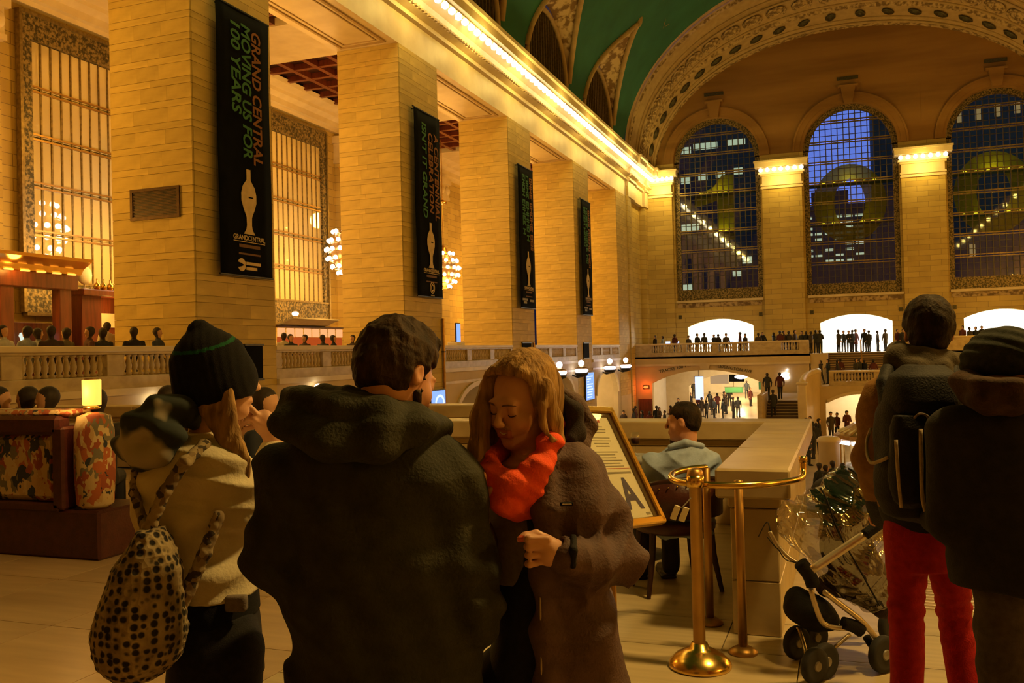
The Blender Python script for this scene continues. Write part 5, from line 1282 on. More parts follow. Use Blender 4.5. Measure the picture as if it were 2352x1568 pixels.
VD = Vector((-math.sin(YAW), math.cos(YAW), 0))
def rotm(fwd, roll=0.0):
    """head frame: columns x (to the person's right), y forward, z up"""
    f = np.array(fwd,float); f /= np.linalg.norm(f); r = np.cross(f, [0,0,1]); r /= np.linalg.norm(r); u = np.cross(r, f)
    c, s_ = math.cos(roll), math.sin(roll); r2 = r*c+u*s_; u2 = -r*s_+u*c
    return np.stack([r2, f, u2], 1)
class Fig:
    """a person's own frame: x to the right in the picture, y away from the camera, z up, origin between the feet"""
    def __init__(s, name, label, px, d, group=None):
        p = at(px, 900, d); s.base = Vector((p.x, p.y, 0)); s.d = d
        s.t = thing(name, label, 'person', s.base, YAW, group)
    def L(s, px, py, dd=0.0):
        p = at(px, py, s.d+dd)-s.base; return np.array((p.dot(R0), p.dot(VD), p.z))
    def rows(s, lst):
        """(py, pxL, pxR, half depth, depth offset) -> loft rows"""
        out = []
        for py, a, b, ry, dv in lst:
            l, r = s.L(a,py,dv), s.L(b,py,dv); out.append(((l[2]+r[2])/2, (l[0]+r[0])/2, (l[1]+r[1])/2, abs(r[0]-l[0])/2, ry))
        return out
    def part(s, S, name, mats, h, disp=None, zones=None): return sdf_obj(S, name, mats, s.t, h, disp, zones)
def head(S, R, t, sc=1.0, female=False, ears=True, smile=False):
    R = np.array(R); t = np.array(t,float)
    T = lambda x,y,z: R @ (np.array((x,y,z),float)*sc)+t
    E = lambda c, r, k=0.015, sub=False: S.el(T(*c), np.array(r)*sc, R, k*sc, sub)
    jw = 0.9 if female else 1.0
    E((0,-0.015,0.030),(0.074,0.094,0.086)); E((0,0.030,-0.035),(0.059*jw,0.060,0.082),0.03); E((0,0.036,-0.080),(0.043*jw,0.045,0.034),0.03)
    E((0,0.072,-0.098),(0.020*jw,0.018,0.016),0.025)
    for sx in (-1,1):
        E((sx*0.037,0.058,-0.030),(0.024,0.026,0.026),0.02)
        E((sx*0.031,0.098,0.004),(0.017,0.012,0.010),0.012,True)
        E((sx*0.031,0.0765,0.002),(0.0150,0.0150,0.0135),0.004)
        E((sx*0.010,0.104,-0.030),(0.0075,0.009,0.0065),0.008)
        if ears: E((sx*0.076,-0.008,-0.006),(0.010,0.020,0.031),0.006); E((sx*0.084,-0.004,-0.002),(0.006,0.010,0.017),0.004,True)
    E((0,0.084,0.026),(0.046,0.012,0.009),0.02)
    S.rc(T(0,0.088,0.014), T(0,0.114,-0.024), 0.0075*sc, 0.0105*sc, 0.012*sc)
    w = 0.031 if smile else 0.022; up = 0.009 if smile else 0.0
    for z, r in ((-0.054,0.0055),(-0.066,0.0068)):
        S.chain([T(-w,0.080,z+up),T(-w*0.5,0.0915,z),T(w*0.5,0.0915,z),T(w,0.080,z+up)], r*sc, 0.008*sc)
    S.chain([T(-w*0.95,0.086,-0.060+up),T(0,0.100,-0.060),T(w*0.95,0.086,-0.060+up)], 0.0022*sc, 0.004*sc, True)
    return T
def finger(S, pts, r0, r1, k=0.004):
    n = len(pts); S.chain(pts, [r0+(r1-r0)*i/(n-1) for i in range(n)], k)

def skin(name, c1, c2):
    m, nt, b = base(name, c1, 0.5); vary(nt, b, c1, c2, scale=18, detail=3, bump=0.03, bscale=120)
    b.inputs['Subsurface Weight'].default_value = 0.08; b.inputs['Subsurface Radius'].default_value = (0.012,0.005,0.003)
skin('skin_fair', (0.60,0.33,0.21), (0.66,0.38,0.25)); skin('skin_ruddy', (0.56,0.27,0.17), (0.63,0.33,0.21)); skin('lip', (0.48,0.16,0.12), (0.52,0.19,0.14)); skin('nail_orange', (0.7,0.14,0.06), (0.72,0.16,0.07))
def hairmat(name, c1, c2, st=(26,26,3)):
    m, nt, b = base(name, c1, 0.7); b.inputs['Specular IOR Level'].default_value = 0.15; vary(nt, b, c1, c2, scale=1.6, detail=6, stretch=st, lo=0.35, hi=0.65, bump=0.5, bscale=3.0)
hairmat('hair_brown', (0.022,0.013,0.007), (0.06,0.036,0.018), (16,16,10)); hairmat('hair_blonde', (0.20,0.11,0.035), (0.46,0.28,0.10)); hairmat('hair_dark', (0.012,0.008,0.005), (0.035,0.022,0.012), (16,16,10)); hairmat('hair_ginger', (0.10,0.05,0.02),(0.2,0.11,0.04))
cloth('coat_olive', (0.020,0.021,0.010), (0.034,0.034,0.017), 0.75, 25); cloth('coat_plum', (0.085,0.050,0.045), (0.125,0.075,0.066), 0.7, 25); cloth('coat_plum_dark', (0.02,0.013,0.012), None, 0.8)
cloth('fleece_cream', (0.62,0.55,0.38), (0.72,0.65,0.47), 0.9, 18, bump=0.15); cloth('hood_teal', (0.035,0.045,0.040), (0.10,0.10,0.085), 0.9, 8); cloth('knit_black', (0.0035,0.0035,0.004), (0.008,0.008,0.008), 0.95, 80); cloth('knit_green', (0.005,0.07,0.025), None, 0.95)
cloth('denim_black', (0.006,0.006,0.008), (0.014,0.013,0.014), 0.8, 60); cloth('scarf_orange', (0.85,0.085,0.018), (0.92,0.12,0.03), 0.85, 40); cloth('sweater_grey', (0.16,0.13,0.11), None, 0.9); cloth('vest_black', (0.008,0.009,0.011), None, 0.7)
cloth('trouser_red', (0.30,0.006,0.008), (0.42,0.012,0.012), 0.85, 40); cloth('jacket_mustard', (0.20,0.10,0.02), (0.27,0.14,0.03), 0.85, 30); cloth('hood_grey', (0.055,0.045,0.028), (0.085,0.07,0.045), 0.9, 30); cloth('nylon_black', (0.004,0.004,0.005), (0.009,0.009,0.010), 0.7, 30)
cloth('coat_charcoal', (0.012,0.0115,0.009), (0.02,0.019,0.015), 0.85, 30); cloth('scarf_brown', (0.030,0.016,0.008), (0.06,0.03,0.014), 0.9, 30); cloth('knit_teal', (0.014,0.018,0.014), (0.03,0.034,0.027), 0.95, 60); cloth('jean_grey', (0.05,0.04,0.035), (0.075,0.06,0.055), 0.85, 40)
cloth('shirt_blue', (0.27,0.36,0.56), (0.35,0.45,0.68), 0.85, 25, bump=0.1); cloth('trim_dark', (0.01,0.01,0.01)); cloth('strap_tan', (0.35,0.28,0.18), None, 0.8); cloth('navy', (0.012,0.016,0.03)); cloth('leather_shoe', (0.02,0.012,0.008), None, 0.4)
def crochet(name, scale):
    m, nt, b = base(name, (0.3,0.23,0.12), 0.95)
    tc = nn(nt,'ShaderNodeTexCoord'); vo = nn(nt,'ShaderNodeTexVoronoi'); vo.inputs['Scale'].default_value = scale; vo.inputs['Randomness'].default_value = 0.45
    rp = nn(nt,'ShaderNodeValToRGB'); e = rp.color_ramp.elements; e[0].position = 0.36; e[0].color = (0.012,0.009,0.005,1); e[1].position = 0.52; e[1].color = (0.36,0.28,0.15,1)
    no = nn(nt,'ShaderNodeTexNoise'); no.inputs['Scale'].default_value = 14; mx = nn(nt,'ShaderNodeMix',data_type='RGBA',blend_type='MULTIPLY'); mx.inputs[0].default_value = 0.8
    nt.links.new(tc.outputs['Object'],vo.inputs['Vector']); nt.links.new(vo.outputs['Distance'],rp.inputs[0]); nt.links.new(tc.outputs['Object'],no.inputs['Vector'])
    r2 = nn(nt,'ShaderNodeValToRGB'); r2.color_ramp.elements[0].position=.35; r2.color_ramp.elements[0].color=(.45,.4,.35,1); r2.color_ramp.elements[1].position=.6
    nt.links.new(no.outputs[0],r2.inputs[0]); nt.links.new(rp.outputs[0],mx.inputs[6]); nt.links.new(r2.outputs[0],mx.inputs[7]); nt.links.new(mx.outputs[2],b.inputs['Base Color'])
    bp = nn(nt,'ShaderNodeBump'); bp.inputs['Strength'].default_value = 0.9; bp.inputs['Distance'].default_value = 0.01; nt.links.new(vo.outputs['Distance'],bp.inputs['Height']); nt.links.new(bp.outputs[0],b.inputs['Normal'])
crochet('crochet', 48.0)
mottled('crochet_strap', [(0.30,0.23,0.12),(0.05,0.035,0.02),(0.36,0.28,0.16),(0.2,0.14,0.07)], 60.0, rough=0.95)
def eyelids(fig, T, R, mat='hair_dark'):
    """lashes of lowered eyes, and brows"""
    for sx in (-1,1):
        pts = [tuple(T(sx*0.031-0.014+0.028*i/6, 0.0765+0.0150*math.sqrt(max(0,1-((i/3-1)*0.9)**2))*0.93+0.0005, -0.005-0.003*math.sin(math.pi*i/6))) for i in range(7)]
        MB().tube(pts, 0.0013, 5).obj('eyelashes', mat, fig.t, True)
        pts = [tuple(T(sx*(0.013+0.036*i/6), 0.0992-0.017*(i/6)**2, 0.0245+0.004*math.sin(math.pi*(i/6))-0.003*(i/6))) for i in range(7)]
        MB().tube(pts, [0.0015,0.0024,0.0026,0.0025,0.0022,0.0018,0.001], 5).obj('eyebrow', 'hair_ginger', fig.t, True)

# ------------------------------------------------------------------ man in the dark olive coat, seen from behind
M = Fig('person', 'bearded man in a dark olive hooded coat, back to the camera, looking down', 880, 2.25)
L = M.L
Rh = rotm((0.62,0.72,-0.50), 0.10); hc = L(916,864,0.0)
B = Sdf(); Th = head(B, Rh, hc, 1.0)
B.rc(Th(0,-0.03,-0.05), L(868,985,0.0), 0.058, 0.066, 0.03)
hips = L(890,1560,0.0)
B.loft(M.rows([(1000,740,990,0.10,0.02),(1120,690,1040,0.12,0.02),(1300,720,1020,0.11,0.02),(1560,740,1050,0.13,0.02)]), 0.04)
la, le, lh = L(665,1075,0.02), L(632,1275,-0.02), L(800,1330,0.36); ra, re, rh = L(1030,1090,0.03), L(1085,1390,0.0), L(985,1330,0.36)
for a, e, w_ in ((la,le,lh),(ra,re,rh)):
    B.rc(a, e, 0.05, 0.042, 0.02); B.rc(e, w_, 0.04, 0.03, 0.02)
    s_ = 1 if w_[0] < hips[0] else -1
    pc = w_+np.array((s_*0.03,0.05,0.0)); B.el(pc,(0.035,0.045,0.02),None,0.02)
    for i in range(4): q = pc+np.array((s_*(0.02), 0.045-0.022*i, 0.0)); finger(B, [q, q+np.array((s_*0.035,0.005,0.012)), q+np.array((s_*0.05,0.0,0.03))], 0.009, 0.007)
    finger(B, [pc+np.array((0,-0.03,0.01)), pc+np.array((s_*0.03,-0.035,0.035)), pc+np.array((s_*0.045,-0.01,0.045))], 0.011, 0.008)
for sx in (-1,1):
    hp = hips+np.array((sx*0.10,0,-0.02)); B.rc(hp, (hp[0]+sx*0.01,0.0,0.46), 0.075, 0.052, 0.03); B.rc((hp[0]+sx*0.01,0.0,0.46), (hp[0]+sx*0.02,0.02,0.09), 0.05, 0.038, 0.02); B.rc((hp[0]+sx*0.02,0.0,0.045), (hp[0]+sx*0.03,0.16,0.03), 0.036, 0.028, 0.02)
M.part(B, 'body', 'skin_ruddy', 0.006)
# short tousled hair: a cap over the skull, cut away from face, ear and nape
H = Sdf(); H.el(Th(0,-0.026,0.042),(0.088,0.108,0.106),Rh,0.02); H.el(Th(0,-0.058,0.0),(0.082,0.068,0.08),Rh,0.03); H.el(Th(0,0.04,0.115),(0.06,0.055,0.03),Rh,0.03)
for sx in (-1,1): H.rc(Th(sx*0.072,0.022,0.02),Th(sx*0.070,0.026,-0.04),0.016,0.010,0.012)
H.bx(Th(0,0.115,-0.055),(0.11,0.085,0.10),Rh,0.02,0.015,True); H.bx(Th(0,-0.05,-0.145),(0.14,0.12,0.075),Rh,0.02,0.015,True)
for sx in (-1,1): H.el(Th(sx*0.088,-0.004,-0.022),(0.03,0.024,0.042),Rh,0.012,True)
M.part(H, 'hair', 'hair_brown', 0.0055, wrinkle(lumps(0.004,38), lumps(0.0028,90), lumps(0.002,150)))
for k in range(0):
    rs = random.Random(k); p0 = Th(rs.uniform(-0.05,0.05), rs.uniform(-0.09,0.06), 0.125+rs.uniform(-0.02,0.0)); p1 = Th(rs.uniform(-0.07,0.07), rs.uniform(-0.10,0.08), 0.145)
    p1 = p0+(p1-p0)*0.5+np.array((0,0,0.012)); MB().tube([tuple(p0),tuple((p0+p1)/2+np.array((0,0,0.006))),tuple(p1)], [0.006,0.004,0.001], 5).obj('hair_tuft','hair_brown',M.t,True) if k < 10 else None
BD = Sdf(); BD.el(Th(0,0.050,-0.088),(0.055,0.046,0.038),Rh,0.02); 
for sx in (-1,1): BD.rc(Th(sx*0.063,0.018,-0.045),Th(sx*0.045,0.045,-0.085),0.012,0.016,0.012)
BD.el(Th(0,0.105,-0.04),(0.05,0.03,0.035),Rh,0.01,True); BD.el(Th(0,-0.01,-0.10),(0.06,0.06,0.05),Rh,0.01,True)
M.part(BD, 'beard', 'hair_brown', 0.005, lumps(0.002,90))
K_ = Sdf()
K_.loft(M.rows([(968,735,985,0.115,0.02),(1000,690,1030,0.13,0.02),(1050,632,1058,0.15,0.02),(1150,625,1078,0.17,0.02),(1290,635,1090,0.18,0.02),(1420,648,1098,0.18,0.02),(1568,672,1112,0.19,0.02),(1690,680,1118,0.20,0.02)]), 0.05)
K_.chain([la, le], [0.085,0.072], 0.06); K_.chain([le+np.array((0,0,0.0)), lh+np.array((-0.04,-0.06,0))], [0.072,0.05], 0.03)
K_.chain([ra, re], [0.085,0.078], 0.06); K_.chain([re, rh+np.array((0.04,-0.06,0))], [0.076,0.05], 0.03)
K_.chain([L(700,1070,-0.16),L(672,1180,-0.15),L(655,1330,-0.12)],[0.004,0.006,0.004],0.03,True); K_.chain([L(960,1060,-0.15),L(985,1180,-0.15),L(1005,1330,-0.14),L(1040,1440,-0.12)],[0.004,0.007,0.007,0.004],0.03,True)
dk = wrinkle(creases(0.010,17,(0.55,0.2,0.8),1.8,4), folds(0.007,30,(0.5,0.2,0.85),2.5,5), folds(0.0035,60,(0.9,0.1,0.4),2.5,8), lumps(0.005,14), masked(folds(0.006,75,(0.3,0.2,0.9),1.5,6), le, 0.14), masked(folds(0.006,75,(0.2,0.2,0.9),1.5,6), re, 0.16))
M.part(K_, 'coat', 'coat_olive', 0.0075, dk)
HD = Sdf()   # bunched hood lying on the back, stand-up collar
HD.chain([L(655,938,0.02),L(668,968,-0.10),L(760,1012,-0.17),L(870,1012,-0.18),L(960,985,-0.12),L(1015,985,0.02)], [0.030,0.042,0.046,0.042,0.036,0.026], 0.03)
HD.chain([L(672,915,0.06),L(700,925,-0.06),L(780,935,-0.13),L(880,945,-0.13),L(950,955,-0.07),L(1018,995,0.10)], [0.030,0.036,0.038,0.036,0.030,0.022], 0.025)
HD.chain([L(735,905,0.10),L(745,900,-0.0),L(800,905,-0.075),L(880,918,-0.08),L(945,945,-0.03),L(1000,985,0.08),L(1024,1000,0.12)], [0.024,0.026,0.026,0.024,0.022,0.020,0.016], 0.02)
M.part(HD, 'hood', 'coat_olive', 0.006, wrinkle(folds(0.006,70,(0.25,0.1,0.95),2.0,9), lumps(0.004,26)))
SC = Sdf(); SC.chain([L(985,985,0.16),L(1000,1030,0.18),L(1010,1080,0.20)],[0.03,0.03,0.02],0.02); cloth('shirt_check', (0.3,0.27,0.22), (0.05,0.045,0.04), 0.9, 90); M.part(SC, 'shirt', 'shirt_check', 0.008)
TR_ = Sdf()
for sx in (-1,1):
    hp = hips+np.array((sx*0.10,0.02,-0.02)); TR_.rc(hp, (hp[0]+sx*0.01,0.0,0.46), 0.105, 0.08, 0.03); TR_.rc((hp[0]+sx*0.01,0.0,0.46), (hp[0]+sx*0.02,0.02,0.07), 0.078, 0.07, 0.02)
M.part(TR_, 'trousers', 'denim_black', 0.012, lumps(0.004,20))
def shoes(fig, xs, v=0.03, mat='leather_shoe', facing=1):
    for x in xs:
        S = Sdf(); S.rc((x,v,0.05),(x,v+facing*0.15,0.038),0.045,0.036,0.02); S.bx((x,v+facing*0.07,0.012),(0.048,0.135,0.012),None,0.01,0.01); fig.part(S, 'shoe', mat, 0.009)
shoes(M, (hips[0]-0.12, hips[0]+0.12))

# ------------------------------------------------------------------ blonde woman with the orange scarf
Wm_ = Fig('person', 'smiling blonde woman in a plum coat and orange scarf, looking down', 1250, 2.42)
L = Wm_.L
Rw = rotm((-0.60,-0.70,-0.29), 0.10); hc = L(1198,921,0.0)
B = Sdf(); Tw = head(B, Rw, hc, 0.955, True, False, True)
for sx in (-1,1): B.el(Tw(sx*0.036,0.062,-0.034),(0.025,0.022,0.024),Rw,0.02)
B.rc(Tw(0,-0.02,-0.06), L(1225,1075,0.03), 0.05, 0.056, 0.03)
B.loft(Wm_.rows([(1060,1150,1320,0.08,0.03),(1150,1130,1360,0.095,0.03),(1300,1150,1330,0.075,0.04),(1560,1150,1340,0.08,0.04)]), 0.04)
sh, el_, wr = L(1345,1098,0.05), L(1424,1288,-0.02), L(1275,1268,-0.22)
B.rc(sh, el_, 0.045, 0.038, 0.02); B.rc(el_, wr, 0.036, 0.026, 0.02)
# the fist: palm, four curled fingers stacked downwards, thumb lying over them
kn = [L(1256,1238,-0.25), L(1262,1254,-0.25), L(1260,1271,-0.245), L(1252,1288,-0.24)]
B.el(L(1256,1264,-0.235), (0.026,0.022,0.036), None, 0.02); B.rc(wr, L(1258,1264,-0.235), 0.026, 0.026, 0.02)
tips = []
for i, k0 in enumerate(kn):
    ln = (0.044,0.050,0.046,0.038)[i]; p1 = k0+np.array((-ln,-0.012,0.004-0.003*i)); p2 = p1+np.array((-0.004,0.026,-0.004)); p3 = p2+np.array((0.022,0.006,-0.002)); finger(B, [k0,p1,p2,p3], 0.0102-0.0006*i, 0.0078); tips.append(p1)
th = [L(1262,1240,-0.215), L(1232,1226,-0.215), L(1206,1230,-0.225), L(1194,1238,-0.235)]
finger(B, th, 0.012, 0.0085)
ls, le2, lw_ = L(1135,1110,0.08), L(1110,1300,0.02), L(1098,1175,-0.12)
B.rc(ls, le2, 0.042, 0.036, 0.02); B.rc(le2, lw_, 0.034, 0.026, 0.02); B.el(lw_+np.array((0,0,0.04)),(0.022,0.018,0.034),None,0.02)
for i in range(4): q = lw_+np.array((-0.018+0.012*i,-0.01,0.06)); finger(B, [q, q+np.array((0,-0.012,0.03)), q+np.array((0,-0.03,0.04))], 0.0085, 0.007)
finger(B, [lw_+np.array((0.02,-0.01,0.03)), lw_+np.array((0.035,-0.02,0.06))], 0.01, 0.008)
hipw = L(1245,1560,0.03)
for sx in (-1,1):
    hp = hipw+np.array((sx*0.09,0,-0.03)); B.rc(hp, (hp[0],0.0,0.45), 0.075, 0.05, 0.03); B.rc((hp[0],0,0.45),(hp[0],0.02,0.08),0.046,0.034,0.02); B.rc((hp[0],0.0,0.04),(hp[0]-0.06,-0.13,0.03),0.033,0.026,0.02)
lipc = Tw(0,0.092,-0.060); nailc = L(1197,1236,-0.238)
def zones(cn):
    q = (cn-np.array(hc))@Rw/0.955
    m = np.zeros(len(cn), int)
    m[(np.abs(q[:,0]) < 0.027)&(q[:,1] > 0.084)&(q[:,2] < -0.047)&(q[:,2] > -0.0735)] = 1
    m[((cn-nailc)**2).sum(1) < 0.009**2] = 2
    return m
Wm_.part(B, 'body', ['skin_fair','lip','nail_orange'], 0.0045, None, zones)
eyelids(Wm_, Tw, Rw)
te = [tuple(Tw(-0.016+0.032*i/6, 0.0955-0.004*abs(i/3-1)**2, -0.0605+0.004*abs(i/3-1))) for i in range(7)]; MB().tube(te, 0.0022, 5).obj('teeth', 'paper', Wm_.t, True)
H = Sdf()   # long straight hair: crown, side curtains, back
H.el(Tw(0,-0.022,0.042),(0.089,0.108,0.098),Rw,0.02); H.el(Tw(0,-0.06,-0.02),(0.082,0.062,0.10),Rw,0.03)
for sx, pts, rr in ((-1,[(0.05,0.035,0.092),(0.084,0.002,0.03),(0.090,-0.008,-0.05),(0.090,-0.005,-0.12),(0.095,0.0,-0.18)],[0.022,0.026,0.026,0.024,0.016]),(1,[(0.05,0.045,0.088),(0.082,0.02,0.03),(0.088,0.005,-0.05),(0.088,0.0,-0.11)],[0.022,0.026,0.026,0.02])):
    H.chain([Tw(sx*a,b,c) for a,b,c in pts], rr, 0.02)
H.bx(Tw(0,0.140,-0.055),(0.070,0.112,0.142),Rw,0.035,0.012,True); H.el(Tw(0.0,0.09,0.03),(0.062,0.05,0.075),Rw,0.012,True)
# the curtain of hair falling on the far (left) side in front of the shoulder
H.chain([L(1120,890,0.0),L(1104,960,-0.02),L(1098,1030,-0.03),L(1092,1095,-0.04),L(1080,1145,-0.05)],[0.022,0.026,0.026,0.024,0.008],0.02)
H.chain([L(1128,905,0.05),L(1115,1000,0.05),L(1105,1080,0.03),L(1095,1130,0.01)],[0.022,0.028,0.028,0.012],0.02)
H.chain([L(1255,880,-0.07),L(1243,930,-0.09),L(1246,975,-0.09),L(1268,1010,-0.09),L(1283,1012,-0.08)],[0.014,0.011,0.009,0.006,0.003],0.012)
Wm_.part(H, 'hair', 'hair_blonde', 0.005, wrinkle(folds(0.0016,210,Rw[:,0],1.4,6), folds(0.0012,380,Rw[:,0],1.5,7), lumps(0.002,22)))
SC = Sdf()  # loop scarf with heavy folds
SC.chain([L(1272,975,0.04),L(1264,1015,-0.05),L(1232,1085,-0.12),L(1180,1112,-0.14),L(1136,1095,-0.10),L(1122,1060,-0.02),L(1150,1030,0.08)], [0.022,0.030,0.036,0.038,0.034,0.03,0.03], 0.015)
SC.chain([L(1268,1000,0.05),L(1250,1060,-0.04),L(1215,1130,-0.11),L(1165,1150,-0.13),L(1125,1118,-0.10),L(1112,1075,0.0)], [0.026,0.034,0.040,0.040,0.034,0.028], 0.015)
SC.chain([L(1240,1085,-0.02),L(1222,1150,-0.07),L(1188,1172,-0.10),L(1150,1160,-0.09)], [0.028,0.030,0.026,0.02], 0.02); SC.el(L(1185,1140,-0.06),(0.07,0.05,0.05),None,0.03)
SC.chain([L(1272,975,0.04),L(1275,1000,0.12),L(1225,1030,0.17),L(1150,1010,0.08)],[0.026,0.03,0.03,0.03],0.02)
Wm_.part(SC, 'scarf', 'scarf_orange', 0.0055, wrinkle(folds(0.0045,95,(0.35,0.2,0.9),2.2,8), folds(0.002,190,(0.6,0.1,0.7),2.2,9)))
SW = Sdf(); SW.loft(Wm_.rows([(1080,1135,1300,0.085,0.04),(1180,1118,1290,0.10,0.04),(1290,1122,1290,0.10,0.04),(1325,1122,1290,0.10,0.04)]),0.03)
Wm_.part(SW, 'sweater', 'sweater_grey', 0.009, wrinkle(folds(0.003,45,(0.2,0.1,1),2,5)))
VS = Sdf(); VS.loft(Wm_.rows([(1085,1160,1330,0.075,0.03),(1180,1172,1335,0.10,0.03),(1280,1182,1335,0.105,0.03),(1340,1140,1335,0.108,0.03),(1480,1128,1340,0.125,0.03),(1640,1120,1350,0.13,0.03)]),0.03,p=2.6)
Wm_.part(VS, 'vest', 'vest_black', 0.009, wrinkle(folds(0.004,40,(0.15,0.1,1),1.5,4)))
CT = Sdf()
CT.loft(Wm_.rows([(1015,1262,1330,0.07,0.05),(1035,1235,1352,0.11,0.04),(1080,1230,1380,0.15,0.04),(1180,1230,1392,0.18,0.04),(1330,1228,1398,0.185,0.04),(1450,1230,1418,0.19,0.04),(1568,1228,1448,0.20,0.04),(1700,1228,1462,0.21,0.04)]), 0.04, p=3.0)
CT.chain([sh, L(1385,1190,0.02), el_], [0.066,0.062,0.060], 0.05); CT.chain([el_, L(1355,1290,-0.12), wr+np.array((0.022,0.004,0))], [0.060,0.056,0.046], 0.035)
CT.chain([L(1152,1090,0.14),L(1125,1200,0.12),L(1110,1300,0.06)],[0.06,0.056,0.055],0.03); CT.rc(L(1110,1300,0.06),L(1100,1215,-0.06),0.05,0.04,0.02)
CT.chain([L(1262,1020,-0.06),L(1248,1080,-0.11),L(1246,1180,-0.125),L(1246,1330,-0.13),L(1248,1450,-0.135),L(1248,1568,-0.14),L(1248,1680,-0.14)],[0.012,0.016,0.018,0.02,0.022,0.022,0.022],0.05)
CT.rc(wr+np.array((0.0,0,0)), wr+np.array((-0.05,0,0)), 0.032, 0.034, 0.01, True)
ck = wrinkle(folds(0.004,36,(0.3,0.2,0.9),2.2,5), lumps(0.004,15), masked(creases(0.020,42,(0.75,0.1,-0.6),1.2,6), el_, 0.15), masked(creases(0.012,55,(1,0.2,0.1),1.2,6), L(1340,1290,-0.14), 0.10), creases(0.006,22,(0.35,0.2,0.9),1.6,5))
Wm_.part(CT, 'coat', 'coat_plum', 0.007, ck)
MB().tube([tuple(L(1240,1330,-0.150)),tuple(L(1242,1450,-0.158)),tuple(L(1244,1568,-0.163)),tuple(L(1244,1680,-0.163))], 0.0022, 6).obj('zip', 'strap_tan', Wm_.t, True)
HD = Sdf(); HD.chain([L(1282,905,0.10),L(1318,930,0.12),L(1340,985,0.10),L(1318,1028,0.06),L(1285,1040,0.0)],[0.022,0.032,0.034,0.034,0.026],0.02); HD.chain([L(1275,925,0.16),L(1318,960,0.2),L(1320,1030,0.18)],[0.028,0.036,0.04],0.02); HD.chain([L(1265,1020,-0.02),L(1272,1060,-0.06),L(1262,1110,-0.08)],[0.020,0.022,0.016],0.015)
Wm_.part(HD, 'hood', 'coat_plum', 0.006, wrinkle(folds(0.005,80,(0.6,0.1,0.7),2,9)))
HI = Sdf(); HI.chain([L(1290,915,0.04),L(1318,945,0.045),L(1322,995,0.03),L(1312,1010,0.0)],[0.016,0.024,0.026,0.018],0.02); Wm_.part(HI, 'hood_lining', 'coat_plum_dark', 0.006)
pk = L(1302,1157,-0.165); MB().cbox(tuple(pk),(0.034,0.006,0.010),0.002).obj('chest_patch', 'trim_dark', Wm_.t); MB().cbox(tuple(pk+np.array((0,-0.004,0))),(0.024,0.004,0.003),0.001).obj('patch_lettering','strap_tan',Wm_.t)
CF = Sdf(); CF.chain([wr+np.array((0.045,0.0,0.035)),wr+np.array((0.042,-0.04,0.012)),wr+np.array((0.04,-0.035,-0.025))],[0.009,0.009,0.009],0.01); Wm_.part(CF, 'cuff_strap', 'trim_dark', 0.005)
TR_ = Sdf()
for sx in (-1,1):
    hp = hipw+np.array((sx*0.09,0,0.0)); TR_.rc(hp, (hp[0],0.0,0.45), 0.10, 0.068, 0.03); TR_.rc((hp[0],0,0.45),(hp[0],0.02,0.07),0.066,0.055,0.02)
Wm_.part(TR_, 'trousers', 'denim_black', 0.012)
shoes(Wm_, (hipw[0]-0.09, hipw[0]+0.09), 0.03, 'leather_shoe', -1)

# ------------------------------------------------------------------ woman in the cream fleece and black knitted hat
A = Fig('person', 'woman in a cream fleece and black knitted hat, hand raised to her face', 490, 2.55)
L = A.L
Ra = rotm((0.90,0.42,-0.06), 0.0); hc = L(500,868,0.0)
B = Sdf(); Ta = head(B, Ra, hc, 0.97, True, True)
B.rc(Ta(0,-0.02,-0.06), L(478,1010,0.0), 0.048, 0.055, 0.03)
B.loft(A.rows([(1010,430,540,0.10,0.0),(1120,400,560,0.11,0.0),(1300,410,560,0.10,0.0),(1440,410,580,0.12,0.0),(1560,410,590,0.13,0.0)]), 0.04)
sA, eA, wA = L(500,1085,-0.10), L(575,1215,0.06), L(632,1015,0.22)
B.rc(sA, eA, 0.046, 0.038, 0.02); B.rc(eA, wA, 0.036, 0.027, 0.02)
# raised hand, fingers curled towards the chin
pc = L(606,968,0.20); B.rc(wA, pc, 0.028, 0.026, 0.02); B.el(pc, (0.032,0.022,0.036), None, 0.02)
for i in range(4):
    k0 = pc+np.array((-0.012-0.006*i, -0.022+0.014*i, 0.022-0.012*i)); p1 = k0+np.array((-0.026,-0.008,0.030-0.012*i)); p2 = p1+np.array((-0.024,0.0,-0.008-0.004*i)); p3 = p2+np.array((-0.006,0.006,-0.018)); finger(B, [k0,p1,p2,p3], 0.0095, 0.0072)
finger(B, [pc+np.array((0.0,-0.02,-0.01)), pc+np.array((-0.022,-0.03,0.01)), pc+np.array((-0.042,-0.02,0.012))], 0.011, 0.008)
s2, e2, w2 = L(470,1090,0.14), L(560,1230,0.22), L(640,1150,0.30)
B.rc(s2, e2, 0.045, 0.036, 0.02); B.rc(e2, w2, 0.034, 0.026, 0.02); B.el(w2+np.array((0.03,0.02,0.02)),(0.035,0.02,0.03),None,0.02)
for i in range(4): q = w2+np.array((0.05,0.02,0.035-0.016*i)); finger(B, [q, q+np.array((0.03,-0.01,0.004)), q+np.array((0.03,-0.03,0.0))], 0.009, 0.007)
finger(B, [w2+np.array((0.03,0,0.04)), w2+np.array((0.05,-0.02,0.06))], 0.011, 0.008)
hipA = L(500,1490,0.0)
for sx in (-1,1):
    hp = hipA+np.array((sx*0.045,-sx*0.07,0)); B.rc(hp,(hp[0],hp[1],0.46),0.07,0.05,0.03); B.rc((hp[0],hp[1],0.46),(hp[0],hp[1],0.08),0.046,0.034,0.02); B.rc((hp[0],hp[1],0.04),(hp[0]+0.14,hp[1]+0.04,0.03),0.033,0.026,0.02)
A.part(B, 'body', 'skin_fair', 0.0055)
eyelids(A, Ta, Ra)
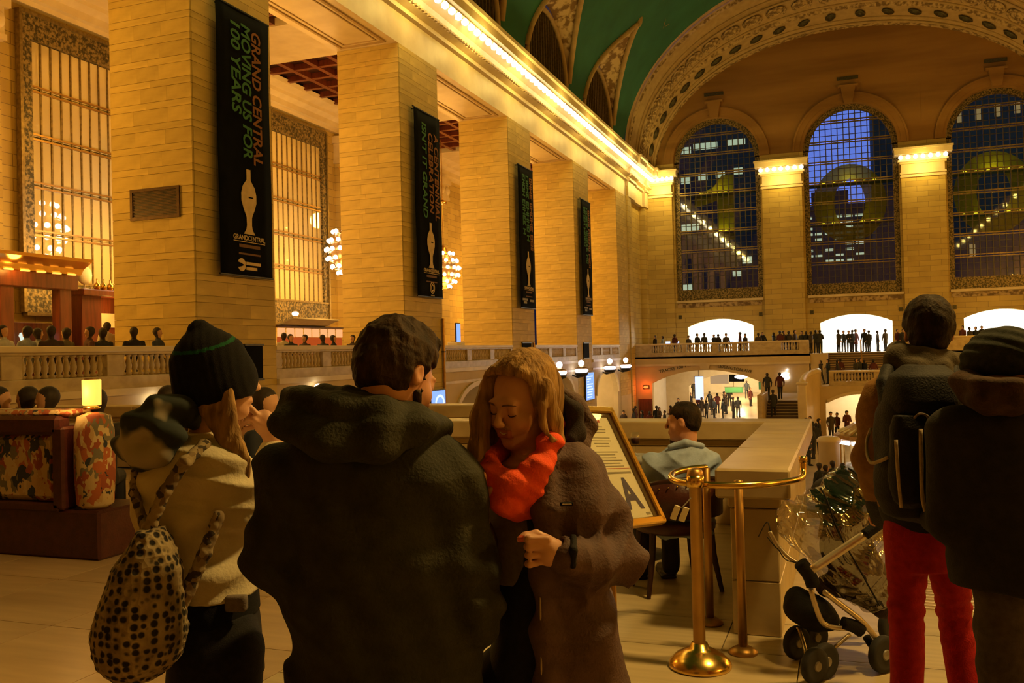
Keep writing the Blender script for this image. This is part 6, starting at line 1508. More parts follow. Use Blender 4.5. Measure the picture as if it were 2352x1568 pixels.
H = Sdf(); H.el(Ta(0,-0.02,0.0),(0.084,0.10,0.09),Ra,0.02)
for ox, e_ in ((-22,0.9),(-12,0.97),(-3,1.0),(7,1.0),(16,0.95)):
    H.chain([L(478+ox*1.4,900,-0.06),L(508+ox,960,-0.09),L(535+ox*0.8,1020,-0.115),L(556+ox*0.55,1075*e_+1075*(1-e_)*0.6,-0.12),L(568+ox*0.4,1075+65*e_,-0.105)],[0.022,0.018,0.015,0.011,0.003],0.008)
H.chain([L(518,890,-0.07),L(532,960,-0.095),L(552,1040,-0.11)],[0.024,0.016,0.006],0.01); H.chain([L(455,905,0.02),L(460,980,0.02),L(480,1040,0.0)],[0.04,0.036,0.03],0.02)
H.bx(Ta(0,0.13,-0.06),(0.07,0.10,0.12),Ra,0.02,0.015,True)
A.part(H, 'hair', 'hair_blonde', 0.0055, wrinkle(folds(0.0016,230,(0.9,0.3,-0.3),1.4,6), lumps(0.002,22)))
HT = Sdf()
HT.rc(L(482,850,0.0), L(492,882,0.0), 0.110, 0.113, 0.03); HT.rc(L(472,808,0.0), L(457,756,0.0), 0.078, 0.030, 0.05); HT.el(L(530,868,0.02),(0.060,0.09,0.05),None,0.04); HT.rc(L(470,880,-0.01),L(520,875,0.0),0.075,0.07,0.03)
HT.bx(L(505,1024,0.0),(0.3,0.3,0.116),rotm((1,0,0.20)),0.01,0.01,True)
stripe0 = L(464,786,0); stripen = np.array((-0.15,-0.30,1.0)); stripen /= np.linalg.norm(stripen)
A.part(HT, 'knitted_hat', ['knit_black','knit_green'], 0.005, wrinkle(folds(0.0007,300,(1,0.15,0.2),0.6,3), lumps(0.003,16)), lambda cn: (np.abs((cn-stripe0)@stripen) < 0.0042).astype(int))
J = Sdf()
J.loft(A.rows([(985,425,530,0.10,0.0),(1020,360,560,0.15,0.0),(1080,312,575,0.19,0.0),(1170,312,585,0.185,0.0),(1260,345,590,0.17,0.0),(1330,392,592,0.165,0.0),(1362,420,592,0.165,0.0)]), 0.05)
J.chain([sA, L(540,1150,-0.06), eA], [0.088,0.078,0.066], 0.05); J.chain([eA, wA+np.array((-0.004,-0.01,-0.03))], [0.062,0.042], 0.02); J.chain([s2, e2, w2], [0.07,0.06,0.045], 0.03)
A.part(J, 'fleece', 'fleece_cream', 0.007, wrinkle(creases(0.008,20,(0.4,0.2,0.9),1.6,5), lumps(0.005,14), masked(creases(0.018,50,(0.25,0.1,1.0),1.2,5), L(545,1130,-0.12), 0.12), masked(folds(0.006,75,(0.25,0.1,1.0),1.3,5), L(540,1120,-0.12), 0.14), masked(folds(0.012,38,(-0.6,0.1,0.8),1.5,5), L(440,1220,-0.15), 0.13), masked(folds(0.008,60,(0.1,0.1,1.0),1.3,5), L(480,1330,-0.15), 0.10)))
HD = Sdf(); HD.chain([L(285,1020,-0.05),L(315,985,-0.13),L(360,955,-0.13),L(410,945,-0.10),L(445,965,-0.06)],[0.030,0.042,0.044,0.038,0.028],0.03); HD.chain([L(292,1045,-0.04),L(330,1050,-0.12),L(375,1030,-0.16),L(400,1000,-0.15)],[0.026,0.038,0.036,0.03],0.03); HD.chain([L(360,935,0.0),L(400,935,-0.03),L(440,950,0.0)],[0.03,0.03,0.024],0.02)
m_, nt_, b_ = base('hood_pied', (0.03,0.04,0.036), 0.9); vary(nt_, b_, (0.022,0.032,0.030), (0.42,0.38,0.29), scale=7, detail=2, lo=0.60, hi=0.66)
A.part(HD, 'hood', 'hood_pied', 0.007, wrinkle(folds(0.007,60,(0.4,0.2,0.9),2.0,8), lumps(0.004,22)))
SH = Sdf(); SH.loft(A.rows([(1350,425,590,0.15,0.0),(1385,420,592,0.16,0.0),(1412,420,594,0.16,0.0)]),0.02); A.part(SH,'shirt_tail','knit_black',0.008, folds(0.003,40,(1,0,0.1),1,4))
PT = L(540,1388,-0.135); PTS = Sdf(); PTS.bx(PT+np.array((0,0.012,0)),(0.03,0.016,0.022),None,0.008); A.part(PTS,'shirt_patch','sweater_grey',0.006)
TR_ = Sdf(); TR_.loft(A.rows([(1400,412,588,0.165,0.0),(1480,402,592,0.19,0.0),(1560,398,600,0.19,0.0)]),0.03)
for sx in (-1,1):
    hp = hipA+np.array((sx*0.045,-sx*0.07,0.01)); TR_.rc(hp,(hp[0],hp[1],0.46),0.105,0.07,0.03); TR_.rc((hp[0],hp[1],0.46),(hp[0],hp[1],0.07),0.066,0.055,0.02)
A.part(TR_, 'jeans', 'denim_black', 0.009, lumps(0.003,20))
for sx in (-1,1):
    S = Sdf(); hp = hipA+np.array((sx*0.045,-sx*0.07,0)); S.rc((hp[0],hp[1],0.05),(hp[0]+0.15,hp[1]+0.04,0.038),0.045,0.036,0.02); S.bx((hp[0]+0.07,hp[1]+0.02,0.012),(0.13,0.05,0.012),None,0.01); A.part(S,'shoe','leather_shoe',0.009)
# crocheted shoulder bag
bg = thing('crochet_bag', 'tan and black crocheted drop-shaped bag on the back of the woman in cream', 'bag', A.base, YAW)
class _G: pass
G = Sdf(); G.loft(A.rows([(1215,318,372,0.05,-0.26),(1250,300,392,0.075,-0.26),(1300,262,410,0.10,-0.26),(1380,235,425,0.12,-0.26),(1450,222,428,0.12,-0.26),(1510,232,412,0.11,-0.26),(1548,262,375,0.075,-0.26),(1562,290,345,0.03,-0.26)]),0.03)
def knobs(P): return 0.0035*np.sin(P[:,0]*165+P[:,2]*70)*np.sin(P[:,2]*175-P[:,0]*40)*np.cos(P[:,1]*60)
sdf_obj(G, 'bag_body', 'crochet', bg, 0.006, lambda P: knobs(P)+0.006*snoise(P,13))
ST = Sdf(); ST.chain([L(338,1225,-0.24),L(378,1130,-0.235),L(425,1060,-0.215),L(470,1022,-0.14),L(492,1012,-0.02)],[0.017,0.016,0.016,0.015,0.014],0.01); ST.chain([L(338,1225,-0.24),L(308,1130,-0.15),L(310,1080,-0.12)],[0.014,0.012,0.010],0.01)
sdf_obj(ST, 'shoulder_strap', 'crochet_strap', bg, 0.005, lambda P: 0.002*np.sin(P[:,2]*230)*np.sin(P[:,0]*200))
ST = Sdf(); ST.chain([L(405,1405,-0.24),L(430,1360,-0.235),L(470,1270,-0.22),L(502,1185,-0.19)],[0.020,0.018,0.017,0.016],0.01)
sdf_obj(ST, 'lower_strap', 'crochet_strap', bg, 0.005, lambda P: 0.002*np.sin(P[:,2]*230)*np.sin(P[:,0]*200))

# ------------------------------------------------------------------ man with backpack and red trousers
Rd = Fig('person', 'man in bright red trousers wearing a black backpack, back to the camera', 2130, 3.3)
L = Rd.L
Rr = rotm((0.30,0.95,-0.05), 0.0); hc = L(2132,762,0.0)
B = Sdf(); Tr = head(B, Rr, hc, 1.0)
B.rc(Tr(0,-0.03,-0.05), L(2118,880,0.0), 0.056, 0.065, 0.03)
B.loft(Rd.rows([(880,2060,2170,0.10,0.0),(980,2020,2210,0.12,0.0),(1100,2040,2200,0.11,0.0),(1230,2050,2210,0.12,0.0)]),0.04)
knees = (L(2082,1390,0.0), L(2190,1400,0.10)); hp_ = (L(2085,1225,0.0), L(2175,1225,0.02))
for i, (hp, kn_) in enumerate(zip(hp_, knees)):
    ft = np.array((kn_[0]+(0.0,0.03)[i], kn_[1]-(0.0,0.08)[i], 0.07)); B.rc(hp,kn_,0.07,0.05,0.03); B.rc(kn_,ft,0.048,0.034,0.02); B.rc(ft+np.array((0,0,-0.03)),ft+np.array((0,0.14,-0.04)),0.034,0.026,0.02)
arms = ((L(2025,920,0.02),L(1998,1060,0.06),L(2030,1188,0.30)),(L(2215,920,0.02),L(2235,1060,0.06),L(2170,1170,0.34)))
for a, e, w_ in arms:
    B.rc(a,e,0.05,0.04,0.02); B.rc(e,w_,0.038,0.028,0.02); B.el(w_+np.array((0,0.03,0)),(0.03,0.045,0.02),None,0.02)
    for i in range(4): q = w_+np.array((-0.026+0.017*i,0.06,0.0)); finger(B,[q,q+np.array((0,0.02,-0.02)),q+np.array((0,0.0,-0.04))],0.009,0.007)
    finger(B,[w_+np.array((-0.02,0.02,-0.01)),w_+np.array((-0.02,0.045,-0.04))],0.011,0.008)
Rd.part(B, 'body', 'skin_ruddy', 0.008)
H = Sdf(); H.el(Tr(0,-0.022,0.038),(0.085,0.106,0.098),Rr,0.02); H.el(Tr(0,-0.055,-0.012),(0.078,0.062,0.075),Rr,0.03); H.bx(Tr(0,0.115,-0.055),(0.11,0.085,0.10),Rr,0.02,0.015,True); H.bx(Tr(0,-0.05,-0.155),(0.14,0.12,0.07),Rr,0.02,0.015,True)
for sx in (-1,1): H.el(Tr(sx*0.088,-0.004,-0.022),(0.03,0.024,0.040),Rr,0.012,True)
Rd.part(H, 'hair', 'hair_dark', 0.006, wrinkle(lumps(0.006,30), lumps(0.003,80)))
JK = Sdf(); JK.loft(Rd.rows([(845,2060,2180,0.10,0.02),(880,2005,2222,0.13,0.02),(960,1994,2232,0.15,0.02),(1080,2015,2215,0.15,0.02),(1180,2028,2212,0.15,0.02),(1212,2034,2214,0.15,0.02)]),0.05)
for a, e, w_ in arms: JK.chain([a,e],[0.075,0.062],0.05); JK.chain([e,w_],[0.06,0.046],0.02)
Rd.part(JK, 'jacket', ['jacket_mustard','nylon_black'], 0.009, wrinkle(folds(0.005,40,(0.3,0.2,0.9),2,5), lumps(0.004,16)), lambda cn: (cn[:,2] < L(2100,1165,0)[2]).astype(int))
HD = Sdf(); HD.chain([L(2062,812,0.06),L(2060,840,-0.06),L(2105,862,-0.14),L(2155,862,-0.13),L(2195,838,-0.03),L(2215,836,0.08)],[0.032,0.044,0.050,0.046,0.036,0.024],0.03); HD.chain([L(2062,800,0.05),L(2075,812,-0.06),L(2120,822,-0.10),L(2165,826,-0.07),L(2190,838,0.04)],[0.03,0.034,0.036,0.034,0.026],0.025)
Rd.part(HD, 'hood', 'hood_grey', 0.008, wrinkle(folds(0.006,65,(0.2,0.1,1),2,8), lumps(0.004,22)))
TR_ = Sdf(); TR_.loft(Rd.rows([(1196,2040,2212,0.14,0.01),(1240,2040,2222,0.145,0.01),(1300,2044,2222,0.13,0.01)]),0.03)
for i, (hp, kn_) in enumerate(zip(hp_, knees)):
    ft = np.array((kn_[0]+(-0.01,0.03)[i], kn_[1]-(0.0,0.08)[i], 0.06)); TR_.rc(hp,kn_,0.082,0.062,0.03); TR_.rc(kn_,ft,0.060,0.058,0.02)
Rd.part(TR_, 'trousers', 'trouser_red', 0.008, wrinkle(lumps(0.004,18), masked(folds(0.0045,120,(0.15,0.1,1),1.6,8), knees[0], 0.11), masked(folds(0.0045,120,(-0.15,0.1,1),1.6,8), knees[1], 0.11)))
for i, kn_ in enumerate(knees):
    ft = np.array((kn_[0]+(-0.01,0.03)[i], kn_[1]-(0.0,0.08)[i], 0.05)); S = Sdf(); S.rc(ft,ft+np.array((0,0.15,-0.012)),0.046,0.036,0.02); S.bx(ft+np.array((0,0.07,-0.038)),(0.048,0.135,0.012),None,0.01); Rd.part(S,'shoe','leather_shoe',0.01)
bp = thing('backpack', 'black backpack with hanging straps on the man in red trousers', 'backpack', Rd.base, YAW)
G = Sdf(); G.loft(Rd.rows([(842,2075,2165,0.05,-0.20),(870,2042,2190,0.08,-0.22),(950,2022,2205,0.11,-0.24),(1050,2012,2206,0.12,-0.24),(1140,2020,2204,0.12,-0.24),(1178,2034,2195,0.10,-0.23),(1192,2060,2170,0.06,-0.22)]),0.03,p=2.8)
sdf_obj(G, 'main_pack', 'nylon_black', bp, 0.008, wrinkle(folds(0.005,38,(0.9,0.1,0.4),2,5), lumps(0.005,18)))
G = Sdf(); G.loft(Rd.rows([(955,2062,2165,0.03,-0.34),(985,2046,2180,0.05,-0.34),(1090,2044,2182,0.055,-0.345),(1150,2056,2172,0.045,-0.34),(1165,2072,2150,0.02,-0.33)]),0.02,p=2.6); sdf_obj(G,'front_pocket','nylon_black',bp,0.008,lumps(0.004,22))
G = Sdf(); G.loft(Rd.rows([(838,2078,2165,0.06,-0.22),(860,2048,2188,0.09,-0.25),(920,2034,2196,0.115,-0.26),(945,2040,2192,0.115,-0.265)]),0.02,p=2.6); sdf_obj(G,'lid','nylon_black',bp,0.008,lumps(0.004,20))
for pts, r in (([(2058,1010,-0.405),(2062,1080,-0.415),(2070,1165,-0.395)],0.006),([(2115,985,-0.405),(2116,1060,-0.42),(2120,1150,-0.41),(2140,1206,-0.39)],0.007)):
    MB().tube(smooth_pts([tuple(L(*p)) for p in pts]), r, 6).obj('hanging_strap', 'strap_tan', bp, True)
MB().tube(smooth_pts([tuple(L(*p)) for p in ((2040,1050,-0.33),(2000,1062,-0.25),(1990,1020,-0.12),(2000,985,-0.05))]), 0.006, 6).obj('side_strap', 'strap_tan', bp, True)
for pts in ([(2038,850,-0.1),(2030,880,-0.17),(2035,930,-0.22)],[(2190,850,-0.1),(2196,890,-0.17),(2192,930,-0.22)]): S = Sdf(); S.chain([L(*p) for p in pts],0.024,0.01); sdf_obj(S,'shoulder_strap','nylon_black',bp,0.008)
MB().tube(smooth_pts([tuple(L(*p)) for p in ((2100,960,-0.39),(2112,950,-0.41),(2130,955,-0.41),(2135,975,-0.40))]), 0.004, 6).obj('zip_pull', 'sweater_grey', bp, True)

# ------------------------------------------------------------------ person in the dark coat and knitted cap at the right edge
Cp = Fig('person', 'person in a dark coat, brown scarf and ribbed cap at the right edge', 2300, 2.75)
L = Cp.L
Rk = rotm((0.15,0.98,-0.05)); hc = L(2308,856,0.0)
B = Sdf(); Tk = head(B, Rk, hc, 1.0); B.rc(Tk(0,-0.03,-0.05), L(2310,955,0.0), 0.055, 0.065, 0.03)
B.loft(Cp.rows([(940,2250,2370,0.10,0.0),(1060,2220,2400,0.12,0.0),(1300,2230,2400,0.12,0.0)]),0.04)
for sx in (-1,1):
    hp = L(2362,1330,0)+np.array((sx*0.08,0,0)); B.rc(hp,(hp[0],0.02,0.46),0.075,0.05,0.03); B.rc((hp[0],0.02,0.46),(hp[0],0.02,0.08),0.048,0.036,0.02); B.rc((hp[0],0.02,0.04),(hp[0],0.16,0.03),0.034,0.027,0.02)
    a = L(2310,985,0)+np.array((sx*0.15,0.0,0.0)); e = a+np.array((0,0.02,-0.26)); w_ = e+np.array((-sx*0.05,0.06,-0.05)); B.rc(a,e,0.05,0.04,0.02); B.rc(e,w_,0.04,0.03,0.02); B.el(w_+np.array((0,0.04,0)),(0.02,0.045,0.035),None,0.02)
    for i in range(4): q = w_+np.array((0,0.02+0.015*i,-0.03)); finger(B,[q,q+np.array((0,0.01,-0.03)),q+np.array((0,0.015,-0.05))],0.009,0.007)
    finger(B,[w_+np.array((0,0.0,0.0)),w_+np.array((-sx*0.02,0.02,-0.03))],0.011,0.008)
Cp.part(B,'body','skin_fair',0.008)
HT = Sdf(); HT.el(L(2308,822,0.0),(0.112,0.124,0.096),None,0.03); HT.rc(L(2262,832,0.0),L(2350,832,0.0),0.062,0.062,0.03); HT.el(L(2306,838,0.0),(0.104,0.112,0.05),None,0.03); HT.bx(L(2306,912,0.0),(0.3,0.3,0.068),None,0.01,0.01,True)
Cp.part(HT,'ribbed_cap','knit_teal',0.006, wrinkle(folds(0.0026,190,(0.45,0.1,0.9),0.6,4), lumps(0.003,20)))
S = Sdf(); S.chain([L(2222,880,-0.02),L(2262,905,-0.12),L(2320,908,-0.14),L(2375,895,-0.08)],[0.042,0.046,0.046,0.04],0.02); S.chain([L(2232,905,0.02),L(2270,928,-0.11),L(2325,930,-0.13),L(2380,915,-0.06)],[0.036,0.036,0.036,0.036],0.02); S.chain([L(2222,880,-0.02),L(2235,880,0.12),L(2310,890,0.16),L(2375,895,-0.08)],0.045,0.02)
Cp.part(S,'scarf','scarf_brown',0.008, wrinkle(folds(0.006,85,(0.15,0.1,1),1.8,8), lumps(0.003,26)))
CT = Sdf(); CT.loft(Cp.rows([(918,2238,2390,0.12,0.0),(960,2200,2425,0.15,0.0),(1060,2182,2440,0.17,0.0),(1180,2186,2440,0.17,0.0),(1280,2180,2445,0.18,0.0),(1342,2192,2450,0.18,0.0)]),0.04)
for sx in (-1,1):
    a = L(2310,985,0)+np.array((sx*0.165,0.0,0.0)); e = a+np.array((sx*0.0,0.02,-0.28)); w_ = e+np.array((-sx*0.03,0.18,-0.03)); CT.chain([a,e],[0.08,0.068],0.05); CT.chain([e,w_],[0.066,0.05],0.02)
Cp.part(CT,'coat','coat_charcoal',0.009, wrinkle(folds(0.006,26,(1,0.2,0.15),2,4), lumps(0.005,12)))
TR_ = Sdf()
for sx in (-1,1):
    hp = L(2362,1300,0)+np.array((sx*0.08,0.0,0)); TR_.rc(hp,(hp[0],0.02,0.46),0.088,0.07,0.03); TR_.rc((hp[0],0.02,0.46),(hp[0],0.02,0.06),0.072,0.07,0.02)
Cp.part(TR_,'jeans','jean_grey',0.009, wrinkle(lumps(0.005,18), folds(0.003,60,(0.2,0.1,1),2,6)))
shoes(Cp, (L(2362,1310,0)[0]-0.08, L(2362,1310,0)[0]+0.08))

# ------------------------------------------------------------------ seated man in the blue shirt
Sm = Fig('person', 'man in a pale blue shirt sitting at the dining table, face turned left', 1555, 5.95)
L = Sm.L
Rs = rotm((-0.93,0.36,-0.10)); hc = L(1568,968,0.0)
B = Sdf(); Ts = head(B, Rs, hc, 1.03); B.rc(Ts(0,-0.03,-0.05), L(1575,1045,0.0), 0.058, 0.066, 0.03)
B.loft(Sm.rows([(1040,1530,1620,0.11,0.0),(1120,1500,1635,0.13,0.0),(1215,1510,1630,0.14,0.0)]),0.05)
aL = (L(1500,1062,0.0),L(1480,1135,0.10),L(1445,1085,0.35)); aR = (L(1628,1060,0.02),L(1640,1135,0.05),L(1580,1110,0.36))
for a, e, w_ in (aL,aR):
    B.rc(a,e,0.05,0.042,0.02); B.rc(e,w_,0.04,0.028,0.02); B.el(w_+np.array((0,0.04,0)),(0.03,0.045,0.018),None,0.02)
    for i in range(4): q = w_+np.array((-0.024+0.016*i,0.07,0)); finger(B,[q,q+np.array((0,0.03,0.004)),q+np.array((0,0.045,-0.012))],0.009,0.007)
    finger(B,[w_+np.array((-0.025,0.02,0)),w_+np.array((-0.035,0.06,0.005))],0.011,0.008)
st_ = 0.50; hb = L(1570,1225,0.0)
for sx in (-1,1):
    hp = np.array((hb[0]+sx*0.09,0.0,st_+0.075)); kn_ = np.array((hb[0]-0.12+sx*0.10,0.40,0.50)); ft = np.array((kn_[0],0.42,0.07)); B.rc(hp,kn_,0.07,0.052,0.03); B.rc(kn_,ft,0.048,0.036,0.02); B.rc(ft+np.array((0,0,-0.03)),ft+np.array((-0.05,0.13,-0.04)),0.034,0.027,0.02)
Sm.part(B,'body','skin_ruddy',0.009)
H = Sdf(); H.el(Ts(0,-0.024,0.038),(0.082,0.102,0.094),Rs,0.02); H.el(Ts(0,-0.055,-0.010),(0.074,0.06,0.07),Rs,0.03); H.bx(Ts(0,0.12,-0.055),(0.11,0.085,0.105),Rs,0.02,0.012,True); H.bx(Ts(0,-0.05,-0.155),(0.14,0.12,0.075),Rs,0.02,0.012,True)
for sx in (-1,1): H.el(Ts(sx*0.086,-0.004,-0.022),(0.03,0.024,0.040),Rs,0.012,True)
Sm.part(H,'hair','hair_dark',0.008, lumps(0.003,50))
ST = Sdf(); ST.loft(Sm.rows([(1018,1545,1610,0.085,0.0),(1036,1515,1625,0.12,0.0),(1065,1488,1640,0.145,0.0),(1130,1490,1642,0.16,0.0),(1200,1500,1640,0.165,0.0),(1225,1505,1638,0.165,0.0)]),0.04)
for a, e, w_ in (aL,aR): ST.chain([a,e],[0.078,0.064],0.05); ST.chain([e,w_],[0.06,0.042],0.03)
Sm.part(ST,'shirt','shirt_blue',0.009, wrinkle(creases(0.016,24,(0.55,0.1,0.85),1.8,5), folds(0.005,60,(-0.5,0.1,0.85),2.2,6), lumps(0.005,16)))
S = Sdf(); S.chain([L(1540,1026,-0.06),L(1575,1016,-0.085),L(1612,1024,-0.05)],[0.02,0.024,0.02],0.01); Sm.part(S,'collar','shirt_blue',0.008)
TR_ = Sdf()
for sx in (-1,1):
    hp = np.array((hb[0]+sx*0.09,0.0,st_+0.09)); kn_ = np.array((hb[0]-0.12+sx*0.10,0.40,0.50)); TR_.rc(hp,kn_,0.095,0.075,0.03); TR_.rc(kn_,(kn_[0],0.42,0.07),0.07,0.06,0.02)
Sm.part(TR_,'trousers','trousers_any',0.012,lumps(0.004,20))
for sx in (-1,1): S = Sdf(); k0 = np.array((hb[0]-0.12+sx*0.10,0.42,0.05)); S.rc(k0,k0+np.array((-0.05,0.14,-0.012)),0.045,0.036,0.02); S.bx(k0+np.array((-0.025,0.06,-0.038)),(0.055,0.13,0.012),None,0.01); Sm.part(S,'shoe','leather_shoe',0.012)

# ------------------------------------------------------------------ stroller under a rain cover
noisy('tube_silver', (0.55,0.47,0.36), (0.62,0.54,0.42), 0.35, 0.7, scale=6); noisy('tyre', (0.012,0.012,0.012), (0.02,0.02,0.02), 0.8); noisy('wheel_grey', (0.18,0.16,0.13), (0.24,0.21,0.17), 0.5); cloth('seat_plum', (0.045,0.03,0.04), (0.07,0.05,0.06), 0.8, 30)
SF = Fig('stroller', 'folding stroller with silver frame under a clear crumpled rain cover', 1920, 4.5); SF.t['category'] = 'stroller'
L = SF.L; tt = SF.t
def tb(name, pts, r, mt, n=8): return MB().tube(smooth_pts([tuple(L(*p)) for p in pts]), r, n).obj(name, mt, tt, True)
for dd in (0.0, 0.42):
    hd_ = -0.17 if dd == 0 else 0.0
    tb('handle_tube', [(1866,1308,-0.1+hd_+dd),(1930,1265,-0.1+hd_+dd),(1988,1226,-0.12+hd_+dd)], 0.021, 'tube_silver'); tb('grip', [(1986,1228,-0.12+hd_+dd),(2015,1207,-0.12+hd_+dd),(2042,1190,-0.12+hd_+dd)], 0.026, 'nylon_black')
    tb('chassis_tube', [(1862,1352,-0.1+dd),(1876,1400,-0.1+dd),(1892,1432,-0.1+dd),(1925,1442,-0.1+dd),(1950,1442,-0.1+dd)], 0.013, 'tube_silver'); tb('rear_tube', [(1892,1358,-0.1+dd),(1940,1395,-0.1+dd),(1985,1432,-0.1+dd),(2040,1500,-0.08+dd)], 0.014, 'tube_silver')
    tb('front_bumper', [(1768,1220,0.05+dd*0.6),(1785,1250,0.03+dd*0.6),(1815,1282,-0.02+dd*0.8),(1850,1300,-0.06+dd)], 0.010, 'tube_silver'); tb('hub', [(1838,1292,-0.1+dd),(1858,1318,-0.1+dd),(1868,1345,-0.1+dd)], 0.035, 'nylon_black')
    tb('lower_hub', [(1935,1430,-0.1+dd),(1962,1438,-0.1+dd),(1980,1450,-0.1+dd)], 0.032, 'nylon_black')
tb('front_fork', [(1833,1440,0.1),(1845,1475,0.05),(1856,1520,-0.08)], 0.011, 'tube_silver'); tb('cross_strut', [(1878,1520,-0.1),(1915,1488,-0.06),(1952,1456,-0.02)], 0.010, 'tube_silver'); tb('rear_strut', [(1990,1462,-0.05),(2010,1490,-0.05),(2048,1525,-0.05)], 0.02, 'nylon_black')
tb('wire_hook', [(1742,1232,0.1),(1762,1198,0.08),(1770,1225,0.06)], 0.003, 'black_metal', 5); tb('tie_cord', [(1762,1232,0.0),(1780,1255,0.0),(1788,1262,0.0),(1805,1285,-0.02),(1832,1292,-0.05)], 0.003, 'black_metal', 5)
def wheel(px, py, dd, r, yaw=0.5):
    c = L(px,py,dd); c[2] = max(c[2], r+0.0); g = MB(); w = bpy.data.objects.new('wheel', None); C.objects.link(w); w.parent = tt; w.location = tuple(c); w.rotation_euler = (0,0,yaw)
    MB().lathe([(r*0.72,-0.018),(r*0.94,-0.020),(r,-0.010),(r,0.010),(r*0.94,0.020),(r*0.72,0.018)], ax='y', n=24).obj('tyre', 'tyre', w, True); MB().lathe([(0.004,-0.022),(r*0.25,-0.024),(r*0.3,-0.016),(r*0.7,-0.017),(r*0.74,-0.012),(r*0.74,0.012),(r*0.7,0.017),(0.004,0.02)], ax='y', n=20).obj('wheel_disc', 'wheel_grey', w)
wheel(1830,1478,0.12,0.085,0.55); wheel(1872,1476,0.20,0.085,0.55); wheel(1872,1548,-0.22,0.085,0.6); wheel(1896,1552,-0.16,0.085,0.6); wheel(2030,1545,-0.1,0.09,0.5); wheel(2050,1520,0.35,0.09,0.5)
S = Sdf(); S.chain([L(1935,1175,0.1),L(1945,1260,0.12),L(1985,1330,0.08),L(2030,1395,0.0)],[0.10,0.12,0.11,0.06],0.05); S.chain([L(1985,1330,0.08),L(1900,1345,0.1)],[0.09,0.06],0.04); SF.part(S,'seat','seat_plum',0.009,lumps(0.006,16))
S = Sdf(); S.chain([L(1830,1372,0.1),L(1870,1410,0.08),L(1905,1425,0.06)],[0.055,0.075,0.05],0.04); S.el(L(1855,1400,0.1),(0.12,0.15,0.075),None,0.04); SF.part(S,'basket','nylon_black',0.009,lumps(0.005,18))
S = Sdf(); S.el(L(1925,1135,0.12),(0.13,0.17,0.10),None,0.03); S.el(L(1900,1190,0.02),(0.12,0.20,0.12),None,0.03,True); SF.part(S,'canopy','nylon_black',0.009,lumps(0.004,20))
RCV = Sdf(); RCV.chain([L(1942,1115,0.06),L(1938,1190,0.04),L(1960,1290,0.02),L(2010,1360,0.0)],[0.115,0.20,0.19,0.12],0.06); RCV.el(L(1880,1210,0.02),(0.19,0.22,0.17),None,0.08); RCV.el(L(1815,1190,0.02),(0.06,0.15,0.09),None,0.08)
def crinkle(P): return 0.014*np.abs(np.sin(24*P[:,0]+16*P[:,2]+2.5*snoise(P,7)))+0.008*np.abs(np.sin(33*P[:,2]-18*P[:,0]+3*snoise(P,9)))+0.006*snoise(P,24)+0.004*np.abs(np.sin(90*P[:,0]+70*P[:,2]+40*P[:,1]+3*snoise(P,14)))
SF.part(RCV,'rain_cover','clear_plastic',0.007,crinkle)
tb('cover_piping', [(1948,1075,0.0),(1972,1095,-0.04),(1992,1160,-0.12),(1998,1215,-0.16)], 0.005, 'nylon_black', 6); tb('cover_seam', [(1885,1120,-0.14),(1900,1150,-0.18),(1925,1220,-0.19),(1970,1300,-0.19),(2020,1390,-0.14)], 0.004, 'nylon_black', 6)

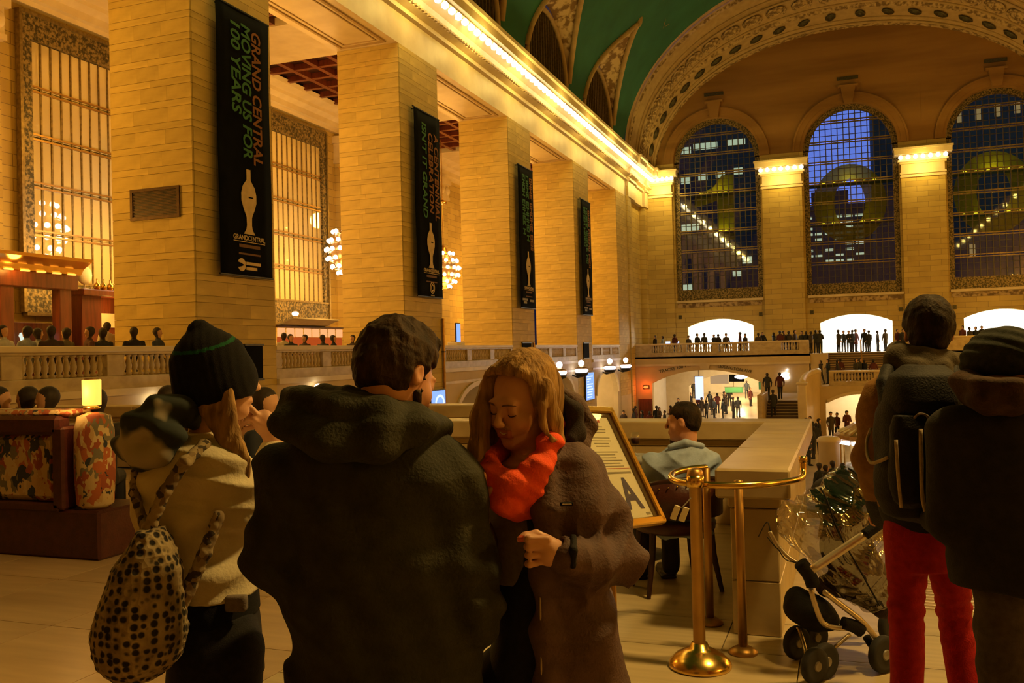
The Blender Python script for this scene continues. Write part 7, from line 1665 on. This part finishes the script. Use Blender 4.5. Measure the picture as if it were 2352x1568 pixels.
# ================================================================== DINERS AND THE CROWD
def generic(name, pose, h=0.02, hood=False, long=False, hat=False):
    S = Sdf(); R_ = rotm((0,1,-0.06))
    if pose == 'sit':
        sh, hz = 1.02, 0.47
        S.loft([(hz,0,0,0.16,0.13),(0.75,0,0,0.17,0.125),(0.98,0,0.01,0.19,0.11),(1.06,0,0.01,0.10,0.08)],0.05)
        arms = [((sx*0.19,0.0,0.98),(sx*0.25,0.06,0.72),(sx*0.13,0.28,0.78)) for sx in (-1,1)]; legs = [((sx*0.09,0.02,0.52),(sx*0.11,0.42,0.5),(sx*0.12,0.42,0.06)) for sx in (-1,1)]; hz_ = 1.235
    else:
        step = {'stand':0.03,'walk':0.22,'wait':-0.02}[pose]
        S.loft([(0.62 if long else 0.82,0,0,0.19 if long else 0.17,0.14),(0.95,0,0,0.165,0.125),(1.2,0,0,0.175,0.12),(1.38,0,0,0.20,0.11),(1.47,0,0,0.11,0.085)],0.05)
        arms = [((sx*0.20,0.0,1.38),(sx*0.25,0.02-sx*step*0.5,1.12),(sx*(0.24 if pose != 'wait' else 0.08),0.08-sx*step*0.7+(0.14 if pose == 'wait' else 0),0.88 if pose != 'wait' else 1.15)) for sx in (-1,1)]
        legs = [((sx*0.09,0.0,0.86),(sx*0.10,sx*step*0.6+0.02,0.47),(sx*0.11,sx*step,0.06)) for sx in (-1,1)]; hz_ = 1.635
    for a, e, w in arms:
        S.rc(a,e,0.062,0.052,0.04); S.rc(e,w,0.05,0.036,0.02); S.el((w[0],w[1]+0.03,w[2]-0.03),(0.035,0.04,0.05),None,0.02)
    for hp, kn_, ft in legs:
        S.rc(hp,kn_,0.088,0.066,0.03); S.rc(kn_,ft,0.062,0.052,0.02); S.rc((ft[0],ft[1],0.045),(ft[0],ft[1]+0.15,0.04),0.045,0.036,0.02)
    S.rc((0,0,hz_-0.2),(0,0.01,hz_-0.06),0.06,0.055,0.03)
    S.el((0,0.0,hz_),(0.083,0.102,0.118),None,0.02); S.el((0,0.10,hz_-0.02),(0.016,0.02,0.022),None,0.02); S.el((0,0.065,hz_-0.085),(0.035,0.03,0.03),None,0.02)
    S.el((0,-0.02,hz_+0.03),(0.098,0.108,0.108),None,0.02)
    if hood: S.chain([(-0.12,0.04,hz_-0.17),(-0.09,-0.09,hz_-0.16),(0.09,-0.09,hz_-0.16),(0.12,0.04,hz_-0.17)],0.05,0.03)
    if hat: S.el((0,-0.005,hz_+0.06),(0.108,0.118,0.10),None,0.02)
    V, Q = S.build(h); cn = V[Q].mean(1); mi = np.zeros(len(Q), int)
    zt = 0.60 if pose == 'sit' else (0.62 if long else 0.82)
    leg = (cn[:,2] < zt); 
    if pose == 'sit': leg = (cn[:,2] < 0.60)&((cn[:,1] > 0.14)|(cn[:,2] < 0.47))
    mi[leg] = 1
    hd = cn[:,2] > hz_-0.125; face = hd&(cn[:,1] > 0.035+0.9*np.maximum(0,cn[:,2]-hz_-0.03))&(cn[:,2] < hz_+0.075); mi[hd] = 3; mi[face] = 2
    for a, e, w in arms: mi[((cn-np.array((w[0],w[1]+0.03,w[2]-0.035)))**2).sum(1) < 0.055**2] = 2
    return np_mesh(name, V, Q, ['coat_any','trousers_any','skin_any','hair_any'], mi)
PROTO = {'stand':generic('person','stand'), 'walk':generic('person','walk',hood=True), 'wait':generic('person','wait',hood=True,hat=True), 'long':generic('person','stand',long=True,hat=True), 'sit':generic('person','sit',0.012), 'far_sit':generic('person','sit',0.02)}
DARKS = [(0.02,0.018,0.017),(0.03,0.02,0.015),(0.012,0.012,0.016),(0.05,0.03,0.02),(0.02,0.025,0.03),(0.06,0.045,0.03),(0.10,0.02,0.015),(0.03,0.03,0.028)]
cr = random.Random(21)
ORD = ['first','second','third','fourth','fifth','sixth','seventh','eighth','ninth','tenth','eleventh','twelfth','thirteenth','fourteenth','fifteenth','sixteenth','seventeenth','eighteenth','nineteenth','twentieth','twenty-first','twenty-second']
def man(kind, x, y, z, rz, lb, group=None, col=None, sc=None):
    o = place(PROTO[kind], 'person', None, (x,y,z), (0,0,rz)); s = sc or cr.uniform(0.94,1.04); o.scale = (s,s,s)
    c = col or cr.choice(DARKS); o.color = (*c, 1); tag(o, lb, 'person', group); return o
# diners of the near tables
for (px, py, d, rz, col, lb) in ((62,930,9.6,1.9,(0.03,0.03,0.04),'dark-haired diner behind the floral booth, left of another diner'),(108,934,9.3,2.6,(0.05,0.03,0.02),'brown-haired diner behind the floral booth, nearest the amber lamp'),(222,944,8.4,0.6,(0.03,0.025,0.02),'diner whose dark hair shows right of the amber lamp'),(2,945,9.8,-1.2,(0.03,0.03,0.03),'diner cut by the left picture edge behind the booth'),(388,922,8.6,0.4,(0.3,0.2,0.1),'diner behind the hood of the woman in cream'),(612,952,7.3,-1.6,(0.012,0.016,0.03),'dark-haired diner in navy between the woman in cream and the dark-coated man')):
    p = at(px,py,d); man('sit', p.x, p.y, p.z-1.235 if False else 0.0, rz, lb, None, col, 1.0)
# diners on the north balcony above the balustrade
for (px, x, kind, rz, col, lb) in ((8,-17.2,'sit',-1.5,(0.5,0.5,0.5),'diner in white at the far left edge of the balcony'),(62,-17.4,'sit',1.7,(0.30,0.33,0.40),'dark-haired diner in a pale blue shirt on the balcony'),(88,-18.3,'sit',-0.4,(0.25,0.27,0.33),'second diner in a blue shirt on the balcony'),(118,-17.0,'sit',1.0,(0.05,0.03,0.02),'half-hidden diner left of the bald man on the balcony'),(152,-17.9,'sit',1.7,(0.13,0.10,0.05),'balding diner in an olive jacket on the balcony'),(206,-17.0,'sit',2.6,(0.10,0.04,0.03),'diner in a dark flowered top on the balcony'),(246,-19.2,'stand',1.4,(0.62,0.55,0.42),'waiter in a white shirt standing by the red cabinet'),(236,-17.6,'sit',1.2,(0.03,0.03,0.03),'dark-haired diner leaning over the rail before the waiter'),(308,-16.75,'sit',0.9,(0.015,0.012,0.01),'diner in black with long dark hair in front of the nearest pier'),(363,-16.7,'sit',-1.3,(0.03,0.04,0.08),'diner in dark blue just left of the black knitted hat')):
    p = at_x(px, 790, x); o = man(kind, p.x, p.y, ZB, rz, lb, None, col, 1.0 if kind == 'stand' else 1.04)
    if kind == 'sit': o.location.z = ZB+0.10
for (px, x, kind, lb) in ((652,-18.0,'stand','waiter in white behind the rail right of the nearest pier'),(668,-17.4,'sit','first diner right of the nearest pier'),(700,-17.6,'sit','diner with raised shoulders between the two nearest piers'),(742,-17.4,'sit','diner before the glowing back bar'),(766,-17.6,'sit','diner beside the balcony rail left of the second pier'),(810,-17.2,'sit','diner whose head shows left of the hair of the dark-coated man')):
    p = at_x(px, 790, x); o = man(kind, p.x, p.y, ZB+(0.08 if kind == 'sit' else -0.25), cr.uniform(0,6.2), lb, None, (0.55,0.5,0.42) if kind == 'stand' else None, 1.0)
p = at_x(1457, 782, -17.0); 
# crowd on the east balcony
G1 = 'people on the east balcony'
for i_, px in enumerate((1505,1550,1582,1602,1618,1640,1650,1668,1700,1712,1742,1752,1778,1792,1801,1812,1826,1842,1852,1863,1874,1884)):
    y = cr.uniform(73.0, 75.8); p = at_y(px, 790, y); man(cr.choice(['stand','wait','walk','long']), p.x, y, ZB, cr.uniform(0,6.28), '%s dark figure from the left in the crowd along the east balcony rail' % ORD[i_], G1)
p = at_y(1522,790,73.6); man('wait', p.x, 73.6, ZB, 2.0, 'figure in pale blue at the left end of the east balcony', G1, (0.3,0.36,0.55))
for i_, (px, k) in enumerate(((1926,'long'),(1938,'stand'),(1950,'wait'),(1958,'stand'),(1966,'long'),(1986,'stand'),(1996,'long'),(2016,'stand'),(2034,'long'))):
    y = cr.uniform(76.4, 79.5); p = at_y(px, 790, y); man(k, p.x, y, ZB, cr.uniform(0,6.28), '%s silhouette from the left in the bright middle opening' % ORD[i_], 'silhouettes in the middle opening')
for i_, px in enumerate((2062,2075,2212,2228,2242,2256)):
    y = cr.uniform(73.2, 75.5); p = at_y(px, 790, y); man(cr.choice(['stand','wait','walk']), p.x, y, ZB, cr.uniform(0,6.28), '%s figure from the left on the east balcony right of the middle opening' % ORD[i_], 'people right of the middle opening')
# landing and side stairs
for i_, px in enumerate((1902,1924,1930,1966,1976,1986,2006)):
    y = cr.uniform(67.2,69.0); p = at_y(px, 840, y); man(cr.choice(['stand','walk','wait']), p.x, y, -1.2, cr.uniform(0,6.28), '%s figure from the left on the stair landing behind its balustrade' % ORD[i_], 'people on the stair landing')
for (px, y, lb) in ((1763,63.0,'figure at the head of the side stairs, beside the stair wall'),(1792,63.6,'figure in a dark coat at the head of the side stairs, under the apple sign')):
    p = at_y(px,900,y); man('walk', p.x, y, -1.99, 0.2, lb, 'people on the side stairs')
p = at_y(1776,935,60.3); man('long', p.x, 60.3, ZC+0.174*9.5, 0.1, 'figure climbing the middle of the side stairs', 'people on the side stairs')
p = at_y(1885,850,67.5); man('walk', p.x, 67.5, -1.2, 2.0, 'lone figure above the curved stair wall', 'people on the stair landing')
# concourse floor
for i_, px in enumerate((1432,1446,1456,1474,1492,1508,1514,1526,1540)):
    y = cr.uniform(64.0, 70.5); p = at_y(px, 940, y); man(cr.choice(['stand','wait','walk','long']), max(p.x,-15.4), y, ZC, cr.uniform(0,6.28), '%s figure from the left in the group left of the lit passage' % ORD[i_], 'people left of the lit passage')
for i_, px in enumerate(sorted((1558,1568,1578,1586,1594,1604,1612,1622,1630,1640,1648,1660,1668,1676,1684,1695,1716,1724,1607,1635,1664))):
    y = cr.uniform(73.5, 92.0); p = at_y(px, 930, y); man(cr.choice(['stand','wait','walk','long']), min(max(p.x,-14.3),-6.4), y, ZC+1.5*(y-72.6)/23.4, cr.uniform(0,6.28), '%s dark figure from the left in the crowd inside the lit passage' % ORD[i_], 'people in the lit passage')
for i_, px in enumerate((1908,1922,1945,1984)):
    y = 63.0+cr.uniform(-0.6,0.8); p = at_y(px, 950, y); man(cr.choice(['stand','wait','long']), p.x, y, ZC, cr.uniform(0,6.28), '%s figure from the left before the lit arch under the stair landing' % ORD[i_], 'people at the landing arch', (0.10,0.03,0.02) if px == 1922 else None)
for i_, (px, y) in enumerate(((1846,50.5),(1851,58.0),(1856,49.0),(1861,60.0),(1867,52.0),(1874,54.0),(1881,57.0))):
    p = at_y(px, 980, y); man(cr.choice(['stand','long','walk']), p.x, y, ZC, cr.uniform(0,6.28), '%s figure from the left on the concourse just beyond the parapet end' % ORD[i_], 'people left of the kiosk')
for i_, (px, y) in enumerate(((1880,36.6),(1896,35.6),(1912,36.8),(1934,36.4))):
    p = at_y(px, 1030, y); man(cr.choice(['stand','long','walk']), p.x, y, ZC, cr.uniform(0,6.28), '%s figure from the left just in front of the round kiosk' % ORD[i_], 'people at the kiosk')
# white display tables of the shop on the east balcony
for (px, lb) in ((1545,'white display table at the left end of the east balcony'),(1640,'white display table before the left lit opening'),(1690,'second white display table before the left lit opening')):
    p = at_y(px, 790, 76.2); t = thing('display_table', lb, 'table', (p.x, 76.2, ZB), group='shop display tables'); MB().cbox((0,0,0.92),(1.5,0.9,0.06),0.01).obj('tabletop', 'rooms_white', t)
    for sx in (-0.65,0.65):
        for sy in (-0.38,0.38): MB().cbox((sx,sy,0.45),(0.07,0.07,0.9),0.005).obj('leg', 'rooms_white', t)
    for sx in (-0.4,0.35): MB().cbox((sx,0,1.1),(0.4,0.04,0.28),0.01).obj('monitor', 'screen_pale', t)
# local warmth over the near balcony: the added key light, right of the frame
